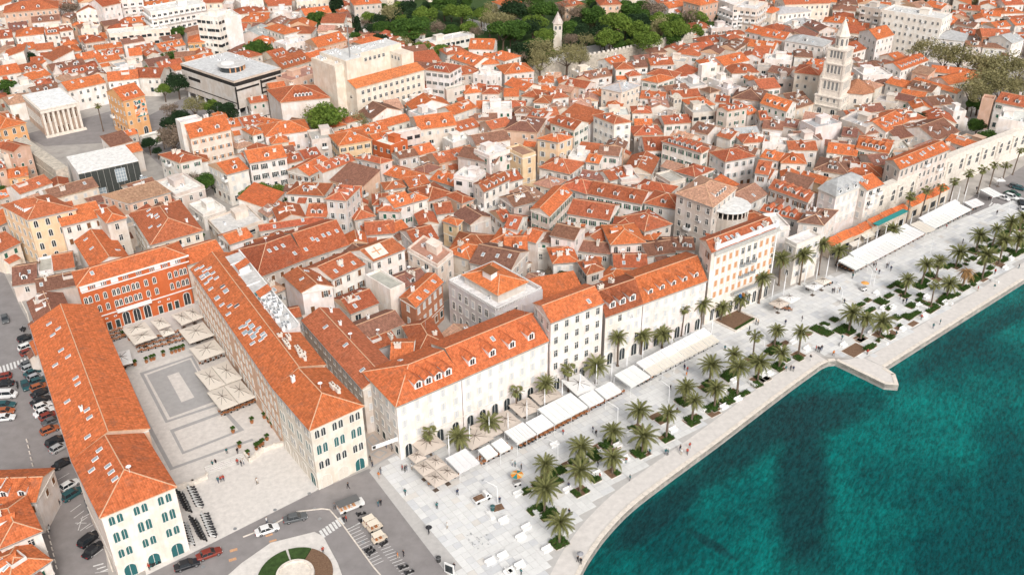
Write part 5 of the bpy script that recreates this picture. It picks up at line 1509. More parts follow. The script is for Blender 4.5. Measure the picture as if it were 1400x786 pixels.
# ---------------------------------------------------------------- ground, water, quay, streets, paving
def smooth(P, n=6):
    out = []
    for i in range(len(P)-1):
        p0, p1, p2, p3 = P[max(i-1, 0)], P[i], P[i+1], P[min(i+2, len(P)-1)]
        for k in range(n):
            t = k/n; out.append(tuple(.5*((2*p1[j])+(-p0[j]+p2[j])*t+(2*p0[j]-5*p1[j]+4*p2[j]-p3[j])*t*t+(-p0[j]+3*p1[j]-3*p2[j]+p3[j])*t**3) for j in (0, 1)))
    out.append(P[-1]); return out
QA = smooth([(740, 960), (765, 860), (792.9, 786), (818.6, 742.9), (844.3, 712), (870, 687.6), (908.6, 658), (947.1, 629.7), (985.7, 601.4), (1040, 560), (1085, 526), (1124, 498)])
QB = [(1133, 494), (1142.9, 493), (1160, 501), (1209.7, 525), (1228.5, 526.5), (1223.9, 511.5), (1209.7, 502.1), (1400, 382.6), (1700, 195)]
QUAY = [un(*p) for p in QA+QB]
e0 = QUAY[0]+Vector((-30, -150, 0)); e1 = QUAY[-1]+(QUAY[-1]-QUAY[-2])*6
LINE = [e0]+QUAY+[e1]
land = LINE+[Vector((2500, 3500, 0)), Vector((-2500, 3500, 0)), Vector((-2500, -200, 0)), Vector((e0.x, -200, 0))]
from mathutils.geometry import tessellate_polygon
def sheet(name, pts, z, m, kind='structure', parent=None, skirt=0, color=None):
    P = [Vector((p.x, p.y, 0)) for p in pts]
    me = bpy.data.meshes.new(name); tr = tessellate_polygon([P]); n = len(P)
    V = [(p.x, p.y, z) for p in P]; Fc = []
    for t in tr:
        a, b, c = (P[i] for i in t)
        Fc.append(tuple(t) if (b-a).cross(c-a).z > 0 else tuple(reversed(t)))
    if skirt:
        V += [(p.x, p.y, z-skirt) for p in P]
        for i in range(n):
            j = (i+1) % n; Fc.append((i, j, n+j, n+i))
    me.from_pydata(V, [], Fc); me.materials.append(m); me.update()
    o = bpy.data.objects.new(name, me); COL.objects.link(o)
    if parent: o.parent = parent
    if kind and not parent: o['kind'] = kind
    if color: o.color = (*color, 1)
    return o
M['ground'] = mat('town_pavement', (.42, .39, .36), .95, noise=.2, nscale=.25, bump=.2)
M['asphalt'] = mat('worn_asphalt', (.27, .25, .245), .95, noise=.16, nscale=.35, bump=.2, detail=8)
M['asphalt2'] = mat('patched_asphalt', (.29, .28, .275), .95, noise=.14, nscale=.6, bump=.2)
M['roadpaint'] = mat('road_paint', (.72, .71, .69), .8, noise=.25, nscale=3)
M['orangepaint'] = mat('orange_road_paint', (.62, .35, .2), .8, noise=.3, nscale=3)
M['flag'] = mat('cream_flagstones', (.68, .64, .60), .9, noise=.16, nscale=.9, bump=.2, detail=9)
M['flag2'] = mat('grey_flagstones', (.40, .39, .385), .9, noise=.1, nscale=.7)
M['flag3'] = mat('pale_flagstones', (.62, .59, .56), .9, noise=.1, nscale=.9)
M['lawn'] = mat('lawn_grass', (.045, .085, .022), 1, noise=.4, nscale=1.2, bump=.5)
def qmat():
    m = mat('quay_stone', (.66, .62, .585), .85, noise=.12, nscale=.8, bump=.2); return m
M['quay'] = qmat()
tagk = lambda o, k='structure': tag(o, kind=k)
ground = sheet('ground', land, 0, M['ground'], skirt=4)
# sea
def sea_mat():
    m = bpy.data.materials.new('sea_water'); m.use_nodes = True; nt = m.node_tree; b = nt.nodes['Principled BSDF']; L = nt.links.new; N = nt.nodes.new
    b.inputs['Roughness'].default_value = .16; b.inputs['IOR'].default_value = 1.33; b.inputs['Specular IOR Level'].default_value = .16
    g = N('ShaderNodeNewGeometry')
    n1 = N('ShaderNodeTexNoise'); n1.inputs['Scale'].default_value = .028; n1.inputs['Detail'].default_value = 5; n1.inputs['Roughness'].default_value = .6; L(g.outputs['Position'], n1.inputs['Vector'])
    c = N('ShaderNodeValToRGB'); e = c.color_ramp; e.elements[0].position = .38; e.elements[0].color = (.0, .07, .074, 1); e.elements[1].position = .62; e.elements[1].color = (.0, .17, .155, 1)
    L(n1.outputs['Fac'], c.inputs[0]); cur = c.outputs[0]
    # dark patches with their own outline, mixed into the water colour
    def patch(cx, cy, rx, ry, rot, s0, s1, col):
        nonlocal cur
        mp = N('ShaderNodeMapping'); mp.vector_type = 'TEXTURE'; mp.inputs['Location'].default_value = (cx, cy, 0); mp.inputs['Rotation'].default_value = (0, 0, rot); mp.inputs['Scale'].default_value = (rx, ry, 1)
        nn = N('ShaderNodeTexNoise'); nn.inputs['Scale'].default_value = .22; nn.inputs['Detail'].default_value = 5; nn.inputs['Roughness'].default_value = .7; L(g.outputs['Position'], nn.inputs['Vector'])
        L(g.outputs['Position'], mp.inputs[0])
        fl = N('ShaderNodeVectorMath'); fl.operation = 'MULTIPLY'; fl.inputs[1].default_value = (1, 1, 0); L(mp.outputs[0], fl.inputs[0])
        ln = N('ShaderNodeVectorMath'); ln.operation = 'LENGTH'; L(fl.outputs[0], ln.inputs[0])
        ad = N('ShaderNodeMath'); ad.operation = 'MULTIPLY_ADD'; L(nn.outputs['Fac'], ad.inputs[0]); ad.inputs[1].default_value = .9; L(ln.outputs['Value'], ad.inputs[2])
        mr = N('ShaderNodeMapRange'); mr.inputs[1].default_value = s0+.45; mr.inputs[2].default_value = s1+.45; mr.interpolation_type = 'SMOOTHSTEP'; mr.inputs[3].default_value = .85; mr.inputs[4].default_value = 0; L(ad.outputs[0], mr.inputs[0])
        mx = N('ShaderNodeMix'); mx.data_type = 'RGBA'; L(mr.outputs[0], mx.inputs['Factor']); L(cur, mx.inputs['A']); mx.inputs['B'].default_value = (*col, 1); cur = mx.outputs['Result']
    D = (.004, .035, .042)
    def seg(a, c, ry, s0=.5, s1=1.2, col=D):
        p, q = un(*a, -1.4), un(*c, -1.4); d = q-p; patch((p.x+q.x)/2, (p.y+q.y)/2, d.length*.62, ry, math.atan2(d.y, d.x), s0, s1, col)
    seg((1095, 560), (1100, 800), 6.5)
    seg((845, 745), (960, 655), 3.6, .6, 1.2, (.004, .042, .048)); seg((940, 660), (1090, 560), 5.5, .5, 1.25, (.005, .045, .05)); seg((1030, 590), (1190, 545), 7.5, .5, 1.25, (.006, .05, .056))
    seg((1380, 560), (1420, 760), 9, .4, 1.4, (.0, .065, .07)); seg((1235, 520), (1400, 420), 3, .5, 1.3, (.0, .06, .064)); seg((935, 720), (1010, 765), 1.6, .4, 1.0, (.004, .05, .055))
    # ripple glitter painted as light and dark streaks in the colour; wavelet bumps
    w1 = N('ShaderNodeTexNoise'); w1.inputs['Scale'].default_value = 1.0; w1.inputs['Detail'].default_value = 7; w1.inputs['Roughness'].default_value = .72
    mp = N('ShaderNodeMapping'); mp.vector_type = 'TEXTURE'; mp.inputs['Rotation'].default_value = (0, 0, R(58)); mp.inputs['Scale'].default_value = (1.5, .55, 1); L(g.outputs['Position'], mp.inputs[0]); L(mp.outputs[0], w1.inputs['Vector'])
    fr = N('ShaderNodeMapRange'); fr.inputs[1].default_value = .40; fr.inputs[2].default_value = .64; fr.inputs[3].default_value = .62; fr.inputs[4].default_value = 1.5; L(w1.outputs['Fac'], fr.inputs[0])
    sc = N('ShaderNodeVectorMath'); sc.operation = 'SCALE'; L(cur, sc.inputs[0]); L(fr.outputs[0], sc.inputs['Scale']); L(sc.outputs[0], b.inputs['Base Color'])
    w2 = N('ShaderNodeTexNoise'); w2.inputs['Scale'].default_value = .12; w2.inputs['Detail'].default_value = 4; L(mp.outputs[0], w2.inputs['Vector'])
    ad = N('ShaderNodeMath'); ad.operation = 'MULTIPLY_ADD'; L(w2.outputs['Fac'], ad.inputs[0]); ad.inputs[1].default_value = 2.5; L(w1.outputs['Fac'], ad.inputs[2])
    bp = N('ShaderNodeBump'); bp.inputs['Strength'].default_value = 1; bp.inputs['Distance'].default_value = .6; L(ad.outputs[0], bp.inputs['Height']); L(bp.outputs[0], b.inputs['Normal'])
    return m
b = MB(); b.poly([(-2500, -200, -1.5), (6000, -200, -1.5), (6000, 3500, -1.5), (-2500, 3500, -1.5)]); tagk(b.build('water', sea_mat()))

def offset(P, d):
    out = []
    for i in range(len(P)):
        a = P[max(i-1, 0)]; c = P[min(i+1, len(P)-1)]; t = (c-a).normalized(); out.append(P[i]+Vector((-t.y, t.x, 0))*d)
    return out
# quay: coping blocks along the edge, then the smooth band
QW = [un(*p) for p in QA]+[un(*p) for p in [(1133, 494)]]
QE = [un(1209.7, 502.1), un(1400, 382.6), un(1700, 195)]
for nm, P in (('quay_band', [QUAY[0]+Vector((-30, -60, 0))]+QW), ('quay_band', QE)):
    I = offset(P, 5.0); sheet(nm, P+I[::-1], .012, M['quay'])
n_c = 0; coping = MB()
for P in (QUAY[:-1],):
    for i in range(len(P)-1):
        a, c = P[i], P[i+1]; L_ = (c-a).length; t = (c-a)/L_; nn = Vector((-t.y, t.x, 0)); k = max(1, int(L_/2.2))
        for j in range(k):
            p0, p1 = a+t*(L_*j/k+.02), a+t*(L_*(j+1)/k-.02)
            q = [p0, p1, p1+nn*.9, p0+nn*.9]; coping.prism([(v.x, v.y) for v in q], -1.0, .09+.02*((i+j) % 3), 0)
tag(coping.build('quay_coping', M['palestone']), kind='structure')
pier = [un(*p) for p in [(1133, 494), (1142.9, 493), (1160, 501), (1209.7, 525), (1228.5, 526.5), (1223.9, 511.5), (1209.7, 502.1), (1180, 489)]]
sheet('pier', pier, .014, M['quay'])

# promenade of large slabs
A_ = un(*tp(8, 505, 697)); B_ = un(*tp(8, 1110, 375)); 
ax = un(1209.7, 502.1)-un(1400, 382.6); ax = -ax.normalized()    # along the quay in the east
ANG_E = math.atan2(ax.y, ax.x)
aw = (un(849.4, 535.5)-un(754.3, 577.9)).normalized(); ANG_W = math.atan2(aw.y, aw.x)
def slab_mat():
    m = mat('pale_paving_slabs', obj=False, rough=.75, noise=0)
    nt = m.node_tree; b = nt.nodes['Principled BSDF']
    at = nt.nodes.new('ShaderNodeAttribute'); at.attribute_name = 'tone'
    n = nt.nodes.new('ShaderNodeTexNoise'); n.inputs['Scale'].default_value = .5; n.inputs['Detail'].default_value = 9; n.inputs['Roughness'].default_value = .7
    g = nt.nodes.new('ShaderNodeNewGeometry'); nt.links.new(g.outputs['Position'], n.inputs['Vector'])
    mr = nt.nodes.new('ShaderNodeMapRange'); mr.inputs[1].default_value = .3; mr.inputs[2].default_value = .7; mr.inputs[3].default_value = .9; mr.inputs[4].default_value = 1.06; nt.links.new(n.outputs['Fac'], mr.inputs[0])
    s = nt.nodes.new('ShaderNodeVectorMath'); s.operation = 'SCALE'; nt.links.new(at.outputs['Color'], s.inputs[0]); nt.links.new(mr.outputs[0], s.inputs['Scale']); nt.links.new(s.outputs[0], b.inputs['Base Color'])
    return m
M['slab'] = slab_mat(); M['slabo'] = mat('pale_paving_slab', obj=True, rough=.75, noise=.07, nscale=1)
M['bed'] = mat('joint_mortar', (.50, .48, .46), .95, noise=.1)
prom_px = [(505, 645), (520, 632), (560, 604), (745, 524), (830, 490), (985, 425), (1100, 385), (1170, 365), (1250, 322), (1340, 285), (1420, 262), (1600, 180), (1650, 250)]
PE = offset([un(*p) for p in [(1700, 195), (1400, 382.6), (1209.7, 502.1)]], -5.0)
PW = offset([QUAY[0]+Vector((-30, -60, 0))]+QW, 5.0)
PROM = [un(*p) for p in prom_px[:-1]]+PE[:2]+[un(1190, 494), un(1150, 489)]+PW[::-1][1:]+[un(690, 960), un(612.6, 786)]
prom = sheet('promenade', PROM, .009, M['bed'])
PROMXY = [(p.x, p.y) for p in PROM]
slabs = MB(); tones = []; near_slabs = []
rnd = random.Random(11)
SL = 1.5
split = un(1100, 450).x
def tone(x, y, r):
    f = math.sin(x*.13+2)*math.cos(y*.17-1)+math.sin(x*.41+y*.3)*.5
    if r < .10+.06*f: v = (.60, .605, .615)
    elif r < .3: v = (.67, .67, .668)
    elif r < .34: v = (.66, .63, .59)
    else: v = (.71, .705, .69)
    k = rnd.uniform(.95, 1.05); return tuple(c*k for c in v)
bins = {}
org = un(612.6, 786); ca, sa = math.cos(ANG_W), math.sin(ANG_W); R2 = Vector((ca, sa, 0)); U2 = Vector((-sa, ca, 0))
i = -40
while i < 190:
    j = -60
    while j < 90:
        # slabs come in runs of one, two or three along the street
        run = rnd.choice((1, 1, 2))
        p0 = org+R2*(i*SL)+U2*(j*SL)
        c = p0+R2*SL*run/2+U2*SL/2
        q = proj(c)
        wdt = run
        if -20 < q[0] < 1440 and -20 < q[1] < 830:
            cs = [p0, p0+R2*SL*run, p0+R2*SL*run+U2*SL, p0+U2*SL]
            if all(inside(v.x, v.y, PROMXY) for v in cs):
                near_slabs.append((-(q[1]), cs, tone(c.x, c.y, rnd.random())))
        j += 1
    i += 2
# gaps left by single slabs of a run of two are filled with a second slab
more = []
for (k, cs, t) in near_slabs:
    if (cs[1]-cs[0]).length < SL*1.5:
        d = [v+R2*SL for v in cs]
        if all(inside(v.x, v.y, PROMXY) for v in d): more.append((k, d, tone(d[0].x, d[0].y, rnd.random())))
near_slabs += more; near_slabs.sort(key=lambda q: q[0])
g = .025
SLABME = {}
for idx, (k, cs, t) in enumerate(near_slabs):
    L_ = (cs[1]-cs[0]).length
    if idx < 300:
        key = round(L_, 2)
        if key not in SLABME:
            b = MB(); b.box(g, L_-g, g, SL-g, 0, .045, 0); SLABME[key] = b.mesh('paving_slab', M['slabo'])
        put('paving_slab', SLABME[key], prom, (cs[0].x, cs[0].y, .006), ANG_W, t)
    else:
        q = [cs[0]+(R2+U2)*g, cs[1]+(-R2+U2)*g, cs[2]-(R2+U2)*g, cs[3]+(R2-U2)*g]
        slabs.poly([(v.x, v.y, .05) for v in q]); tones.append(t)
so_ = slabs.build('paving_slabs', M['slab'], prom); so_['kind'] = 'stuff'
ca_ = so_.data.color_attributes.new('tone', 'FLOAT_COLOR', 'CORNER')
ca_.data.foreach_set('color', [x for t in tones for _ in range(4) for x in (*t, 1)])
print('slabs', len(near_slabs))
# long grey bands of the promenade near the quay
# roads
def psheet(name, pts, z, m, parent=None): return sheet(name, [un(*p) for p in pts], z, m, parent=parent)
psheet('street', [(-200, 340), (5, 372), (28, 420), (70, 500), (92, 560), (140, 720), (150, 800), (-260, 800)], .004, M['asphalt'])
psheet('road', [(150, 800), (200, 786), (290, 742), (432, 671), (505, 640), (612.6, 786), (690, 960), (-50, 1000), (0, 820)], .004, M['asphalt'])
psheet('square', [(90, 430), (262, 350), (445, 660), (431, 671), (290, 742), (200, 786), (190, 740)], .006, M['flag'])
park = psheet('roundabout_pavement', [(296, 800), (330, 770), (370, 742), (430, 727), (442, 733), (462, 770), (480, 820), (300, 840)], .1, M['flag'])
psheet('gravel_yard', [(170, 175), (270, 125), (330, 165), (270, 195), (235, 240), (195, 205)], .004, M['asphalt'])
psheet('temple_street', [(30, 185), (160, 150), (190, 135), (225, 190), (160, 195), (60, 200)], .008, M['asphalt'])
psheet('park_ground', [(450, 90), (500, -10), (720, -30), (1010, -10), (980, 55), (830, 80), (700, 112), (640, 90), (560, 60)], .004, M['lawn'])
for P in ([(690, 115), (800, 78), (860, 60), (850, 55), (790, 66), (690, 100)], [(490, 65), (510, 30), (520, 10), (505, 8), (492, 40), (480, 62)], [(640, 25), (700, 42), (690, 50), (635, 35)]):
    psheet('park_path', P, .012, M['flag3'])
psheet('east_street', [(1300, 290), (1340, 262), (1380, 240), (1500, 160), (1600, 190), (1420, 300), (1350, 300)], .010, M['asphalt'])
psheet('market_ground', [(1200, 60), (1300, 90), (1420, 110), (1420, 160), (1300, 125), (1220, 85)], .008, M['asphalt'])
psheet('garden_bed', [tp(6, -10, 350), tp(6, 200, 300), tp(6, 210, 265), tp(6, 50, 250), tp(6, -40, 290)], .5, M['hedge'])
# patterns on the arcaded square: inlaid bands
def band(P, wdt, z, m, name='stone_band', closed=True):
    W_ = [un(*p) for p in P]; n = len(W_); k = n if closed else n-1
    for i in range(k):
        a, c = W_[i], W_[(i+1) % n]; t = (c-a).normalized(); nn = Vector((-t.y, t.x, 0))*wdt/2; e = t*wdt/2
        q = [a-e+nn*-1, c+e-nn, c+e+nn, a-e+nn]
        sheet(name, q, z+.004*(i % 2), m)
Z9 = lambda x, y: tp(9, x, y)
S1 = lambda x, y: (160+x/4.367, 480+y/4.367)
psheet('stone_inlay', [S1(135, 130), S1(450, 25), S1(620, 320), S1(290, 428)], .010, M['flag2'])
psheet('stone_inlay', [S1(160, 137), S1(442, 38), S1(590, 315), S1(302, 412)], .014, M['flag'])
psheet('stone_inlay', [S1(178, 143), S1(435, 48), S1(580, 300), S1(316, 395)], .018, M['flag2'])
psheet('stone_inlay', [S1(300, 148), S1(368, 124), S1(462, 275), S1(385, 305)], .022, M['flag'])
psheet('stone_inlay', [S1(315, 470), S1(650, 350), S1(760, 470), S1(390, 615)], .010, M['flag2'])
psheet('stone_inlay', [S1(340, 480), S1(640, 370), S1(725, 470), S1(400, 598)], .014, M['flag'])
band([S1(45, 130), S1(180, 430), S1(325, 700), S1(800, 530)], .8, .010, M['flag2'], closed=False)
psheet('terrace_paving', [Z9(545, 320), Z9(1000, 130), Z9(1100, 300), Z9(1050, 390), Z9(640, 500)], .026, M['flag3'])
# low wall with steps between square and forecourt
def low_wall(P, h=1.0, t=.35, name='parapet_wall', label='', m='palestone'):
    W_ = [un(*p) for p in P]; r = empty(name, W_[0]); tag(r, label, 'wall')
    for a, c in zip(W_, W_[1:]):
        d = (c-a); L_ = d.length; an = math.atan2(d.y, d.x); b = MB(); b.box(0, L_, -t/2, t/2, 0, h, 0); b.box(-.05, L_+.05, -t/2-.08, t/2+.08, h, h+.12, 0, bottom=True)
        k = int(L_/1.6)
        for i in range(k+1): x = L_*i/max(k, 1); b.box(x-.22, x+.22, -t/2-.1, t/2+.1, h+.12, h+.4, 0)
        b.build('wall_section', M[m], r, (a-W_[0]), an)
low_wall([T1_ for T1_ in (tp(13, 940, 325), tp(13, 1030, 300), tp(13, 1105, 262))], label='low stone parapet left of the steps down from the arcaded square')
low_wall([tp(13, 1305, 150), tp(13, 1330, 178), tp(14, 80, 120), tp(14, 195, 85)], label='low stone parapet right of the steps beside the right arcade')
a, c = un(*tp(13, 1085, 210)), un(*tp(13, 1300, 130)); d = c-a; an = math.atan2(d.y, d.x)
st = tag(empty('stone_steps', (a.x, a.y, 0), an), 'wide flight of shallow stone steps between two low parapets', 'steps')
for k in range(5):
    b = MB(); b.box(0, d.length, -2.2+k*.42, -1.8+k*.42+.02, 0, .1+.13*k, 0); b.build('step', M['flag3'], st)
# road markings
def mark(P, m='roadpaint', z=.014, name='road_marking'): return sheet(name, [un(*p) for p in P], z, M[m])
def bar(a, c, wdt, m='roadpaint', z=.014, name='road_marking'):
    a, c = un(*a), un(*c); t = (c-a).normalized(); nn = Vector((-t.y, t.x, 0))*wdt/2; return sheet(name, [a-nn, c-nn, c+nn, a+nn], z, M[m])
for i in range(11):   # zebra, car street
    x0, y0 = 4+i*19, 488-i*6.2; bar(tp(9, x0-5, y0-18), tp(9, x0+4, y0+16), .45)
for i in range(7): x0, y0 = 385+i*17, 560-i*11.5; bar(tp(14, x0-6, y0-20), tp(14, x0+18, y0+16), .5)
for i in range(8): x0, y0 = 1215+i*15, 345+i*5; bar(tp(8, x0, y0+12), tp(8, x0+16, y0-6), .5, z=.03)
for i in range(14): bar(tp(14, 520+i*10.5, 532+i*15), tp(14, 580+i*10.5, 505+i*15), .12)
bar(tp(14, 520, 535), tp(14, 600, 495), .3)
for i in range(12): bar(tp(14, 690+i*12, 630+i*14), tp(14, 745+i*12, 610+i*14), .12)
for i in range(7):
    x0, y0 = 298+i*30, 240+i*52
    if i not in (3,): bar(tp(13, x0+10, y0+30), tp(13, x0+70, y0-5), .14)
for i in range(8): x0, y0 = 375+i*17, 440+i*34; bar(tp(13, x0, y0), tp(13, x0+55, y0-40), .14)
bar(tp(13, 400, 500), tp(13, 460, 500), .14); bar(tp(13, 415, 540), tp(13, 440, 465), .14)
for i in range(6): bar(tp(13, 505, 765-i*-3), tp(13, 575, 755), .12) if i == 0 else None
for i in range(3): bar(tp(13, 495+i*20, 730+i*15), tp(13, 550+i*12, 715+i*15), .3)
for (x, y) in ((110, 570), (130, 600), (140, 615)): bar(tp(14, x-20, y), tp(14, x+18, y-12), .5, 'orangepaint')
for (x, y) in ((1240, 650), (1235, 700)): bar(tp(13, x-18, y), tp(13, x+22, y-12), .7, 'orangepaint')
# kerb lines
def kerb(P, name='kerb', h=.12, wdt=.25):
    W_ = [un(*p) for p in P]; b = MB()
    for a, c in zip(W_, W_[1:]):
        t = (c-a).normalized(); nn = Vector((-t.y, t.x, 0))*wdt/2; b.prism([(v.x, v.y) for v in (a-nn, c-nn, c+nn, a+nn)], 0, h)
    tagk(b.build(name, M['palestone']))
kerb([tp(14, -30, 575), tp(14, 100, 525), tp(14, 260, 440), tp(14, 390, 425), tp(14, 430, 430)]); kerb([tp(14, 430, 430), tp(14, 500, 510), tp(14, 660, 730), tp(14, 720, 800)])
kerb([tp(13, 320, 0), tp(13, 420, 220), tp(13, 520, 520), tp(13, 600, 760)]); kerb([tp(9, 60, 20), tp(9, 145, 190), tp(9, 180, 330), tp(9, 300, 640), tp(9, 355, 790)])
# drain covers
for (t_, x, y) in ((14, 140, 430), (14, 322, 343), (14, 137, 490), (14, 350, 425), (14, 378, 478), (13, 1080, 732), (13, 1250, 530), (13, 1048, 660), (14, 608, 600), (14, 605, 530)):
    p = un(*tp(t_, x, y)); b = MB(); b.ring(0, 0, [(.38, .02), (.38, .03)], 10, 0); tag(b.build('drain_cover', M['metal'], None, (p.x, p.y, 0)), 'round iron drain cover set in the road or forecourt', 'drain cover', 'drain covers')
# round flower bed with fountain bowl on the roundabout
c_ = un(404, 787); r = tag(empty('round_flower_bed', (c_.x, c_.y, .1)), 'round planted bed of lawn and brown soil with a stone basin', 'flower bed')
def arcs(r0, r1, a0, a1, z, m, name, n=24):
    b = MB(); 
    for i in range(n):
        t0, t1 = a0+(a1-a0)*i/n, a0+(a1-a0)*(i+1)/n
        b.prism([(r0*math.cos(t0), r0*math.sin(t0)), (r1*math.cos(t0), r1*math.sin(t0)), (r1*math.cos(t1), r1*math.sin(t1)), (r0*math.cos(t1), r0*math.sin(t1))], 0, z)
    b.build(name, m, r)
arcs(3.5, 6.7, R(75), R(112), .25, M['lawn'], 'lawn'); arcs(3.5, 6.7, R(116), R(250), .25, M['lawn'], 'lawn'); arcs(3.5, 6.7, R(-60), R(74), .2, M['soil'], 'soil_bed'); arcs(3.5, 6.7, R(112.2), R(115.8), .1, M['flag'], 'path')
b = MB(); b.ring(0, 0, [(3.4, 0), (3.4, .7), (2.9, .7), (2.9, .35), (.1, .3)], 32, 0); b.build('stone_basin', M['palestone'], r)

# old fortification walls
def town_wall(P, h, t, name, label, crenel=True, m='stone', arches=0):
    W_ = [un(*p) for p in P]; r = tag(empty(name, W_[0]), label, 'wall')
    for a, c in zip(W_, W_[1:]):
        d = c-a; L_ = d.length; an = math.atan2(d.y, d.x); b = MB(); b.box(0, L_, 0, t, 0, h, 0); b.box(-.1, L_+.1, -.15, .02, h*.62, h*.62+.25, 0, bottom=True)
        s = b.build('wall_section', M[m], r, a-W_[0], an)
        if crenel:
            k = int(L_/2.2)
            for i in range(k):
                q = MB(); q.box(0, 1.2, 0, .6, 0, .9, 0); put('merlon', MER, s, (L_*(i+.5)/k-.6, 0, h))
        for i in range(int(L_/arches) if arches else 0):
            put('wall_arch', window_mesh('arch', 1.5, 3.6), s, ((i+.5)*arches, 0, h-4.2), 0)
            if i % 2 == 0: put('half_column', HCOL, s, ((i+1)*arches, -.15, 0))
q = MB(); q.box(0, 1.2, 0, .6, 0, .9, 0); MER = q.mesh('merlon', M['palestone'])
q = MB(); q.ring(0, 0, [(.5, 4), (.42, 9.5), (.6, 9.8)], 8, 0); HCOL = q.mesh('half_column', M['palestone'])
town_wall([tp(3, 150, 430), tp(3, 270, 405), tp(3, 440, 365), tp(3, 560, 345), tp(3, 700, 315), tp(3, 800, 290), tp(3, 900, 265), tp(3, 1060, 235)], 6, 1.2, 'crenellated_wall', 'old crenellated stone wall between the park trees and the roofs')
town_wall([tp(8, 555, 463), tp(8, 660, 415), tp(8, 760, 370)], 11, 2.5, 'palace_wall', 'ancient limestone wall with half columns behind the low red roofs', crenel=False, m='palestone', arches=4.2)
town_wall([tp(8, 760, 370), tp(8, 1020, 240), tp(8, 1400, 88), tp(8, 1600, 10)], 11, 2.5, 'palace_wall', 'long ancient limestone wall running up to the right edge', crenel=False, m='palestone', arches=4.6)
town_wall([tp(5, 105, 130), tp(5, 330, 300)], 9, 4, 'bastion_wall', 'massive sloping grey stone bastion wall beside the white-roofed hall', crenel=False)

S6 = lambda x, y: (400+x/3.93, 440+y/3.93)
psheet('street_paving', [S6(375, 480), S6(560, 700), S6(440, 770), S6(400, 640)], .012, mat('buff_paving', (.50, .42, .36), .9, noise=.12, nscale=1))
for P in ([(400, 632), (430, 605), (465, 640), (435, 668)], [(425, 712), (460, 685), (505, 700), (470, 730)], [(385, 560), (410, 540), (430, 575), (405, 595)]): band([S6(*p) for p in P], .35, .018, M['flag2'])
band([S6(440, 772), S6(552, 705)], .4, .018, M['flag2'], closed=False); band([S6(395, 500), S6(545, 690)], .3, .018, M['flag2'], closed=False)
# ---------------------------------------------------------------- trees, palms, hedges
def leaf_mat(name, c0, c1, c2=None):
    m = bpy.data.materials.new(name); m.use_nodes = True; nt = m.node_tree; b = nt.nodes['Principled BSDF']; L = nt.links.new; N = nt.nodes.new
    b.inputs['Roughness'].default_value = .8; b.inputs['Specular IOR Level'].default_value = .2
    at = N('ShaderNodeAttribute'); at.attribute_name = 'tone'
    c = N('ShaderNodeValToRGB'); c.color_ramp.elements[0].color = (*c0, 1); c.color_ramp.elements[1].color = (*c1, 1); L(at.outputs['Fac'], c.inputs[0]); L(c.outputs[0], b.inputs['Base Color']); return m
LM = dict(dense=leaf_mat('dense_leaves', (.018, .05, .012), (.08, .15, .025)), bright=leaf_mat('bright_leaves', (.05, .10, .015), (.17, .24, .04)), dark=leaf_mat('dark_needles', (.008, .022, .010), (.03, .06, .022)),
          pale=leaf_mat('pale_spring_leaves', (.12, .12, .05), (.33, .29, .14)), bare=leaf_mat('bare_twigs', (.10, .08, .06), (.30, .22, .16)))
def crown_data(kind, seed, n, leaf, squash=1.0, hollow=.45, cypress=False):
    rnd = random.Random(seed); V = []; Fc = []; tn = []
    lobes = []
    for i in range(16 if not cypress else 5):
        if cypress: lobes.append((0, 0, -.6+i*.35, .42-.05*i))
        else:
            a = rnd.uniform(0, 6.28); e = rnd.uniform(-.35, 1.2); rr = rnd.uniform(.35, .68)
            lobes.append((math.cos(a)*math.cos(e)*rr, math.sin(a)*math.cos(e)*rr, math.sin(e)*rr*squash, rnd.uniform(.26, .44)))
    for i in range(n):
        lx, ly, lz, lr = lobes[rnd.randrange(len(lobes))]
        while True:
            x, y, z = (rnd.uniform(-1, 1) for _ in range(3)); d = math.sqrt(x*x+y*y+z*z)
            if .05 < d <= 1: break
        f = (hollow+(1-hollow)*rnd.random()**.5)/d
        x, y, z = lx+x*f*lr, ly+y*f*lr, lz+z*f*lr*(squash if not cypress else 1.4)
        s = leaf*rnd.uniform(.6, 1.3); u = Vector((rnd.gauss(0, 1), rnd.gauss(0, 1), rnd.gauss(0, .6))).normalized(); v = u.orthogonal().normalized(); v.rotate(Matrix.Rotation(rnd.uniform(0, 6.28), 3, u)); w_ = u.cross(v)
        k = len(V); c = Vector((x, y, z)); V += [c-v*s, c-w_*s*.55, c+v*s, c+w_*s*.55]; Fc.append((k, k+1, k+2, k+3))
        tn.append(min(1, max(0, rnd.gauss(.5, .2)+(.25 if hash((int(lx*50), int(ly*50))) % 3 == 0 else 0))))
    me = bpy.data.meshes.new('crown'); me.from_pydata(V, [], Fc); me.materials.append(LM[kind]); a = me.attributes.new('tone', 'FLOAT', 'FACE'); a.data.foreach_set('value', tn); me.update(); return me
CR = {k: [] for k in LM}
CR['dense'] = [crown_data('dense', 1+i, 5200, .055, .75) for i in range(3)]
CR['bright'] = [crown_data('bright', 11+i, 4200, .055, .8) for i in range(2)]
CR['dark'] = [crown_data('dark', 21+i, 4200, .055, .8) for i in range(2)]
CR['pale'] = [crown_data('pale', 31+i, 1700, .045, .8, .1) for i in range(2)]
CR['bare'] = [crown_data('bare', 41+i, 1800, .045, .8, .1) for i in range(2)]
CYP = crown_data('dark', 77, 2200, .07, 1, .3, True)
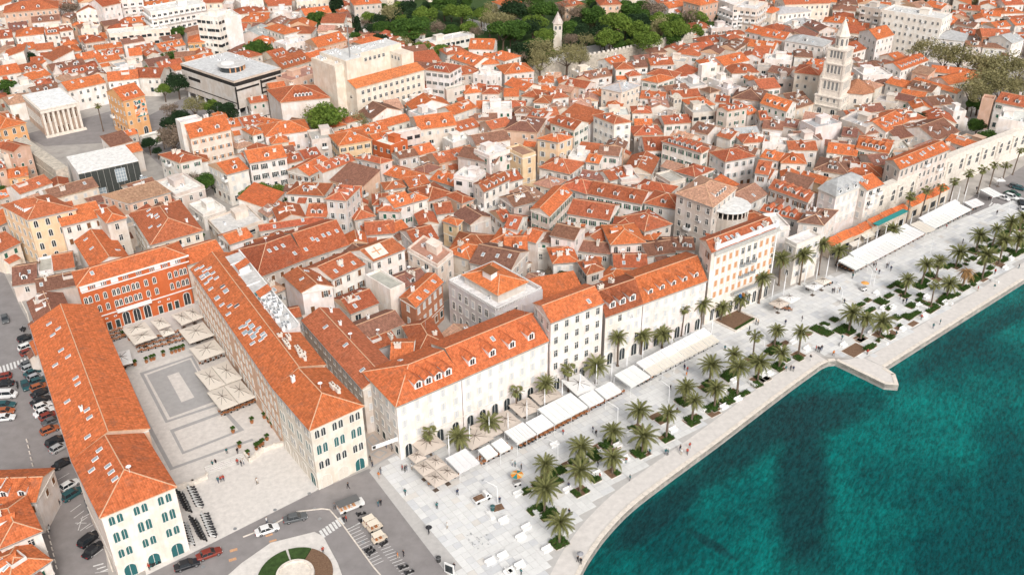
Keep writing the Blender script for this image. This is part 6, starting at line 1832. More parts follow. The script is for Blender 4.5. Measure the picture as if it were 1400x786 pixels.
def trunk_data(seed):
    rnd = random.Random(seed); b = MB(); b.tube((0, 0, 0), (.03, 0, .5), .05, .035, 7, 0)
    for i in range(7):
        a = i*.9+rnd.random(); e = rnd.uniform(.5, 1.2); L_ = rnd.uniform(.3, .5); p0 = (.02, 0, .38+.02*i); p1 = (math.cos(a)*math.cos(e)*L_, math.sin(a)*math.cos(e)*L_, p0[2]+math.sin(e)*L_)
        b.tube(p0, p1, .02, .008, 5, 0); p2 = (p1[0]*1.5, p1[1]*1.5, p1[2]+.12); b.tube(p1, p2, .008, .004, 4, 0)
    return b.mesh('trunk', M['bark'])
M['bark'] = mat('tree_bark', (.13, .09, .065), 1, noise=.4, nscale=3, bump=.6)
TRK = [trunk_data(i) for i in range(3)]
TREES = []
def tree(px, py, wpx, kind, hfac=1.0, rnd=random.Random(3)):
    """px, py: middle of the crown in the photograph; wpx: its width there"""
    g = un(px, py, 5); dist = (g-CAMP).length; R_ = wpx/F*dist/2
    h = R_*.95*hfac+1.6; g = un(px, py, h); R_ = wpx/F*(g-CAMP).length/2
    t = empty('tree', (g.x, g.y, 0), rnd.uniform(0, 6.28))
    if kind == 'cyp':
        hh = R_*3.2; o = put('crown', CYP, t, (0, 0, hh*.55)); o.scale = (R_*2.2, R_*2.2, hh*.62)
    else:
        o = put('crown', rnd.choice(CR[kind]), t, (0, 0, h)); o.scale = (R_*1.12, R_*1.12, R_*1.0*hfac)
    k = put('trunk', rnd.choice(TRK), t); k.scale = (max(4, R_*1.4), max(4, R_*1.4), h*1.15)
    TREES.append((t, kind, px, py, wpx))
TREE_LINES = '''
@2
460 50 75 cyp
490 60 60 cyp
580 165 60 cyp
520 90 70 dark
560 200 80 dense
650 95 50 dark
620 120 60 bare
700 110 100 dark
760 95 90 dark
815 45 95 dark
690 190 80 bare
770 170 90 bright
860 165 190 dense
820 110 90 bright
880 90 70 bright
940 105 60 pale
950 40 80 dark
1000 150 110 bare
995 35 60 dark
1085 165 90 dense
1130 70 130 bright
1175 150 110 bright
1210 170 90 bare
1250 100 80 bright
1300 50 110 pale
1190 70 70 dark
1100 20 80 dark
1245 55 60 dense
1330 120 160 pale
1350 170 170 dense
820 240 120 pale
870 240 50 cyp
920 260 110 bright
1030 280 130 bright
1275 350 90 dark
1280 390 60 dense
50 270 150 dense
25 45 60 dense
370 110 130 dense
425 640 230 bright
350 625 170 pale
570 640 140 pale
770 580 80 bare
720 40 50 dense
540 175 60 dark
950 550 60 dense
660 230 50 dark
@3
30 90 90 pale
105 70 100 dense
60 160 150 dense
150 150 130 dark
180 60 120 pale
220 195 120 bright
125 250 110 dense
200 270 190 pale
190 330 170 pale
330 300 190 pale
400 300 120 pale
400 170 120 dark
410 200 110 dark
380 80 120 bare
500 30 150 dense
480 100 120 dense
590 130 190 bright
520 170 130 dark
560 210 150 bright
640 60 150 dense
700 120 140 dark
790 60 160 bare
720 170 140 bright
830 110 130 bright
840 130 90 dark
910 110 120 bright
890 170 160 bright
760 225 170 bright
690 190 90 dark
610 240 60 bright
660 235 60 bright
1015 105 140 bright
1000 55 90 pale
1170 90 95 dark
30 190 90 dense
510 240 50 bright
@1
365 50 110 bare
1370 275 150 dense
30 470 110 dense
160 310 70 dark
320 330 60 dark
365 225 40 dense
945 180 100 dense
985 155 80 dark
1250 15 90 bright
910 390 90 dark
900 300 90 dense
940 445 130 dark
870 480 90 bright
800 365 60 bright
570 455 45 cyp
975 370 60 pale
1120 270 70 dark
1165 270 50 dark
900 590 110 bare
1030 565 150 pale
1120 575 110 bright
1190 590 140 dark
960 620 90 dark
910 660 110 dark
920 720 170 bare
790 765 80 dark
865 740 70 dense
395 370 60 bare
1350 40 60 dark
720 130 80 dense
@4
365 50 35 cyp
500 80 60 bare
530 130 70 bare
520 347 55 dense
840 20 80 dark
1020 75 50 dense
1300 120 60 dark
1340 118 50 dark
755 240 40 dark
845 220 90 pale
880 270 170 pale
980 300 180 pale
1060 300 170 pale
1150 350 170 pale
1220 360 190 pale
1300 350 190 pale
1380 370 160 pale
1120 480 180 pale
1200 440 200 pale
1290 470 200 pale
1370 470 160 pale
1170 510 160 pale
1250 390 160 pale
1130 560 80 dense
1150 670 100 dense
1190 740 130 dense
850 640 100 dark
820 610 70 dark
300 250 40 dense
1160 15 80 pale
@5
790 20 70 dark
835 65 50 dark
920 10 150 bare
1020 220 120 bare
1080 240 150 dense
1130 240 80 dark
1310 300 80 bright
1350 290 110 bright
1340 250 50 dense
10 275 70 dense
@6
70 260 90 bright
140 280 110 bright
20 290 70 dense
555 205 75 dense
470 120 40 dense
660 235 45 dense
990 130 55 dark
@7
320 740 110 dark
240 710 90 bare
290 720 80 dark
'''
# the wooded park: more trees between the ones above
rp = random.Random(31); extra = []
PK = [(500, 12), (640, 2), (1000, 12), (955, 58), (840, 66), (760, 86), (690, 98), (640, 80), (560, 60), (500, 60)]
while len(extra) < 62:
    x, y = rp.uniform(470, 1000), rp.uniform(0, 100)
    if inside(x, y, PK) and not (752 < x < 776 and y > 15) and not (620 < x < 690 and y > 35) and all(abs(x-q[0]) > 11 or abs(y-q[1]) > 7 for q in extra): extra.append((x, y))
TREE_LINES += '@0\n'+'\n'.join(f"{x:.0f} {y:.0f} {rp.uniform(80, 150):.0f} {rp.choice(['dense', 'dark', 'dense', 'bright', 'dark', 'bare', 'pale'])}" for x, y in extra)
# small trees in free courtyards
extra = []
while len(extra) < 46:
    x, y = rp.uniform(20, 1250), rp.uniform(20, 330); g = un(x, y)
    if y < 480-.3*x and all(ras(g.x+i, g.y+j) == 0 for i in (-1, 0, 1) for j in (-1, 0, 1)) and not any(inside(x, y, P) for P in FREE) and not any(abs(x-q[0])+abs(y-q[1]) < 20 for q in extra): extra.append((x, y))
TREE_LINES += '\n'+'\n'.join(f"{x:.0f} {y-3:.0f} {rp.uniform(38, 70):.0f} {rp.choice(['dense', 'dark', 'dense', 'bright'])}" for x, y in extra)
t_ = 0
for ln in TREE_LINES.strip().splitlines():
    if ln[0] == '@': t_ = int(ln[1:]); continue
    x, y, w_, k_ = ln.split(); q = tp(t_, float(x), float(y)); tree(q[0], q[1], float(w_)/K, k_)
KN = dict(dense='dense green tree', bright='bright green round tree', dark='dark evergreen tree', pale='pale yellow-green spring tree', bare='bare brownish tree', cyp='slender dark cypress')
tg = {}
for (t, kind, px, py, w_) in TREES:
    nm, c = min(PLACES, key=lambda q: math.hypot(q[1][0]-px, (q[1][1]-py)*1.4)); dx, dy = px-c[0], py-c[1]
    dr = ('right of ' if dx > 0 else 'left of ') if abs(dx) > abs(dy)*1.3 else ('in front of ' if dy > 0 else 'behind ')
    sz = 'large ' if w_ > 38 else ('small ' if w_ < 18 else '')
    tg.setdefault((sz+KN[kind], dr+nm), []).append((math.hypot(dx, dy), t))
for (a_, b_), L_ in tg.items():
    L_.sort(key=lambda q: q[0])
    for i, (_, t) in enumerate(L_): tag(t, f'{a_} {b_}' if len(L_) == 1 else f'{a_}, {ORD[min(i, 29)]} such {b_}', 'tree', 'trees of the town')

# palms --------------------------------------------------
M['frond'] = leaf_mat('palm_leaf', (.065, .08, .028), (.21, .205, .075)); M['frond'].name = 'palm_leaf'
M['dryfrond'] = mat('dry_palm_leaf', (.30, .17, .07), .9, noise=.3, nscale=3)
def frond_data(L_, droop, seed, dry=False, lw=.19, n=14):
    rnd = random.Random(seed); V = []; Fc = []; tn = []
    P = []; 
    for i in range(n+1):
        s = i/n; P.append(Vector((L_*s*(1-.18*droop*s), 0, L_*(.42*s-droop*s*s))))
    for i in range(n):
        a, c = P[i], P[i+1]; wd = .026*(1-i/n)+.008; k = len(V)
        V += [a+Vector((0, -wd, 0)), c+Vector((0, -wd, 0)), c+Vector((0, wd, 0)), a+Vector((0, wd, 0))]; Fc.append((k, k+1, k+2, k+3)); tn.append(.9)
        if i < 1: continue
        for sg in (-1, 1):
            for h_ in (0, .5):
                b0 = a.lerp(c, h_); d = (c-a).normalized(); ll = lw*L_*(math.sin(math.pi*min(1, (i+h_)/n*.9+.1))**.6)*rnd.uniform(.85, 1.1)
                tip = b0+d*ll*.55+Vector((0, sg*ll*.8, -ll*.28)); k = len(V); w_ = d*.022
                V += [b0-w_, b0+w_, tip]; Fc.append((k, k+1, k+2)); tn.append(rnd.uniform(.1, .8))
    me = bpy.data.meshes.new('frond'); me.from_pydata(V, [], Fc); me.materials.append(M['dryfrond'] if dry else M['frond']); at = me.attributes.new('tone', 'FLOAT', 'FACE'); at.data.foreach_set('value', tn); me.update(); return me
FR = [frond_data(1, .45, 1), frond_data(1, .75, 2), frond_data(1, 1.05, 3)]
FRD = frond_data(1, 1.25, 4, True)
def ptrunk(seed):
    b = MB(); rnd = random.Random(seed); n = 14; x = 0
    prof = [(.42, 0), (.30, .05)]
    for i in range(n): z = .05+.9*i/n; prof += [(.26, z), (.235, z+.045)]
    prof += [(.30, .95), (.42, .98), (.30, 1.03)]
    b.ring(0, 0, [(r, z) for r, z in prof], 8, 0); return b.mesh('trunk', M['trunkbark'])
PTR = ptrunk(1)
# fan palm leaf
def fan_data(seed):
    rnd = random.Random(seed); V = []; Fc = []; tn = []
    V += [Vector((0, -.02, 0)), Vector((.5, -.015, .12)), Vector((.5, .015, .12)), Vector((0, .02, 0))]; Fc.append((0, 1, 2, 3)); tn.append(.5)
    for i in range(13):
        a = (i-6)*.24; r = .52*(1-.04*abs(i-6)); c = Vector((.5, 0, .12)); d = Vector((math.cos(a), math.sin(a), -.25-.1*rnd.random())); e = Vector((-math.sin(a), math.cos(a), 0))*.05; k = len(V)
        V += [c, c+d*r*.6-e, c+d*r, c+d*r*.6+e]; Fc.append((k, k+1, k+2, k+3)); tn.append(rnd.random())
    me = bpy.data.meshes.new('frond'); me.from_pydata(V, [], Fc); me.materials.append(M['frond']); at = me.attributes.new('tone', 'FLOAT', 'FACE'); at.data.foreach_set('value', tn); me.update(); return me
FAN = [fan_data(i) for i in range(2)]
PALMS = []
def palm(cx_, cy_, bx_, by_, kind='date', size=None):
    g = un(bx_, by_); h = max(4.0, min(15, rise(cx_, cy_, bx_, by_)))
    top = un(cx_, cy_, h)
    r = empty('palm_tree', (g.x, g.y, 0), random.uniform(0, 6.28)); n = len(PALMS); rnd = random.Random(n*17+3)
    tk = put('trunk', PTR, r); tk.scale = (1.0 if kind == 'date' else .8,)*2+(h,)
    Ls = size or (3.3*rnd.uniform(.78, 1.15) if kind == 'date' else 1.9*rnd.uniform(.9, 1.1))
    tx, ty = rnd.uniform(-.045, .045), rnd.uniform(-.045, .045); tk.rotation_euler = (tx, ty, 0)
    top_ = Vector((math.sin(ty)*h, -math.sin(tx)*h, h))
    if kind == 'date':
        for ring, (cnt, f, el, l) in enumerate(((9, 2, -.55, .8), (11, 1, -.12, 1.05), (10, 0, .2, 1.1), (8, 0, .6, .95), (5, 0, 1.0, .7))):
            for i in range(cnt):
                a = 6.283*(i+.5*(ring % 2))/cnt+rnd.uniform(-.16, .16)
                o = put('frond', FR[f], r, top_); o.rotation_euler = (rnd.uniform(-.2, .2), -el+rnd.uniform(-.14, .14), a); q = Ls*l*rnd.uniform(.85, 1.1); o.scale = (q, q, q)
        for i in range(rnd.choice((0, 3, 6, 9))): o = put('frond', FRD, r, top_); o.rotation_euler = (0, .35, rnd.uniform(0, 6.28)); o.scale = (Ls*.62,)*3
    else:
        for ring, (cnt, f, el, l) in enumerate(((7, 2, -.8, .75), (8, 1, -.3, .95), (7, 0, .15, 1.0), (5, 0, .6, .85), (3, 0, 1.0, .6))):
            for i in range(cnt):
                a = 6.283*(i+.5*(ring % 2))/cnt+rnd.uniform(-.2, .2)
                o = put('frond', FAN[i % 2] if i % 3 == 0 else FR[f], r, top_); o.rotation_euler = (rnd.uniform(-.3, .3), -el+rnd.uniform(-.15, .15), a); q = Ls*l*rnd.uniform(.85, 1.15)*1.12; o.scale = (q, q, q)
        for i in range(5): o = put('frond', FRD, r, top_); o.rotation_euler = (0, .8, i*1.3+rnd.random()); o.scale = (Ls*.6,)*3
    PALMS.append((r, kind, bx_, by_, h)); return r
PALM_ROWS = dict(
 quay='''@15
215 195 215 270 date
212 320 210 445 date
405 115 402 175 date
400 225 400 335 date
570 30 568 95 date
573 160 573 235 date
735 45 730 132 date
295 500 290 608 date
860 -90 858 52 date
@11
710 705 704 805 date
960 590 955 660 date
1000 650 992 765 date
1135 590 1115 690 date
1225 410 1208 510 date
1100 465 1087 565 date
1270 480 1235 625 date
1360 450 1345 545 date
1345 305 1318 438 fan
@12
85 275 70 360 date
220 290 200 412 date
110 400 95 480 date
480 190 465 290 date
560 220 530 322 date
655 235 632 305 date
790 15 765 95 date
935 40 905 145 fan
1005 40 988 100 date
@8
880 670 850 782 date
1045 600 1035 680 date
1150 510 1140 605 date
1245 475 1228 575 date
1345 445 1315 540 date
950 650 930 745 date
1195 615 1175 745 date
1300 540 1265 668 date
1385 530 1355 612 date
1090 705 1070 790 dry
1390 420 1375 480 date''',
 facade='''@14
965 20 970 140 fan
1120 45 1120 130 date
@10
1275 770 1275 850 date
@11
68 600 66 722 fan
215 560 212 668 date
343 480 338 602 fan
480 470 485 560 date
612 315 600 468 date
735 310 725 405 date
845 310 836 372 date
965 165 938 310 fan
1075 145 1040 275 date
1157 165 1148 225 date
1265 115 1250 182 date
1372 0 1350 135 date
@8
130 640 95 778 date
240 620 205 775 date
345 560 305 722 date
415 600 405 660 date
695 480 690 550 date
805 305 768 470 fan
890 275 840 442 fan
960 255 925 392 fan
1035 225 1003 332 fan
1115 185 1085 292 fan
1190 165 1150 292 fan
1255 145 1215 260 fan
1310 140 1285 222 fan
1372 60 1338 192 fan
@1
525 565 550 700 fan''')
for row, txt in PALM_ROWS.items():
    t_ = 0; L_ = []
    for ln in txt.splitlines():
        if ln[0] == '@': t_ = int(ln[1:]); continue
        a_ = ln.split(); v = [float(q) for q in a_[:4]]; c_ = tp(t_, v[0], v[1]); b_ = tp(t_, v[2], v[3])
        kd = a_[4]; r = palm(c_[0], c_[1], b_[0], b_[1], 'date' if kd == 'dry' else kd)
        if kd == 'dry':
            for ch in r.children:
                if ch.name.startswith('frond'): ch.data = FRD
        L_.append((b_[0]+b_[1]*.02, r, kd))
    L_.sort(key=lambda q: q[0]); cnt = {}
    for i, (x, r, kd) in enumerate(L_):
        if row == 'quay': tag(r, f"{dict(date='leafy date palm', fan='tall thin palm', dry='withered brown palm')[kd]}, {ORDN[i]} from the left in the planted row along the quay", 'palm', 'palms planted along the quay')
        elif x > 200: tag(r, f"{'tall thin fan palm' if kd == 'fan' else 'broad date palm'}, {ORDN[i]} from the left in the row before the facades", 'palm', 'palms in front of the facades')
        else: tag(r, 'lone tall palm in the street beside the columned stone hall', 'palm')

# hedges and beds --------------------------------------------------
def hedge_data(seed, n=420):
    rnd = random.Random(seed); V = []; Fc = []; tn = []
    for i in range(n):
        x, y, z = rnd.uniform(-.5, .5), rnd.uniform(-.5, .5), rnd.uniform(.05, 1)
        if max(abs(x), abs(y)) < .36 and z < .7: z = rnd.uniform(.8, 1)
        z *= .75+.3*math.sin(x*9+seed)*math.cos(y*8)
        u = Vector((rnd.gauss(0, 1), rnd.gauss(0, 1), rnd.gauss(0, 1))).normalized(); v = u.orthogonal().normalized(); w_ = u.cross(v); s = .075*rnd.uniform(.6, 1.3); k = len(V); c = Vector((x, y, z))
        V += [c-v*s, c-w_*s, c+v*s, c+w_*s]; Fc.append((k, k+1, k+2, k+3)); tn.append(rnd.random())
    me = bpy.data.meshes.new('leaves'); me.from_pydata(V, [], Fc); me.materials.append(LM['dense']); a = me.attributes.new('tone', 'FLOAT', 'FACE'); a.data.foreach_set('value', tn); me.update(); return me
HD = [hedge_data(i) for i in range(4)]
BEDS = []
def bed(px, py, w_, d_, hedge=.7, soil=True, an=None):
    p = un(px, py); ang = ANG_E if p.x > 60 else ANG_W
    if an is not None: ang = an
    r = empty('planting_bed', (p.x, p.y, .05), ang); BEDS.append((r, px, py, hedge > 0))
    if soil:
        b = MB(); b.box(-w_/2, w_/2, -d_/2, d_/2, 0, .06, 0); b.box(-w_/2-.08, w_/2+.08, -d_/2-.08, -d_/2, 0, .1, 1); b.box(-w_/2-.08, w_/2+.08, d_/2, d_/2+.08, 0, .1, 1); b.box(-w_/2-.08, -w_/2, -d_/2, d_/2, 0, .1, 1); b.box(w_/2, w_/2+.08, -d_/2, d_/2, 0, .1, 1); b.build('soil', [M['soil'], M['palestone']], r)
    rnd = random.Random(len(BEDS))
    if hedge > 0:
        nx, ny = max(1, round(w_/1.3)), max(1, round(d_/1.3))
        for i in range(nx):
            for j in range(ny):
                if rnd.random() > hedge and nx*ny > 1: continue
                o = put('shrub', HD[rnd.randrange(4)], r, (-w_/2+(i+.5)*w_/nx, -d_/2+(j+.5)*d_/ny, .05)); o.scale = (w_/nx*1.06, d_/ny*1.06, rnd.uniform(.45, .85)); o.rotation_euler = (0, 0, rnd.choice((0, 1.571)))
rnd = random.Random(9)
for (r, kd, bx_, by_, h) in PALMS:
    q = (bx_, by_)
    if r['group'] == 'palms planted along the quay' if 'group' in r else False:
        p = r.location; ang = ANG_E if p.x > 60 else ANG_W
        c_ = Vector((p.x, p.y, 0)); q = proj(c_)
        bed(q[0], q[1], rnd.uniform(2.6, 3.4), rnd.uniform(2.4, 3.2), .5)
BED_LINES = '''
@15
270 235 4 2 1
300 225 2 2 1
185 300 3 2 1
475 150 2 3 1
540 90 3 2 1
110 335 2 1.6 1
235 460 4 2 1
175 430 4 2 1
330 190 2 1.6 0
495 95 2 1.6 0
710 130 3.2 2 1
480 270 2 2 1
570 75 2.4 3 1
380 180 3 2 1
480 130 2 2 1
270 285 3 2 1
@11
800 735 3 1.6 0
835 760 2.5 2 1
1070 585 3 3 1
940 655 3 2 1
1190 530 3 3 1
1100 690 5 2 1
1190 655 4 2.4 1
1215 605 2 2 1
1280 615 2 1.4 1
1340 570 2.5 2 1
1110 720 3 2 0
1000 750 4 2 1
1180 520 2 1.6 1
1380 535 3 2 0
@12
20 540 3 2 0
60 390 4 2.4 1
125 350 3 1.6 0
200 430 2 2 1
90 470 3.4 2 1
135 438 1.6 1.6 1
310 280 3 4 1
340 250 2 2 1
390 225 2 2 1
360 300 3 1.4 1
435 275 5 2.6 1
480 290 2 1.6 1
530 145 2.5 1.6 1
570 120 2.2 1.6 1
580 175 3.4 1.6 1
640 130 3.2 3 1
675 165 2 1.6 1
690 50 2 1.4 1
680 100 3 1.4 1
740 40 3 3.4 1
735 75 2 2 1
780 210 2.6 2.6 1
820 195 4 1.4 1
850 95 2.2 1.6 1
800 150 3 2 1
850 125 2.4 2 1
850 45 4 2.4 1
870 20 3 2 1
915 170 5 1.6 1
970 115 5 2 1
1045 92 1.8 1.2 1
1080 60 3.6 1.4 1
1140 10 4 2 1
1130 40 1.6 1.2 1
810 245 3 1.6 0
735 265 3 1.4 1
690 300 4 2 0
500 385 6 3.6 0
530 330 3 1.6 0
580 370 3.6 1.8 1
690 320 2 1.4 1
630 335 2 1 1
720 215 2 2 1
660 260 2 3 1
1010 100 2 2 1
960 135 2 2 1
250 300 2 1.5 0
@8
950 680 3 2 1
1000 680 4 1.6 1
1080 620 2 1.6 1
1130 595 3 2 1
1170 580 2 2 1
1200 540 3 2 1
1130 640 2.4 1.6 1
1180 615 3 1.8 1
1220 590 4 2 1
1250 600 3 2 1
1180 660 4 1.6 1
1150 735 5 2 1
1200 725 4 1.6 1
1220 690 2.4 1.6 1
1230 650 4 1.6 1
1290 645 4 2 1
1300 590 3 1.6 1
1330 600 2.4 1.4 1
1350 620 4 1.6 1
1390 600 3 1.6 1
1280 560 3 2 1
1310 500 4 2 1
1330 470 4 2 1
1290 520 3 2 1
1390 570 3 1.6 1
1095 650 1.6 1 1
1090 670 1.4 1 1
1130 760 3 1.6 1
1245 575 2 1.4 0
1360 470 3 2 1
1390 460 3 1.6 1
895 730 2 2 1
870 760 3 2 1
900 720 2 1.4 1
'''
t_ = 0
for ln in BED_LINES.strip().splitlines():
    if ln[0] == '@': t_ = int(ln[1:]); continue
    x, y, w_, d_, hg = (float(q) for q in ln.split()); q = tp(t_, x, y); bed(q[0], q[1], w_, d_, hg*.95)
BEDS.sort(key=lambda q: q[1])
cnt = {}
for (r, px, py, hg) in BEDS:
    nm = ('lowest stretch' if px < 800 else 'stretch below the awnings' if px < 900 else 'stretch under the long cream awning' if px < 1000 else 'stretch before the hotel' if px < 1090 else 'stretch beside the pier' if px < 1200 else 'stretch right of the pier' if px < 1300 else 'farthest right stretch')
    k_ = (hg, nm); cnt[k_] = cnt.get(k_, 0)+1
    tag(r, f"{'green hedge bed' if hg else 'bare brown soil bed'}, {ORDN[min(39, cnt[k_]-1)]} from the left, {nm}", 'planting bed', 'planting beds between the palms')
# the sunken square bed in front of the hotel
p = un(*tp(11, 1225, 225)); an = ANG_W+.12; r = tag(empty('sunken_bed', (p.x, p.y, .05), an), 'square sunken bed of dark soil with a pale rim before the hotel', 'planting bed')
b = MB(); b.box(-4.2, 4.2, -3.4, 3.4, 0, .06, 0)
b.build('soil', M['soil'], r)
for (x0, x1, y0, y1) in ((-4.6, 4.6, -3.8, -3.4), (-4.6, 4.6, 3.4, 3.8), (-4.6, -4.2, -3.4, 3.4), (4.2, 4.6, -3.4, 3.4)): b = MB(); b.box(x0, x1, y0, y1, 0, .35, 0); b.build('rim', M['palestone'], r)
for i in range(8): o = put('shrub', HD[i % 4], r, (-3.6+i, -3.0, .05)); o.scale = (1, .7, .5)
# ---------------------------------------------------------------- canopies and parasols
M['ribs'] = mat('dark_parasol_ribs', (.12, .09, .07), .6)
CANV = dict(w=(.76, .75, .73), c=(.69, .63, .55), t=(.58, .50, .43))
def rect3(a, b, c, h):
    A, Bp, C = un(*a, h), un(*b, h), un(*c, h); ux = (Bp-A); ux.z = 0; W = ux.length; ux.normalize(); uy = Vector((-ux.y, ux.x, 0)); D = abs((C-Bp).dot(uy))
    return A+ux*W/2+uy*D/2, W, D, math.atan2(ux.y, ux.x)
def parasol(a, b, c, label, nx=1, ny=1, h=3.0, col='c'):
    ce, W, D, an = rect3(a, b, c, h)
    for i in range(nx):
        for j in range(ny):
            w_, d_ = W/nx, D/ny; ux = Vector((math.cos(an), math.sin(an), 0)); uy = Vector((-ux.y, ux.x, 0))
            p = ce+ux*((i+.5)/nx-.5)*W+uy*((j+.5)/ny-.5)*D
            r = tag(empty('square_parasol', (p.x, p.y, 0), an), label[i*ny+j] if isinstance(label, list) else label, 'parasol', 'square parasols over the cafe tables')
            x2, y2 = w_/2-.06, d_/2-.06; b_ = MB(); C4 = [(-x2, -y2), (x2, -y2), (x2, y2), (-x2, y2)]; z1 = h+.55
            for k in range(4):
                l = (k+1) % 4; b_.poly([(*C4[k], h), (*C4[l], h), (0, 0, z1)]); b_.poly([(*C4[l], h-.22), (*C4[k], h-.22), (*C4[k], h), (*C4[l], h)][::-1])
            b_.build('canopy', M['canvas'], r, color=CANV[col])
            for k in range(4):
                q = MB(); q.tube((0, 0, z1+.03), (C4[k][0]*.62, C4[k][1]*.62, h+.55*.38+.05), .05, .04, 4, 0); q.build('rib', M['ribs'], r)
                mx, my = [(0, -y2), (x2, 0), (0, y2), (-x2, 0)][k]; q = MB(); q.tube((0, 0, z1+.03), (mx*.6, my*.6, h+.55*.4+.05), .05, .04, 4, 0); q.build('rib', M['ribs'], r)
            q = MB(); q.tube((0, 0, 0), (0, 0, z1), .06, .06, 6, 0); q.box(-.5, .5, -.5, .5, 0, .1, 0); q.build('pole', M['ribs'], r)
Z = lambda *v: [tp(v[0], v[i], v[i+1]) for i in range(1, len(v), 2)]
parasol(*Z(9, 600, 475, 708, 448, 567, 408), 'white square parasol at the left corner of the arcaded square', col='w')
parasol(*Z(9, 712, 355, 838, 312, 667, 265), ['cream parasol in front of the palace doors, front one of two', 'cream parasol in front of the palace doors, rear one touching the arcade side'], nx=1, ny=2)
parasol(*Z(9, 840, 275, 910, 250, 815, 222), 'small cream parasol against the palace wall left of the right arcade')
parasol(*Z(9, 865, 312, 932, 290, 845, 282), 'small cream parasol just below the one against the palace wall')
parasol(*Z(9, 965, 250, 1085, 205, 925, 190), ['cream parasol at the corner of palace and right arcade, left half', 'cream parasol at the corner of palace and right arcade, right half'], nx=2)
parasol(*Z(9, 1005, 348, 1140, 302, 962, 272), 'cream parasol second from the palace along the right arcade')
parasol(*Z(9, 1058, 440, 1198, 390, 1012, 370), 'cream parasol third from the palace along the right arcade')
parasol(*Z(9, 1112, 598, 1290, 530, 1048, 497), ['large cream parasol beside the grey inlay, rear pair, left', 'large cream parasol beside the grey inlay, rear pair, right'], nx=2)
parasol(*Z(9, 1175, 703, 1360, 630, 1114, 602), ['large cream parasol beside the grey inlay, front pair, left', 'large cream parasol beside the grey inlay, front pair, right'], nx=2)
parasol(*Z(14, 990, 312, 1120, 245, 888, 187), ['big beige parasol nearest the forecourt at the foot of the promenade, left front', 'big beige parasol nearest the forecourt, left rear', 'big beige parasol nearest the forecourt, right front', 'big beige parasol nearest the forecourt, right rear'], nx=2, ny=2, col='t')
S = lambda x, y: (560+x/3.93, 480+y/3.93)
parasol(S(30, 602), S(95, 570), S(0, 555), 'small beige parasol behind the big beige four at the corner', col='t')
parasol(S(80, 560), S(200, 500), S(20, 470), 'faint beige parasol between the facade and the first white awning', col='t', h=2.8)
parasol(S(335, 530), S(455, 465), S(275, 450), 'beige parasol behind the two small white awnings', col='t', h=2.8)
parasol(S(400, 480), S(610, 385), S(350, 390), ['beige parasol before the arches, left of a pair', 'beige parasol before the arches, right of a pair'], nx=2, col='t', h=2.8)
parasol(S(600, 355), S(710, 310), S(540, 285), 'beige parasol with dark ribs right of the third facade palm', col='t', h=2.8)
parasol(S(700, 290), S(830, 240), S(650, 230), 'beige parasol between two facade palms near the taller house', col='t', h=2.8)
parasol(S(900, 240), S(1010, 200), S(850, 140), 'translucent white parasol behind the awnings below the tall house', col='w', h=2.8)
parasol(*Z(12, 103, 162, 155, 133, 62, 122), 'beige parasol left of a pair in front of the white side house', col='t')
parasol(*Z(12, 160, 135, 215, 105, 115, 92), 'white parasol right of a pair in front of the white side house', col='w')
parasol(*Z(12, 285, 66, 335, 40, 240, 38), 'white parasol in front of the low red roofs, left of a pair', col='w')
parasol(*Z(12, 335, 38, 380, 15, 295, 8), 'beige parasol in front of the low red roofs, right of a pair', col='c')
parasol(*Z(8, 1255, 225, 1305, 225, 1240, 205), 'small white parasol at the street end near the parked cars', col='w', h=2.6)
def awning(a, b, c, label, n=1, h=3.2, col='w', drop=.5, name='awning'):
    """sloped fabric awning in n bays on a steel frame, low edge towards the sea"""
    ce, W, D, an = rect3(a, b, c, h)
    r = tag(empty(name, (ce.x, ce.y, 0), an), label, 'awning', 'white awnings of the promenade cafes')
    x2, y2 = W/2, D/2; rnd = random.Random(int(W*10))
    for i in range(n):
        x0, x1 = -x2+W*i/n+.04, -x2+W*(i+1)/n-.04; b_ = MB(); q = [(x0, -y2, h), (x1, -y2, h), (x1, y2, h+drop), (x0, y2, h+drop)]
        for u_ in range(6):
            for v_ in range(3):
                P4 = []
                for (du, dv) in ((0, 0), (1, 0), (1, 1), (0, 1)):
                    uu, vv = (u_+du)/6, (v_+dv)/3; sag = -.06*math.sin(math.pi*((uu*3) % 1 if (u_+du) % 2 else 0))*1.0-.05*math.sin(math.pi*vv)
                    P4.append((x0+(x1-x0)*uu, -y2+D*vv, h+.05+drop*vv+sag))
                b_.poly(P4)
        for k in range(4): l = (k+1) % 4; b_.poly([(*q[k][:2], q[k][2]-.12), (*q[l][:2], q[l][2]-.12), (*q[l][:2], q[l][2]+.05), (*q[k][:2], q[k][2]+.05)])
        b_.poly([(p[0], p[1], p[2]-.3) for p in q][::-1])
        b_.build('canopy', M['canvas'], r, color=jit(CANV[col], .05, rnd))
        for sm in (.33, .66): q = MB(); xs_ = x0+(x1-x0)*sm; q.tube((xs_, -y2, h+.055), (xs_, y2, h+drop+.055), .03, .03, 4, 0); q.build('seam', M['greyshut'], r)
        q = MB(); q.tube((x0, -y2, h+.08), (x0, y2, h+drop+.08), .045, .045, 4, 0); q.build('frame', M['white_metal'], r)
        for y_ in (-y2+.1, y2-.1): q = MB(); q.tube((x0, y_, 0), (x0, y_, h), .045, .045, 5, 0); q.build('post', M['white_metal'], r)
    q = MB(); q.tube((x2, -y2, h+.08), (x2, y2, h+drop+.08), .045, .045, 4, 0); q.build('frame', M['white_metal'], r)
    SEATS.append((ce, W, D, an))
SEATS = []
awning(S(270, 655), S(377, 600), S(205, 580), 'white awning right beside the big beige parasols, lowest on the promenade')
awning(S(415, 582), S(475, 550), S(370, 540), 'small white awning over orange chairs, left one of two')
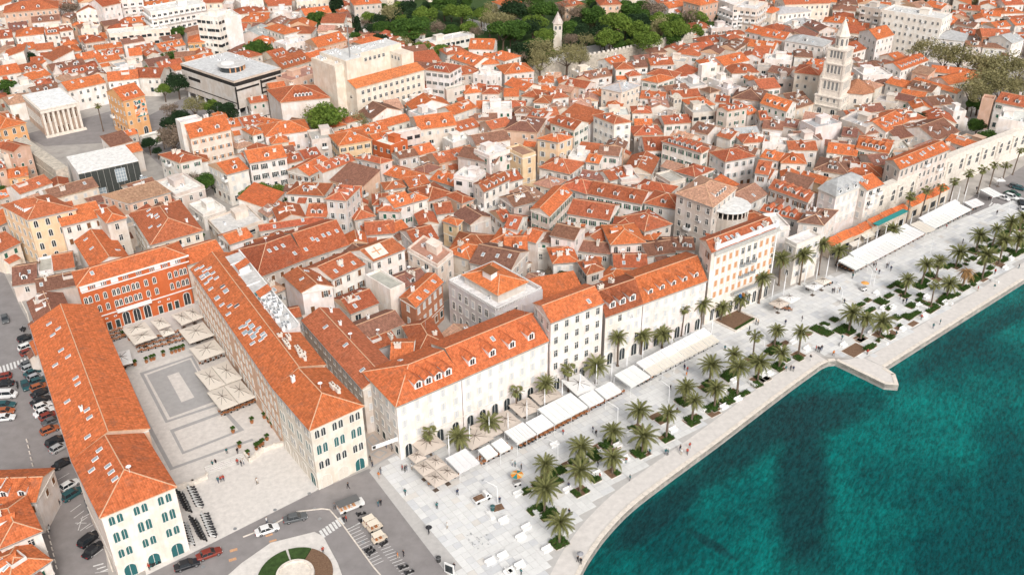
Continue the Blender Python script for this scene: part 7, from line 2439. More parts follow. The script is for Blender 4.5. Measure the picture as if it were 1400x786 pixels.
awning(S(488, 548), S(545, 518), S(445, 502), 'small white awning over orange chairs, right one of two')
awning(S(580, 498), S(680, 445), S(532, 430), 'long white awning just right of the two small ones', 2)
awning(S(686, 443), S(775, 395), S(640, 385), 'white awning bay below the third facade palm', 1)
awning(S(780, 392), S(958, 300), S(710, 310), 'broad white awning in four panels below the white blocks', 2)
awning(S(965, 300), S(1045, 262), S(912, 252), 'white awning beside the broad four-panel one', 1)
awning(S(1055, 258), S(1140, 215), S(1005, 210), 'white awning below the tall flagged house', 1)
awning(*Z(11, 672, 582, 775, 525, 577, 528), 'single square white awning left of the cream-fronted long one', 1, h=2.9)
awning(*Z(11, 740, 485, 1100, 297, 705, 455), 'upper white strip of the long awning in front of the hotel side', 6, h=3.6)
awning(*Z(11, 780, 520, 1142, 333, 742, 487), 'cream lower strip of the long awning over blue-white seats', 6, h=3.0, col='c')
awning(*Z(8, 505, 697, 575, 660, 412, 655), 'left end bay of the long white awning by the low red roofs', 1, h=3.0)
awning(*Z(8, 577, 660, 872, 502, 500, 627), 'front strip of the long white awning by the low red roofs', 6, h=3.0, col='w')
awning(*Z(8, 500, 627, 800, 470, 478, 610), 'rear strip of the long white awning by the low red roofs', 6, h=3.6)
awning(*Z(8, 878, 502, 930, 480, 812, 455), 'pale grey awning bay between the two long promenade awnings', 1, h=3.0, col='c')
awning(*Z(8, 925, 475, 1120, 376, 865, 440), 'front strip of the last long awning before the parked cars', 4, h=3.0, col='w')
awning(*Z(8, 865, 440, 1060, 340, 850, 422), 'rear strip of the last long awning before the parked cars', 4, h=3.6)
awning(*Z(8, 1125, 366, 1190, 345, 1078, 345), 'pointed end bay of the last promenade awning', 1, h=3.0)
awning(*Z(8, 1235, 310, 1283, 296, 1175, 275), 'white market awning beside the parked cars in the east street', 1, h=2.6)
awning(*Z(8, 490, 575, 540, 553, 478, 560), 'small cream awning against the low red-roofed row, left one', 1, h=2.6, col='c')
awning(*Z(8, 555, 530, 610, 510, 545, 512), 'small cream awning against the low red-roofed row, right one', 1, h=2.6, col='c')
M['tealcanvas'] = mat('teal_canvas', (.03, .25, .24), .7)
ce, W_, D_, an = rect3(*Z(8, 625, 460, 785, 383, 615, 440), 6.0); r = tag(empty('teal_awning', (ce.x, ce.y, 0), an), 'long teal awning along the edge of the low red roofs', 'awning'); b = MB(); b.box(-W_/2, W_/2, -D_/2, D_/2, 5.8, 6.05, 0, bottom=True); b.build('canopy', M['tealcanvas'], r)
for i in range(5): b = MB(); xx = -W_/2+W_*i/4*.98+.1; b.tube((xx, -D_/2+.1, 0), (xx, -D_/2+.1, 5.8), .06, .06, 5, 0); b.build('post', M['white_metal'], r)
# low red-roofed stalls against the palace wall
def stall(a, b, c, h, label, wall=(.7, .62, .52)):
    ce, W, D, an = rect3(a, b, c, h); r = tag(empty('shop_row', (ce.x, ce.y, 0), an), label, 'shop row'); x2, y2 = W/2, D/2
    q = MB(); q.box(-x2, x2, -y2, y2, 0, h, 0, top=False); q.build('wall', M['wall'], r, color=wall)
    n = max(1, int(W/5)); e = .4
    for i in range(n):
        x0, x1 = -x2+W*i/n, -x2+W*(i+1)/n; q = MB(); z0 = h-.1+(i % 2)*.25; q.poly([(x0, -y2-e, z0+.15), (x1, -y2-e, z0+.15), (x1, y2, z0+1.3), (x0, y2, z0+1.3)], 0, [(0, 0), (x1-x0, 0), (x1-x0, D), (0, D)]); q.poly([(x0, -y2-e, z0), (x1, -y2-e, z0), (x1, -y2-e, z0+.15), (x0, -y2-e, z0+.15)], 1)
        q.poly([(x0, -y2-e, z0+.15), (x0, y2, z0+1.3), (x0, y2, z0), (x0, -y2-e, z0)], 1); q.poly([(x1, -y2-e, z0), (x1, y2, z0), (x1, y2, z0+1.3), (x1, -y2-e, z0+.15)], 1)
        q.build('roof', [M['tile'], M['mortar']], r, color=jit((.60, .16, .055), .12))
        put('shopfront', window_mesh('strip', 2.4, 2.0), r, ((x0+x1)/2, -y2, 1.5), 0)
stall(*Z(8, 372, 570, 600, 468, 372, 540), 4, 'low row of shops with stepped orange lean-to roofs left of the teal awning')
stall(*Z(8, 600, 462, 790, 375, 580, 440), 5, 'low red-roofed shops behind the teal awning against the old wall')
stall(*Z(8, 800, 360, 1000, 268, 790, 340), 4.5, 'low red-roofed shops right of the teal awning under the old wall')
# white leaning masts of the awnings, street lamps
def mast(px, py, label, h=7.0, lean=.0):
    p = un(px, py); r = tag(empty('awning_mast', (p.x, p.y, 0)), label, 'mast', 'white masts holding the promenade awnings')
    b = MB(); b.tube((0, 0, 0), (0, 0, h*.5), .10, .17, 8, 0); b.tube((0, 0, h*.5), (0, 0, h), .17, .05, 8, 0); b.build('pole', M['white_metal'], r)
    b = MB(); b.ring(0, 0, [(.35, 0), (.35, .08), (.1, .12)], 8, 0); b.build('foot', M['metal'], r)
MASTS = [S(215, 590), S(325, 530), S(430, 490), S(530, 470), S(630, 400), S(725, 340), S(818, 290), S(912, 245), S(1000, 205), S(1082, 165), tp(11, 645, 515), tp(11, 728, 470), tp(11, 883, 410), tp(11, 957, 370), tp(11, 1028, 335), tp(11, 1098, 300),
         tp(8, 503, 640), tp(8, 553, 615), tp(8, 603, 590), tp(8, 650, 565), tp(8, 697, 545), tp(8, 740, 520), tp(8, 785, 500), tp(8, 875, 450), tp(8, 917, 425), tp(8, 958, 405), tp(8, 997, 385), tp(8, 1037, 360), tp(8, 1077, 340), tp(8, 290, 770), tp(8, 345, 740), tp(12, 55, 130), tp(12, 118, 95), tp(12, 230, 40)]
for i, q in enumerate(sorted(MASTS)): mast(*q, f'white tapering awning mast, {ORDN[i]} from the left along the promenade')
def lamp(px, py, label, h=7.5, arm=3.0, side=-1):
    p = un(px, py); r = tag(empty('street_lamp', (p.x, p.y, 0), ANG_W), label, 'street lamp', 'bent white street lamps on the promenade')
    b = MB(); b.tube((0, 0, 0), (.15*side, 0, h*.62), .09, .08, 6, 0); b.tube((.15*side, 0, h*.62), (arm*side, .3, h), .08, .05, 6, 0); b.build('pole', M['white_metal'], r)
    b = MB(); b.box(arm*side-.4, arm*side+.2, .2, .4, h-.02, h+.1, 0, bottom=True); b.build('lamp_head', M['metal'], r)
LAMPS = [(tp(11, 872, 665), ), (tp(15, 283, 175), ), (tp(14, 1325, 400), ), (tp(12, 425, 140), ), (tp(8, 1310, 405), ), (tp(12, 600, 40), ), (tp(11, 600, 780), ), (tp(11, 1375, 390), ), (tp(8, 580, 780), ), (tp(8, 900, 610), )]
for i, (q,) in enumerate(sorted(LAMPS)): lamp(*q, f'bent white street lamp, {ORDN[i]} from the left on the open promenade')

# ---------------------------------------------------------------- cafe furniture
def chair_data(m):
    b = MB(); b.box(-.24, .24, -.24, .24, .42, .48, 0, bottom=True); b.box(-.24, .24, .2, .25, .48, .9, 0)
    for x in (-.21, .18):
        for y in (-.21, .18): b.box(x, x+.04, y, y+.04, 0, .42, 1)
    return b.mesh('cafe_chair', [m, M['black']])
CH = [chair_data(M['wood']), chair_data(M['paint']), chair_data(M['dkgreen']), chair_data(M['orangeshut'])]
def table_data(m):
    b = MB(); b.ring(0, 0, [(.06, .05), (.05, .7)], 6, 1, cap=False); b.box(-.38, .38, -.38, .38, .7, .75, 0, bottom=True); b.box(-.22, .22, -.22, .22, 0, .05, 1); return b.mesh('cafe_table', [m, M['black']])
TB = [table_data(M['wood']), table_data(M['paint'])]
FURN = []
def seat_row(a, b, n, chair=0, table=0, rows=1, gap=1.6, where=''):
    A, Bp = un(*a), un(*b); d = (Bp-A); L_ = d.length; d.normalize(); u = Vector((-d.y, d.x, 0)); an = math.atan2(d.y, d.x); rnd = random.Random(int(a[0]*7+a[1]))
    for j in range(rows):
        for i in range(n):
            p = A+d*(L_*(i+.5)/n)+u*(j*gap+rnd.uniform(-.1, .1)); zz = .05
            t = put('cafe_table', TB[table], None, (p.x, p.y, zz), an); FURN.append((t, 'table', where, p))
            for s_ in (-1, 1):
                q = p+d*s_*.62; c = put('cafe_chair', CH[chair], None, (q.x, q.y, zz), an+(-math.pi/2 if s_ > 0 else math.pi/2)); FURN.append((c, 'chair', where, q))
seat_row(S(260, 650), S(385, 590), 5, 1, 0, 1, where='under the lowest white awning')
seat_row(S(385, 610), S(545, 530), 6, 3, 0, 2, 1.5, where='under the two small white awnings')
seat_row(S(590, 525), S(690, 470), 5, 2, 0, 1, where='before the long white awning')
seat_row(S(690, 470), S(960, 330), 11, 0, 0, 1, where='before the four-panel awning')
seat_row(S(965, 320), S(1150, 225), 8, 0, 0, 1, where='below the tall flagged house')
seat_row(*Z(11, 700, 580, 790, 535), 4, 2, 0, 1, where='beside the single square awning')
seat_row(*Z(11, 790, 530, 1140, 345), 14, 1, 1, 1, where='under the cream-fronted awning')
seat_row(*Z(8, 400, 680, 500, 715), 5, 2, 0, 2, 1.4, where='at the left end of the long white awning')
seat_row(*Z(8, 520, 700, 870, 515), 14, 0, 0, 1, where='under the long white awning by the red roofs')
seat_row(*Z(8, 880, 510, 1180, 355), 12, 2, 0, 1, where='under the last long awning')
seat_row(*Z(9, 1180, 735, 1375, 655), 6, 0, 0, 2, 1.4, where='under the large parasols beside the grey inlay')
seat_row(*Z(9, 1065, 462, 1205, 412), 5, 0, 1, 1, where='under the third parasol of the right arcade')
seat_row(*Z(9, 1010, 355, 1140, 312), 5, 2, 0, 1, where='under the second parasol of the right arcade')
seat_row(*Z(9, 735, 400, 990, 330), 7, 0, 0, 3, 2.2, where='on the open cafe terrace before the palace')
seat_row(*Z(9, 565, 350, 680, 310), 4, 3, 0, 3, 2.0, where='at the left of the palace terrace')
seat_row(*Z(9, 620, 490, 720, 455), 3, 0, 0, 1, where='under the white corner parasol')
seat_row(*Z(12, 75, 165, 160, 175), 4, 0, 0, 1, where='before the white side house')
seat_row(*Z(12, 240, 70, 380, 35), 5, 2, 0, 1, where='in front of the low red roofs')
seat_row(*Z(14, 960, 300, 1110, 255), 5, 3, 0, 1, where='at the big beige parasols')
fg = {}
for (o, k_, wh, p) in FURN: fg.setdefault((k_, wh), []).append(o)
for (k_, wh), L_ in fg.items():
    for o in L_: tag(o, f'small cafe {k_} {wh}', k_, f'cafe {k_}s {wh}')

# ---------------------------------------------------------------- benches and white blocks between the beds
def bench_data():
    b = MB(); b.box(-1.0, 1.0, -.45, .45, 0, .42, 0); b.box(-1.04, 1.04, -.49, .49, .42, .5, 0, bottom=True); b.box(-1.0, 1.0, .3, .45, .5, .85, 0); return b.mesh('stone_bench', M['paint'])
BN = bench_data()
BENCH = [(15, 175, 460), (15, 490, 245), (15, 335, 330), (15, 72, 350), (15, 115, 530), (15, 85, 580), (15, 225, 645), (15, 80, 730), (15, 25, 765), (15, 600, 95), (15, 640, 165), (14, 1285, 465), (14, 1355, 492), (14, 1350, 680), (14, 1285, 712), (14, 1385, 765), (15, 665, 30), (15, 895, 10), (11, 1175, 595), (11, 1320, 570), (11, 1220, 550), (11, 1240, 650), (11, 1165, 690), (11, 1050, 700),
         (12, 350, 270), (12, 585, 295), (12, 655, 345), (12, 755, 275), (12, 650, 165), (12, 700, 160), (12, 840, 150), (12, 870, 165), (12, 880, 105), (12, 980, 135), (12, 870, 205), (12, 170, 345), (12, 245, 380), (12, 440, 360), (12, 45, 515), (12, 615, 85), (12, 900, 40), (12, 1000, 690-555), (12, 665, 300),
         (8, 1085, 640), (8, 1060, 655), (8, 1165, 645), (8, 1210, 600), (8, 1265, 640), (8, 1300, 690), (8, 1330, 640), (8, 1245, 760), (15, 515, 135), (15, 265, 90), (12, 15, 520)]
BENCH = sorted(tp(*q) for q in BENCH)
for i, q in enumerate(BENCH):
    p = un(*q); o = put('stone_bench', BN, None, (p.x, p.y, .05), (ANG_E if p.x > 60 else ANG_W)+(math.pi/2 if i % 5 == 0 else 0))
    part_ = 'on the left part' if q[0] < 800 else 'on the middle part' if q[0] < 1080 else 'on the right part'
    k_ = sum(1 for z in BENCH[:i] if ('on the left part' if z[0] < 800 else 'on the middle part' if z[0] < 1080 else 'on the right part') == part_)
    tag(o, f'white stone bench, {ORDN[k_]} from the left {part_} of the promenade', 'bench', 'white benches of the promenade')

# ---------------------------------------------------------------- cars
M['carglass'] = mat('car_glass', (.02, .025, .03), .08, spec=.8)
M['lamp'] = mat('headlamp_glass', (.7, .7, .68), .2); M['redlamp'] = mat('tail_lamp', (.4, .02, .02), .3); M['rim'] = mat('alloy_rim', (.45, .45, .46), .3, metal=.7)
def loft(b, secs, m=0):
    """secs: [(x, [(y, z), ...])] closed cross sections with equal counts"""
    for (x0, A), (x1, C) in zip(secs, secs[1:]):
        n = len(A)
        for i in range(n-1): b.poly([(x0, *A[i]), (x1, *C[i]), (x1, *C[i+1]), (x0, *A[i+1])][::-1], m)
def car_data(kind):
    L_, W_, H_, hood, trunk = dict(hatch=(4.0, 1.72, 1.46, .26, .04), sedan=(4.6, 1.8, 1.42, .27, .17), suv=(4.5, 1.84, 1.66, .24, .05), van=(5.0, 1.92, 1.98, .14, .02))[kind]
    x0, x1, w = -L_/2, L_/2, W_/2; belt = H_*.60; sill = .22
    def sec(x, wd, zb, zt): return (x, [(-wd*.93, zb), (-wd, zb+.2), (-wd, zt-.12), (-wd*.86, zt), (wd*.86, zt), (wd, zt-.12), (wd, zb+.2), (wd*.93, zb)])
    b = MB(); S_ = [sec(x0, w*.80, .38, belt*.86), sec(x0+.12, w*.93, sill, belt*.97), sec(x0+.5, w, sill, belt), sec(0, w, sill, belt), sec(x1-L_*hood, w, sill, belt*.98), sec(x1-.4, w*.97, sill, belt*.84), sec(x1-.1, w*.88, sill+.05, belt*.74), sec(x1, w*.72, .36, belt*.62)]
    loft(b, S_); b.poly([(S_[0][0], *p) for p in S_[0][1]]); b.poly([(S_[-1][0], *p) for p in S_[-1][1]][::-1])
    # cabin
    cb0, cb1 = x0+L_*trunk, x1-L_*hood+.05; ct0, ct1 = cb0+(.38 if kind != 'van' else .12), cb1-(.85 if kind != 'van' else .55)
    roof = MB(); g = MB(); wb, wt = w*.9, w*.74; zt = H_
    P = dict(a=(cb0, -wb, belt-.02), b=(cb1, -wb, belt-.04), c=(ct1, -wt, zt-.06), d=(ct0, -wt, zt-.06), e=(cb0, wb, belt-.02), f=(cb1, wb, belt-.04), g=(ct1, wt, zt-.06), h=(ct0, wt, zt-.06))
    g.poly([P['a'], P['b'], P['c'], P['d']]); g.poly([P['f'], P['e'], P['h'], P['g']]); g.poly([P['b'], P['f'], P['g'], P['c']]); g.poly([P['e'], P['a'], P['d'], P['h']])
    r0, r1 = ct0-.05, ct1+.12; b.poly([(r0, -wt, zt-.06), (r1, -wt, zt-.07), (r1-.25, -wt*.8, zt), (r0+.2, -wt*.8, zt)]); b.poly([(r0+.2, -wt*.8, zt), (r1-.25, -wt*.8, zt), (r1-.25, wt*.8, zt), (r0+.2, wt*.8, zt)]); b.poly([(r0+.2, wt*.8, zt), (r1-.25, wt*.8, zt), (r1, wt, zt-.07), (r0, wt, zt-.06)])
    b.poly([(r1, -wt, zt-.07), (r1, wt, zt-.07), (r1-.25, wt*.8, zt), (r1-.25, -wt*.8, zt)]); b.poly([(r0, wt, zt-.06), (r0, -wt, zt-.06), (r0+.2, -wt*.8, zt), (r0+.2, wt*.8, zt)])
    for sg in (-1, 1):   # pillars
        for (xa, xb) in ((cb1, ct1), (cb0, ct0), ((cb0+cb1)/2-.15, (ct0+ct1)/2)):
            b.tube((xa, sg*wb*1.01, belt-.02), (xb, sg*wt*1.02, zt-.05), .045, .04, 4, 0, cap=False)
        b.box(cb1-.55, cb1-.35, sg*(w+.02)-.1, sg*(w+.02)+.1, belt-.05, belt+.1, 0, bottom=True)
    wh = MB(); rim = MB()
    for sg in (1,):
        n = 12
        wh.tube((0, -.11, 0), (0, .11, 0), .33, .33, n, 0); rim.tube((0, -.125, 0), (0, -.10, 0), .19, .2, 8, 0)
    hl = MB(); hl.box(-.05, .04, -.18, .18, -.08, .08, 0, bottom=True)
    return dict(body=b.mesh('body', M['objflat']), glass=g.mesh('windows', M['carglass']), L=L_, W=W_, belt=belt)
wh = MB(); wh.tube((0, -.11, 0), (0, .11, 0), .33, .33, 12, 0); WHEEL = wh.mesh('wheel', M['black'])
rm = MB(); rm.tube((0, -.13, 0), (0, -.105, 0), .19, .21, 8, 0); RIM = rm.mesh('rim', M['rim'])
hl = MB(); hl.box(-.06, .05, -.17, .17, -.07, .07, 0, bottom=True); HL = hl.mesh('headlight', M['lamp']); TL = hl.mesh('tail_light', M['redlamp'])
CARS = {k: car_data(k) for k in ('hatch', 'sedan', 'suv', 'van')}
PAINT = dict(black=(.015, .016, .02), white=(.75, .75, .74), silver=(.4, .41, .42), red=(.22, .035, .022), teal=(.02, .08, .09), grey=(.11, .115, .12), orange=(.36, .10, .035), blue=(.03, .06, .13), green=(.01, .07, .045))
ALLC = []
def car(px, py, hx, hy, kind, col, label):
    p, q = un(px, py), un(px+hx, py+hy); an = math.atan2(q.y-p.y, q.x-p.x); d = CARS[kind]
    r = tag(empty('van' if kind == 'van' else 'car', (p.x, p.y, .01), an), label, 'van' if kind == 'van' else 'car', 'cars and vans in the streets')
    c = jit(PAINT[col], .05); put('body', d['body'], r, color=c); put('windows', d['glass'], r)
    for sx in (-1, 1):
        for sy in (-1, 1):
            w_ = put('wheel', WHEEL, r, (sx*d['L']*.31+.05, sy*(d['W']/2-.1), .33)); k = put('rim', RIM, w_, None); 
            if sy > 0: k.rotation_euler = (0, 0, math.pi)
    for sy in (-1, 1): put('headlight', HL, r, (d['L']/2-.07, sy*d['W']*.31, d['belt']*.62)); put('tail_light', TL, r, (-d['L']/2+.03, sy*d['W']*.34, d['belt']*.8))
    ALLC.append(r)
CAR_LINES = '''
@9
150 375 60 -25 suv white|white car above the zebra crossing in the car street
155 402 60 -22 hatch red|small red car tucked against the white one above the zebra crossing
155 465 60 -25 sedan grey|dark car first below the zebra crossing
165 486 60 -25 hatch silver|silver car second below the zebra crossing
182 510 60 -25 sedan teal|dark teal car third below the zebra crossing
196 534 60 -25 hatch silver|silver hatchback fourth below the zebra crossing
210 556 60 -22 hatch teal|dark car fifth below the zebra crossing
212 588 60 -22 hatch orange|orange-red car in the middle of the parked row
222 617 60 -25 sedan black|black car right below the orange-red one
220 660 60 -25 sedan black|black car above two white ones in the parked row
232 690 60 -25 hatch white|white car upper of two white neighbours in the row
238 720 60 -25 sedan white|white car lower of two white neighbours in the row
262 742 60 -25 hatch red|red car just below the two white ones
282 768 60 -25 sedan grey|grey car below the red one near the row end
140 582 12 30 hatch teal|dark teal car alone in the middle of the car street
18 535 -60 10 hatch red|red-brown car topmost at the left edge
22 572 -60 6 sedan black|black car below the red-brown one at the left edge
35 632 60 -3 van white|white delivery van at the left edge of the car street
30 684 60 -4 sedan teal|dark teal car under the white delivery van
32 718 60 -6 hatch orange|orange car third under the white delivery van
28 752 60 -6 sedan white|white car lowest of the left edge group
140 328 40 -15 hatch black|small black car near the top of the car street
30 228 10 40 hatch grey|grey car by the curved wall at the upper left
@13
268 15 60 -25 hatch orange|orange-red car beside the seafront wing roof edge
302 76 60 -32 suv black|black car above a small silver one by the left wing
318 110 60 -34 hatch silver|small silver car below a black one by the left wing
340 192 60 -32 sedan black|lone black car beside empty striped bays
374 308 60 -36 hatch white|white car touching a large dark one by the left wing
388 358 60 -38 suv teal|large dark teal car below a white one by the left wing
486 412 15 40 sedan grey|grey car half hidden under the seafront pavilion eave
478 598 60 -48 suv black|large black car nearest the bottom left of the car street
502 652 60 -52 sedan black|black car next to the large black one at the bottom left
998 732 60 -20 sedan black|dark green car at the bottom beside the teal garage doors
1115 674 60 -22 sedan red|brown-red car on the road below the parked scooters
@14
100 545 60 -20 sedan white|white car driving on the road before the forecourt
250 483 60 -14 sedan grey|dark grey car driving ahead of the white one
@8
1290 322 60 20 hatch white|white car left of a pair in the east street
1318 308 60 20 hatch green|dark green car behind the white pair in the east street
1342 298 60 18 sedan green|green car in the middle of the east parking
1330 318 60 18 suv white|white car right of a pair in the east street
1375 270 60 14 sedan teal|teal car furthest back in the east parking
1385 350 20 40 sedan black|black car at the right edge of the east street
1392 385 20 40 sedan white|white car below the black one at the right edge
1350 260 60 14 hatch grey|grey car in the back row of the east parking
@1
748 712 60 -12 sedan black|dark car driving past the mural house
20 297 30 20 hatch black|black car at the far left edge car park
72 325 40 10 hatch white|white car in the small car park at the far left
100 322 40 10 hatch grey|grey car in the small car park at the far left
1250 250 30 20 hatch teal|dark car behind the peach building near the white office tower
@2
75 634 60 -16 hatch white|white car in the side street by the scaffolded house
108 630 60 -16 hatch black|dark car in the side street by the scaffolded house
@4
1050 372 60 10 hatch white|white car left one under the bare market trees
1120 385 60 10 hatch silver|silver car right one under the bare market trees
'''
t_ = 0
for ln in CAR_LINES.strip().splitlines():
    if ln[0] == '@': t_ = int(ln[1:]); continue
    a_, lab = ln.split('|'); x, y, hx, hy, kd, cl = a_.split(); q = tp(t_, float(x), float(y)); car(q[0], q[1], float(hx), float(hy), kd, cl, lab)

# scooters --------------------------------------------------
def scooter(col, box=True):
    r = empty('scooter', (0, 0, 0)); b = MB()
    b.box(-.75, -.1, -.16, .16, .35, .72, 0, bottom=True); b.box(-.1, .4, -.15, .15, .22, .3, 0, bottom=True); b.poly([(.38, -.17, .25), (.38, .17, .25), (.58, .14, .95), (.58, -.14, .95)][::-1]); b.poly([(.42, -.17, .25), (.42, .17, .25), (.64, .14, .95), (.64, -.14, .95)])
    b.box(.5, .85, -.09, .09, .48, .56, 0, bottom=True); b.build('body', M['objflat'], r, color=col)
    b = MB(); b.box(-.72, .0, -.14, .14, .72, .82, 0); b.build('seat', M['black'], r)
    b = MB(); b.tube((.56, -.34, 1.02), (.56, .34, 1.02), .03, .03, 5, 0); b.tube((.56, 0, .5), (.56, 0, 1.02), .03, .03, 5, 0); b.build('handlebar', M['metal'], r)
    for x in (-.58, .74): b = MB(); b.tube((0, -.06, 0), (0, .06, 0), .24, .24, 10, 0); b.build('wheel', M['black'], r, (x, 0, .24))
    if box: b = MB(); b.box(-1.05, -.74, -.2, .2, .75, 1.08, 0, bottom=True); b.build('top_box', M['objflat'], r, color=(.04, .04, .045))
    return r
PR = dict(k=scooter((.02, .02, .022)), w=scooter((.7, .7, .69)), o=scooter((.5, .13, .04), False))
used = set()
def put_scooter(px, py, hx, hy, k, label, group):
    p, q = un(px, py), un(px+hx, py+hy)
    o = PR[k] if k not in used else copy_tree(PR[k]); used.add(k)
    o.location = (p.x, p.y, .02); o.rotation_euler = (0, 0, math.atan2(q.y-p.y, q.x-p.x)+random.uniform(-.08, .08)); tag(o, label, 'scooter', group)
def srow(t, x0, y0, x1, y1, n, hx, hy, k, desc, group):
    for i in range(n):
        q = tp(t, x0+(x1-x0)*i/max(1, n-1), y0+(y1-y0)*i/max(1, n-1)); put_scooter(q[0], q[1], hx, hy, k, f'{desc}, {ORDN[i]} from the top', group)
srow(13, 962, 350, 1003, 440, 8, 30, 8, 'k', 'black scooter in the upper dark row beside the seafront pavilion', 'scooters parked beside the seafront pavilion')
srow(13, 1015, 322, 1062, 418, 8, -30, -6, 'w', 'white scooter in the upper pale row at the forecourt edge', 'scooters parked beside the seafront pavilion')
srow(13, 1032, 490, 1082, 592, 9, 30, 8, 'k', 'black scooter in the lower dark row by the road', 'scooters parked beside the seafront pavilion')
srow(13, 1088, 465, 1132, 575, 9, -30, -6, 'w', 'white scooter in the lower pale row by the road', 'scooters parked beside the seafront pavilion')
srow(13, 985, 515, 1018, 615, 8, 30, 8, 'w', 'white scooter in the row along the seafront pavilion wall', 'scooters parked beside the seafront pavilion')
for i, (t, x, y, hx, hy, k, lab) in enumerate(((14, 600, 460, 30, -12, 'k', 'black motorcycle right beside the tourist cart'), (14, 612, 492, 30, -16, 'k', 'black scooter left of the first beige buggy'), (14, 632, 480, 20, -20, 'k', 'black scooter above the first beige buggy'), (14, 678, 566, 30, -14, 'w', 'white scooter between the second and third buggy'),
      (14, 722, 617, 30, -24, 'k', 'black motorcycle right below the last beige buggy'), (14, 640, 648, 26, -22, 'k', 'black scooter upper of two in the striped bays'), (14, 656, 664, 26, -22, 'k', 'black scooter lower of two in the striped bays'), (14, 825, 742, 30, -14, 'k', 'black motorcycle near the bottom of the grey forecourt road'), (14, 856, 770, 30, -14, 'k', 'black motorcycle lowest in the picture on the grey road'),
      (9, 120, 278, 10, -20, 'k', 'black scooter left in the cluster high in the car street'), (9, 132, 282, 10, -20, 'k', 'black scooter right in the cluster high in the car street'), (9, 95, 580, 4, 20, 'k', 'lone motorbike parked mid street left of a teal car'), (13, 210, 372, 4, 20, 'k', 'scooter leaning by the lower left house wall'), (13, 262, 530, 4, 20, 'w', 'white scooter at the lower left house corner'),
      (13, 830, 725, 30, -16, 'k', 'black motorcycle by the middle teal garage door'), (13, 570, 600, 4, 24, 'k', 'upper dark motorbike along the left wall of the seafront pavilion'), (13, 590, 660, 4, 24, 'k', 'middle dark motorbike along the left wall of the seafront pavilion'), (13, 612, 720, 4, 24, 'k', 'lower dark motorbike along the left wall of the seafront pavilion'))):
    q = tp(t, x, y); put_scooter(q[0], q[1], hx, hy, k, lab, 'motorcycles and scooters parked singly')
for k in PR:
    if k not in used:
        for ch in list(PR[k].children): bpy.data.objects.remove(ch)
        bpy.data.objects.remove(PR[k])

# buggies, tourist cart, pick-up --------------------------------------------------
def wheels4(r, L_, W_, rad=.26):
    for sx in (-1, 1):
        for sy in (-1, 1):
            o = put('wheel', WHEEL, r, (sx*L_*.33, sy*(W_/2-.08), rad)); s = rad/.33; o.scale = (s, s, s)
def buggy(px, py, hx, hy, label):
    p, q = un(px, py), un(px+hx, py+hy); r = tag(empty('beach_buggy', (p.x, p.y, .02), math.atan2(q.y-p.y, q.x-p.x)), label, 'buggy', 'beige buggies parked by the promenade')
    b = MB(); S_ = [(-1.5, [(-.6, .3), (-.66, .75), (.66, .75), (.6, .3)]), (-.6, [(-.7, .25), (-.72, .8), (.72, .8), (.7, .25)]), (.6, [(-.7, .25), (-.72, .85), (.72, .85), (.7, .25)]), (1.3, [(-.6, .3), (-.62, .7), (.62, .7), (.6, .3)]), (1.5, [(-.5, .35), (-.5, .5), (.5, .5), (.5, .35)])]
    loft(b, S_); b.poly([(-1.5, *p_) for p_ in S_[0][1]]); b.build('body', M['objflat'], r, color=(.7, .6, .48))
    b = MB(); b.box(-1.35, .75, -.72, .72, 1.75, 1.85, 0, bottom=True); b.build('roof', M['objflat'], r, color=(.76, .68, .56))
    for x in (-1.25, .65):
        for y in (-.66, .66): b = MB(); b.tube((x, y, .8), (x, y, 1.75), .03, .03, 4, 0); b.build('post', M['white_metal'], r)
    for x in (-.8, .1): b = MB(); b.box(x-.25, x+.25, -.6, .6, .75, .95, 0); b.box(x-.3, x-.2, -.6, .6, .95, 1.35, 0); b.build('seat', M['wood'], r)
    wheels4(r, 3.0, 1.4)
buggy(*tp(14, 648, 506), 30, -14, 'beige open buggy, upper one of three in a row'); buggy(*tp(14, 673, 532), 30, -14, 'beige open buggy, middle one of three in a row'); buggy(*tp(14, 697, 592), 30, -14, 'beige open buggy, lower one of three in a row')
p, q = un(*tp(14, 545, 422)), un(*tp(14, 600, 400)); r = tag(empty('tourist_cart', (p.x, p.y, .02), math.atan2(q.y-p.y, q.x-p.x)), 'white open tourist cart with a grey roof and orange seats', 'tourist cart')
b = MB(); b.box(-2.6, 1.7, -.85, .85, .35, .85, 0, bottom=True); b.box(1.7, 2.6, -.8, .8, .35, 1.15, 0, bottom=True); b.poly([(1.75, -.78, 1.15), (1.75, .78, 1.15), (1.5, .75, 2.0), (1.5, -.75, 2.0)][::-1]); b.build('body', M['objflat'], r, color=(.74, .73, .71))
b = MB(); b.box(-2.7, 1.7, -.95, .95, 2.05, 2.2, 0, bottom=True); b.build('roof', M['objflat'], r, color=(.13, .13, .13))
for x in (-2.2, -1.3, -.4, .5): b = MB(); b.box(x-.25, x+.25, -.75, .75, .85, 1.05, 0); b.box(x-.3, x-.2, -.75, .75, 1.05, 1.5, 0); b.build('seat', M['orangeshut'], r)
for x in (-2.55, -.4, 1.5):
    for y in (-.85, .85): b = MB(); b.tube((x, y, .85), (x, y, 2.05), .035, .035, 4, 0); b.build('post', M['white_metal'], r)
wheels4(r, 5, 1.8, .32)
p, q = un(*tp(14, 1240, 378)), un(*tp(14, 1290, 355)); r = tag(empty('pickup_truck', (p.x, p.y, .05), math.atan2(q.y-p.y, q.x-p.x)), 'small white pick-up truck with dark load standing on the promenade', 'pick-up truck')
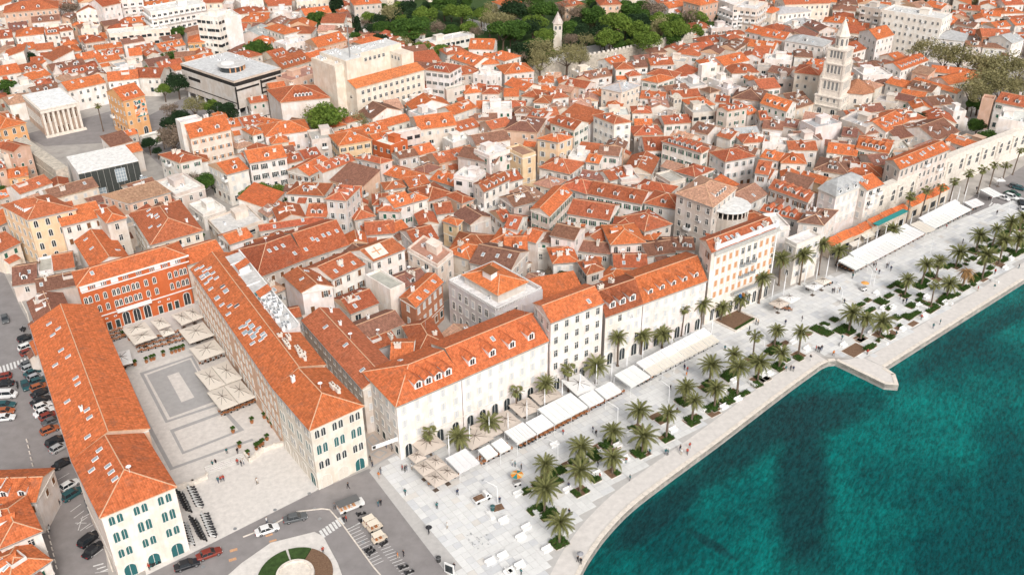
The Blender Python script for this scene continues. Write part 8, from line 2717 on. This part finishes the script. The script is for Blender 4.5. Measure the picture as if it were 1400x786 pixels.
b = MB(); b.box(-1.9, .5, -.8, .8, .45, .6, 0, bottom=True); b.box(-1.9, .5, -.8, -.74, .6, 1.0, 0); b.box(-1.9, .5, .74, .8, .6, 1.0, 0); b.box(-1.9, -1.84, -.74, .74, .6, 1.0, 0)
S_ = [(.5, [(-.8, .35), (-.8, 1.5), (-.66, 1.68), (.66, 1.68), (.8, 1.5), (.8, .35)]), (1.2, [(-.8, .35), (-.8, 1.5), (-.66, 1.66), (.66, 1.66), (.8, 1.5), (.8, .35)]), (1.75, [(-.8, .35), (-.8, .95), (-.7, 1.0), (.7, 1.0), (.8, .95), (.8, .35)]), (1.9, [(-.7, .4), (-.72, .75), (-.65, .8), (.65, .8), (.72, .75), (.7, .4)])]
loft(b, S_); b.poly([(.5, *p_) for p_ in S_[0][1]]); b.build('body', M['objflat'], r, color=(.76, .75, .73))
b = MB(); b.poly([(1.24, -.64, 1.6), (1.24, .64, 1.6), (1.74, .68, 1.03), (1.74, -.68, 1.03)][::-1]); b.box(.7, 1.2, -.815, -.79, 1.0, 1.45, 0); b.box(.7, 1.2, .79, .815, 1.0, 1.45, 0); b.build('windows', M['carglass'], r)
b = MB(); b.box(-1.7, .3, -.68, .68, .6, .95, 0); b.box(-1.2, -.2, -.4, .5, .95, 1.15, 0); b.build('load', M['soil'], r); wheels4(r, 3.6, 1.6, .3)

# ---------------------------------------------------------------- people
SK = (.48, .29, .2)
def person_mesh(seed, stride):
    """one continuous skinned body; returns the evaluated mesh with clothes by material"""
    rnd = random.Random(seed); s = stride
    J = dict(pel=(0, 0, .95), ch=(0.02, 0, 1.30), nk=(.02, 0, 1.47), hd=(.04, 0, 1.60), tp=(.04, 0, 1.72), hl=(0, .10, .90), kl=(.16*s+.04, .11, .50), al=(.22*s-.05, .11, .08), tl=(.22*s+.12, .12, .04), hr=(0, -.10, .90), kr=(-.06*s+.03, -.11, .50), ar=(-.30*s-.02, -.11, .09), tr=(-.30*s+.14, -.12, .04),
             sl=(.01, .19, 1.40), el=(-.10*s, .25, 1.12), wl=(.02-.12*s, .26, .88), gl=(.05-.12*s, .26, .78), sr=(.01, -.19, 1.40), er=(.08*s, -.25, 1.12), wr=(.14+.12*s, -.26, .90), gr=(.18+.12*s, -.26, .81))
    rad = dict(pel=.15, ch=.17, nk=.06, hd=.105, tp=.075, hl=.095, kl=.062, al=.045, tl=.04, hr=.095, kr=.062, ar=.045, tr=.04, sl=.07, el=.048, wl=.034, gl=.04, sr=.07, er=.048, wr=.034, gr=.04)
    E_ = [('pel', 'ch'), ('ch', 'nk'), ('nk', 'hd'), ('hd', 'tp'), ('pel', 'hl'), ('hl', 'kl'), ('kl', 'al'), ('al', 'tl'), ('pel', 'hr'), ('hr', 'kr'), ('kr', 'ar'), ('ar', 'tr'), ('ch', 'sl'), ('sl', 'el'), ('el', 'wl'), ('wl', 'gl'), ('ch', 'sr'), ('sr', 'er'), ('er', 'wr'), ('wr', 'gr')]
    ks = list(J); me = bpy.data.meshes.new('p'); me.from_pydata([J[k] for k in ks], [(ks.index(a), ks.index(b)) for a, b in E_], []); o = bpy.data.objects.new('p', me); COL.objects.link(o)
    md = o.modifiers.new('s', 'SKIN'); sv = me.skin_vertices[0].data
    for i, k in enumerate(ks): sv[i].radius = (rad[k], rad[k]); sv[i].use_root = (k == 'pel')
    sb = o.modifiers.new('u', 'SUBSURF'); sb.levels = 1
    dg = bpy.context.evaluated_depsgraph_get(); out = bpy.data.meshes.new_from_object(o.evaluated_get(dg)); bpy.data.objects.remove(o); bpy.data.meshes.remove(me); return out
PMESH = [person_mesh(i, s) for i, s in enumerate((0, .5, 1, 1.3))]
CLO = {k: mat('cloth_'+k, c, .9, noise=.08, nscale=6) for k, c in dict(black=(.02, .02, .025), navy=(.02, .035, .08), teal=(.02, .13, .14), red=(.38, .05, .03), grey=(.16, .16, .17), beige=(.45, .36, .27), white=(.7, .7, .68), denim=(.06, .09, .15), orange=(.6, .2, .05)).items()}
M['skin'] = mat('skin', SK, .6); HAIRM = {k: mat('hair_'+k, c, .7) for k, c in (('dark', (.025, .018, .014)), ('brown', (.09, .05, .03)), ('fair', (.32, .22, .12)))}
PV = {}
def dressed(v, top, bot, hair):
    k = (v, top, bot, hair)
    if k in PV: return PV[k]
    me = PMESH[v].copy(); me.name = 'person'; me.materials.clear()
    for m_ in (M['skin'], CLO[top], CLO[bot], M['black'], HAIRM[hair]): me.materials.append(m_)
    for p in me.polygons:
        c = p.center; i = 0
        if c.z > 1.66 or (c.z > 1.56 and c.x < .02): i = 4
        elif c.z > 1.47: i = 0
        elif abs(c.y) > .2 and c.z < .88: i = 0
        elif c.z > .93 or abs(c.y) > .215: i = 1
        elif c.z > .1: i = 2
        else: i = 3
        p.material_index = i
        p.use_smooth = True
    PV[k] = me; return me
PEOPLE = '''
@14
530 310 2 black black|walking person in black on the grey road before the right pavilion
690 405 0 teal denim|left one of two people standing on the grey road
703 400 0 black black|right one of two people standing on the grey road
508 488 0 black black|person in black queueing at the tourist cart
520 486 0 red black|person in red queueing at the tourist cart
458 420 1 grey black|person in grey left of the tourist cart
98 495 1 white denim|person in white walking at the forecourt edge above the white car
45 285 1 beige black|person in beige crossing the empty flagstone forecourt
648 165 1 black black|person in black at the mouth of the shopping street
658 195 1 black navy|person in navy at the right pavilion corner
703 232 1 grey denim|person in grey just outside the shopping street
693 255 1 orange beige|small figure in orange outside the shopping street
818 215 1 red black|person in dark red, left of three near the beige parasols
832 222 0 black black|person in black, middle of three near the beige parasols
840 214 1 grey denim|person in grey, right of three near the beige parasols
867 210 0 white beige|person in white at the corner of the beige parasols
833 345 1 teal black|person in teal walking alone left on the pale paving
1002 418 1 teal black|person in teal walking below the big beige parasols
1111 345 1 navy black|person in navy right of the beige parasols
1055 522 1 white beige|person in pale clothes walking right of the umbrella holder
793 680 1 orange beige|person in orange beside a dark figure at the striped bays
825 670 1 black black|dark figure beside the orange one at the striped bays
1093 738 1 black navy|person in black by the information board at the bottom
397 652 0 red black|person in red by the round flower bed
1335 385 0 navy black|person in navy at the lamp foot near the pick-up
694 25 1 black black|person in black walking in the shopping street
732 95 1 red denim|person in red in the shopping street
765 112 1 grey black|person in grey at the right wall of the shopping street
746 45 1 black grey|person further up the shopping street
906 108 1 grey black|person in grey before the first waterfront arch
@15
310 25 1 red denim|person in red beside the cafe seats near the beige parasols
485 30 2 black black|person in black pushing a buggy in mid promenade
468 10 1 navy black|person walking ahead of the buggy pusher
40 190 0 white denim|left one of two people above the orange ice cream umbrella
55 195 0 teal black|right one of two people above the orange ice cream umbrella
88 212 1 black grey|person in black right above the ice cream umbrella
495 195 1 black black|person in black between the palm beds
665 268 1 teal black|person in teal walking alone on the grey slabs
855 130 1 teal denim|left one of a teal couple near the quay
867 133 1 teal black|right one of a teal couple near the quay
932 112 1 black denim|person in black, left of four by the quay edge
938 132 0 white beige|person in white, second of four by the quay edge
970 130 1 red black|person in red, third of four by the quay edge
983 97 1 red grey|person in dark red, topmost of four by the quay edge
388 700 1 black black|person in black beside the open grey umbrella at the quay
404 712 0 black black|small figure behind the open grey umbrella at the quay
87 768 1 teal black|person in dark teal at the very bottom of the promenade
340 310 0 navy black|person in navy leaning by a white block
505 258 0 red black|person in dark red sitting by the bench under the red-hearted palm
342 450 1 black black|person in black right of the lowest palm crown
240 398 1 black denim|person in black in the shade of the third palm
770 130 0 teal black|person in teal sitting by the palm bed near the quay
645 175 0 red teal|person in red sitting on the curved bench
@11
955 480 0 navy black|person in navy left of three before the long awning
970 492 0 red denim|person in red of the three before the long awning
965 520 1 orange beige|person in orange nearest of the three before the long awning
880 590 1 black black|lone person in black right of the bent lamp
1170 378 1 teal black|person in teal left of the orange ice cart
1003 222 0 black grey|left one of two people by the fan palm before the blocks
1012 228 0 teal black|right one of two people by the fan palm before the blocks
1300 272 1 black black|person in black on the paving right of the sunken bed
1335 240 0 navy black|left one of two people right of the sunken bed
1346 243 0 beige black|right one of two people right of the sunken bed
915 715 1 black black|person in black by the middle palm trunks
@12
427 125 1 teal black|left one of two walkers above the paired beds
442 130 1 black denim|right one of two walkers above the paired beds
380 75 0 black black|left one of a group of four near the orange cart
390 72 0 grey black|second of a group of four near the orange cart
408 72 0 white beige|third of a group of four near the orange cart
418 68 0 beige denim|fourth of a group of four near the orange cart
218 222 1 grey black|person in grey walking above the second right palm
130 242 1 navy black|person in navy above the palm left of the pier
293 380 0 red black|left one of four people at the pier root
304 385 0 black black|second of four people at the pier root
312 388 0 navy black|third of four people at the pier root
322 380 0 black denim|fourth of four people at the pier root
263 430 1 black white|person in black left of the pier root
385 408 2 orange black|person in orange stepping onto the pier
132 488 1 teal black|person in teal, left of three under the palm left of the pier
158 486 1 black black|person in black, middle of three under the palm left of the pier
172 488 1 navy black|person in navy, right of three under the palm left of the pier
430 322 1 teal black|person in teal on the path between beds above the pier
565 400 0 red black|person in red sitting right of the bare soil bed above the pier
718 300 0 teal black|person in teal beside the white slab above the pier
755 130 0 black black|person in black, left of the cluster between the hedges
772 128 0 navy black|person in navy, right of the cluster between the hedges
740 105 0 black grey|person in black at the rear of the hedge cluster
1152 62 1 red beige|person in red walking alone on the right quay
1240 52 0 teal white|person in teal sitting on the quay edge far right
915 262 0 teal denim|left one of two people sitting at the quay edge
952 240 0 teal black|right one of two people sitting at the quay edge
852 215 0 red black|person in red on the grey strip beside the quay
@8
487 735 0 teal black|person in teal at the left end of the long awning
598 680 1 black black|person in black, left of a pair right of the long awning end
610 676 1 grey black|person in grey, right of a pair right of the long awning end
612 705 1 red black|person in red below that pair by the long awning
628 712 1 black denim|person in black next to the red one by the long awning
668 680 1 black black|person in black, left of three in the open promenade
678 676 1 grey denim|middle of three walkers in the open promenade
690 695 1 navy black|right one of three walkers in the open promenade
985 470 1 red black|person in red next to the second long awning
1072 550 1 navy black|person in navy at the edge of the right planting
1253 398 1 black black|lone person in black on the pale paving at the far right
1370 682 1 black teal|person in dark clothes on the right quay walkway
1243 712 0 red black|person in red by a bench in the right planting
1145 270 1 black black|person in black at the palms before the old wall
1220 320 1 red black|person in red near the zebra crossing on the right
1210 322 1 black black|person in black near the zebra crossing on the right
@9
660 592 1 teal black|person in dark clothes at the left wing inside the square
@13
1132 192 0 teal black|left one of two people above the steps
1150 184 0 black black|right one of two people above the steps
1208 125 1 teal black|person in teal with hood above the steps near the shrubs
1265 185 0 red black|person in red on the steps, left one
1285 192 0 black grey|person in black on the steps, middle one
1298 182 0 white denim|person in white on the steps, right one
1162 280 1 teal denim|person in teal, left of three below the steps
1177 275 0 red black|person in red, middle of three below the steps
1190 270 0 red navy|person in dark red, right of three below the steps
1370 285 1 white beige|person in white strolling over the cream forecourt
320 402 1 black black|person in black walking in the car street
1265 125 0 black black|person in black next to the shrub above the steps
796 742 0 red black|person in red beside the middle teal garage door
@10
0 0 0 black black|-
'''
t_ = 0; rnd = random.Random(21); seenp = 0
for ln in PEOPLE.strip().splitlines():
    if ln[0] == '@': t_ = int(ln[1:]); continue
    a_, lab = ln.split('|')
    if lab == '-': continue
    x, y, v, tpc, bt = a_.split(); q = tp(t_, float(x), float(y)+8); p = un(*q)
    o = put('person', dressed(int(v), tpc, bt, rnd.choice(('dark', 'brown', 'fair', 'dark'))), None, (p.x, p.y, .05), rnd.uniform(0, 6.28)); s = rnd.uniform(.95, 1.07); o.scale = (s, s, s)
    tag(o, lab, 'person', 'people out walking and sitting')

# umbrellas, ice carts, sign board, bins, potted shrubs, banner, statues
def umb(px, py, col, label, h=2.3, r_=1.0, cols=None, name='umbrella'):
    p = un(px, py); r = tag(empty(name, (p.x, p.y, .05)), label, 'umbrella'); n = 8
    for i in range(n):
        b = MB(); a0, a1 = i*2*math.pi/n, (i+1)*2*math.pi/n; b.poly([(r_*math.cos(a0), r_*math.sin(a0), h-.35), (r_*math.cos(a1), r_*math.sin(a1), h-.35), (0, 0, h)]); b.poly([(r_*math.cos(a1), r_*math.sin(a1), h-.36), (r_*math.cos(a0), r_*math.sin(a0), h-.36), (0, 0, h-.02)])
        b.build('panel', M['canvas'], r, color=(cols[i % len(cols)] if cols else col))
    b = MB(); b.tube((0, 0, 0), (0, 0, h), .03, .03, 5, 0); b.build('pole', M['white_metal'], r); return r
def cart(px, py, label):
    p = un(px, py); r = tag(empty('ice_cream_cart', (p.x, p.y, .05), .4), label, 'ice cream cart'); b = MB(); b.box(-.7, .7, -.4, .4, .3, 1.0, 0, bottom=True); b.box(-.75, .75, -.45, .45, 1.0, 1.06, 1, bottom=True); b.build('body', [M['paint'], M['metal']], r)
    for x in (-.5, .5): b = MB(); b.tube((x, -.45, .25), (x, -.38, .25), .25, .25, 10, 0); b.tube((x, .38, .25), (x, .45, .25), .25, .25, 10, 0); b.build('wheel', M['black'], r)
umb(*tp(15, 66, 285), (.7, .3, .05), 'orange and teal striped umbrella over an ice cream cart', 2.4, 1.35, [(.72, .26, .03), (.02, .22, .22), (.72, .26, .03), (.7, .55, .3)]); cart(*tp(15, 66, 300), 'white ice cream cart under the orange and teal umbrella')
umb(*tp(12, 548, 62), (.75, .35, .1), 'orange umbrella over a cart in the open promenade above the beds', 2.4, 1.1); cart(*tp(12, 546, 68), 'teal-white cart under the orange umbrella above the beds')
umb(*tp(14, 960, 560), (.03, .03, .035), 'black open umbrella held on the pale paving', 2.1, .65); o = put('person', dressed(1, 'black', 'black', 'dark'), None, (un(*tp(14, 958, 562)).x, un(*tp(14, 958, 562)).y, .05)); tag(o, 'person in black under the black umbrella', 'person', 'people out walking and sitting')
umb(*tp(15, 400, 700), (.3, .3, .32), 'grey open umbrella at the quay in the lower middle', 2.1, .65)
def shrubpot(px, py, label, s=1.0, g='potted shrubs of the square'):
    p = un(px, py); r = tag(empty('potted_shrub', (p.x, p.y, .03)), label, 'potted plant', g); b = MB(); b.ring(0, 0, [(.32, 0), (.42, .5), (.45, .55)], 8, 0); b.build('pot', M['wood'], r); o = put('crown', CR['dense'][0], r, (0, 0, 1.25)); o.scale = (.65*s, .65*s, .75*s)
for i, (t, x, y) in enumerate(sorted(((13, 1240, 20), (13, 1275, 100), (13, 1318, 145), (13, 1365, 110), (13, 1385, 95), (14, 42, 105), (14, 75, 85), (14, 98, 60), (9, 1340, 770), (9, 915, 402), (9, 935, 395), (9, 955, 390), (9, 975, 382), (9, 820, 435), (9, 805, 440), (9, 870, 415), (9, 780, 450), (9, 690, 330), (9, 655, 310), (9, 720, 465)), key=lambda q: tp(*q)[0])):
    q = tp(t, x, y); shrubpot(q[0], q[1], f'potted green shrub, {ORDN[i]} from the left on the arcaded square')
for i, q in enumerate(((S1(880, 400)), (S1(908, 425)), (S1(928, 455)))): shrubpot(q[0], q[1], f'leafy pot against the right arcade wall, {ORDN[i]} from the palace side')
def bin_(px, py, label, col=(.03, .1, .1)):
    p = un(px, py); r = tag(empty('litter_bin', (p.x, p.y, .05)), label, 'litter bin'); b = MB(); b.ring(0, 0, [(.4, 0), (.45, 1.0), (.5, 1.05), (.2, 1.25)], 8, 0); b.build('drum', M['objflat'], r, color=col); b = MB(); b.ring(0, 0, [(.52, 1.0), (.52, 1.06)], 8, 0); b.build('rim', M['metal'], r)
bin_(*tp(14, 1297, 432), 'teal litter bin beside the lamp foot near the pick-up'); bin_(*tp(14, 1010, 705), 'dark litter bin at the border of grey road and pale paving', (.05, .05, .05))
p = un(*tp(14, 1325, 420)); b = MB(); b.box(-1.1, 1.1, -.8, .8, 0, .08, 0); o = b.build('soil_patch', M['soil'], None, (p.x, p.y, .05), .4); tag(o, 'small square of soil at the lamp foot near the pick-up', 'planting bed')
p = un(*tp(14, 1068, 770)); r = tag(empty('information_board', (p.x, p.y, .05), -.5), 'white information board at the bottom border of road and paving', 'sign'); b = MB(); b.box(-1.0, 1.0, -.12, .12, .1, 2.4, 0, bottom=True); b.build('board', M['paint'], r); b = MB(); b.box(-.8, .8, -.15, -.11, .4, 2.1, 0); b.build('panel', M['glass'], r)
# banner over the shopping street
a, c = un(*S1(1140, 200), 0), None
A_, B2 = un(508.5, 613, 5), un(543.5, 597.5, 5.5); d = B2-A_; r = tag(empty('street_banner', (A_.x, A_.y, 0), math.atan2(d.y, d.x)), 'long white banner hung across the mouth of the shopping street', 'banner'); b = MB(); b.box(0, d.length, -.03, .03, 4.6, 5.6, 0, bottom=True); b.build('cloth', M['paint'], r); b = MB(); b.box(.15, .85, -.05, -.03, 4.75, 5.45, 0); b.build('emblem', M['dark'], r)
# bollards along the left street
for i in range(22):
    x, y = 125+i*7.5, 70+i*32; q = tp(13, x+20, y); p = un(*q); b = MB() if i == 0 else b
    if i == 0: b.ring(0, 0, [(.14, 0), (.11, .75), (.14, .8), (.05, .88)], 6, 0); BOL = b.mesh('bollard', M['palestone'])
    tag(put('bollard', BOL, None, (p.x, p.y, .01)), f'short pale bollard, {ORDN[i]} from the top in the row along the car street', 'bollard', 'bollards along the car street')
# gulls/pigeons scattered on the paving
bd = MB(); bd.ring(0, 0, [(.02, .08), (.1, .12), (.11, .18), (.05, .24)], 6, 0); bd.box(-.22, -.05, -.03, .03, .15, .18, 0); bd.tube((.08, 0, .2), (.14, 0, .3), .04, .045, 5, 0); bd.box(.17, .24, -.01, .01, .3, .32, 1); bd.box(-.01, .01, -.03, -.01, 0, .1, 1); bd.box(-.01, .01, .01, .03, 0, .1, 1); BD = bd.mesh('pigeon', [M['metal'], M['black']])
for i in range(16):
    x, y = rnd.uniform(1140, 1280), rnd.uniform(545, 640); q = tp(14, x, y); p = un(*q); tag(put('pigeon', BD, None, (p.x, p.y, .05), rnd.uniform(0, 6)), 'tiny grey pigeon of the flock on the pale paving', 'bird', 'pigeons on the pale paving')
print('objects', len(bpy.data.objects))
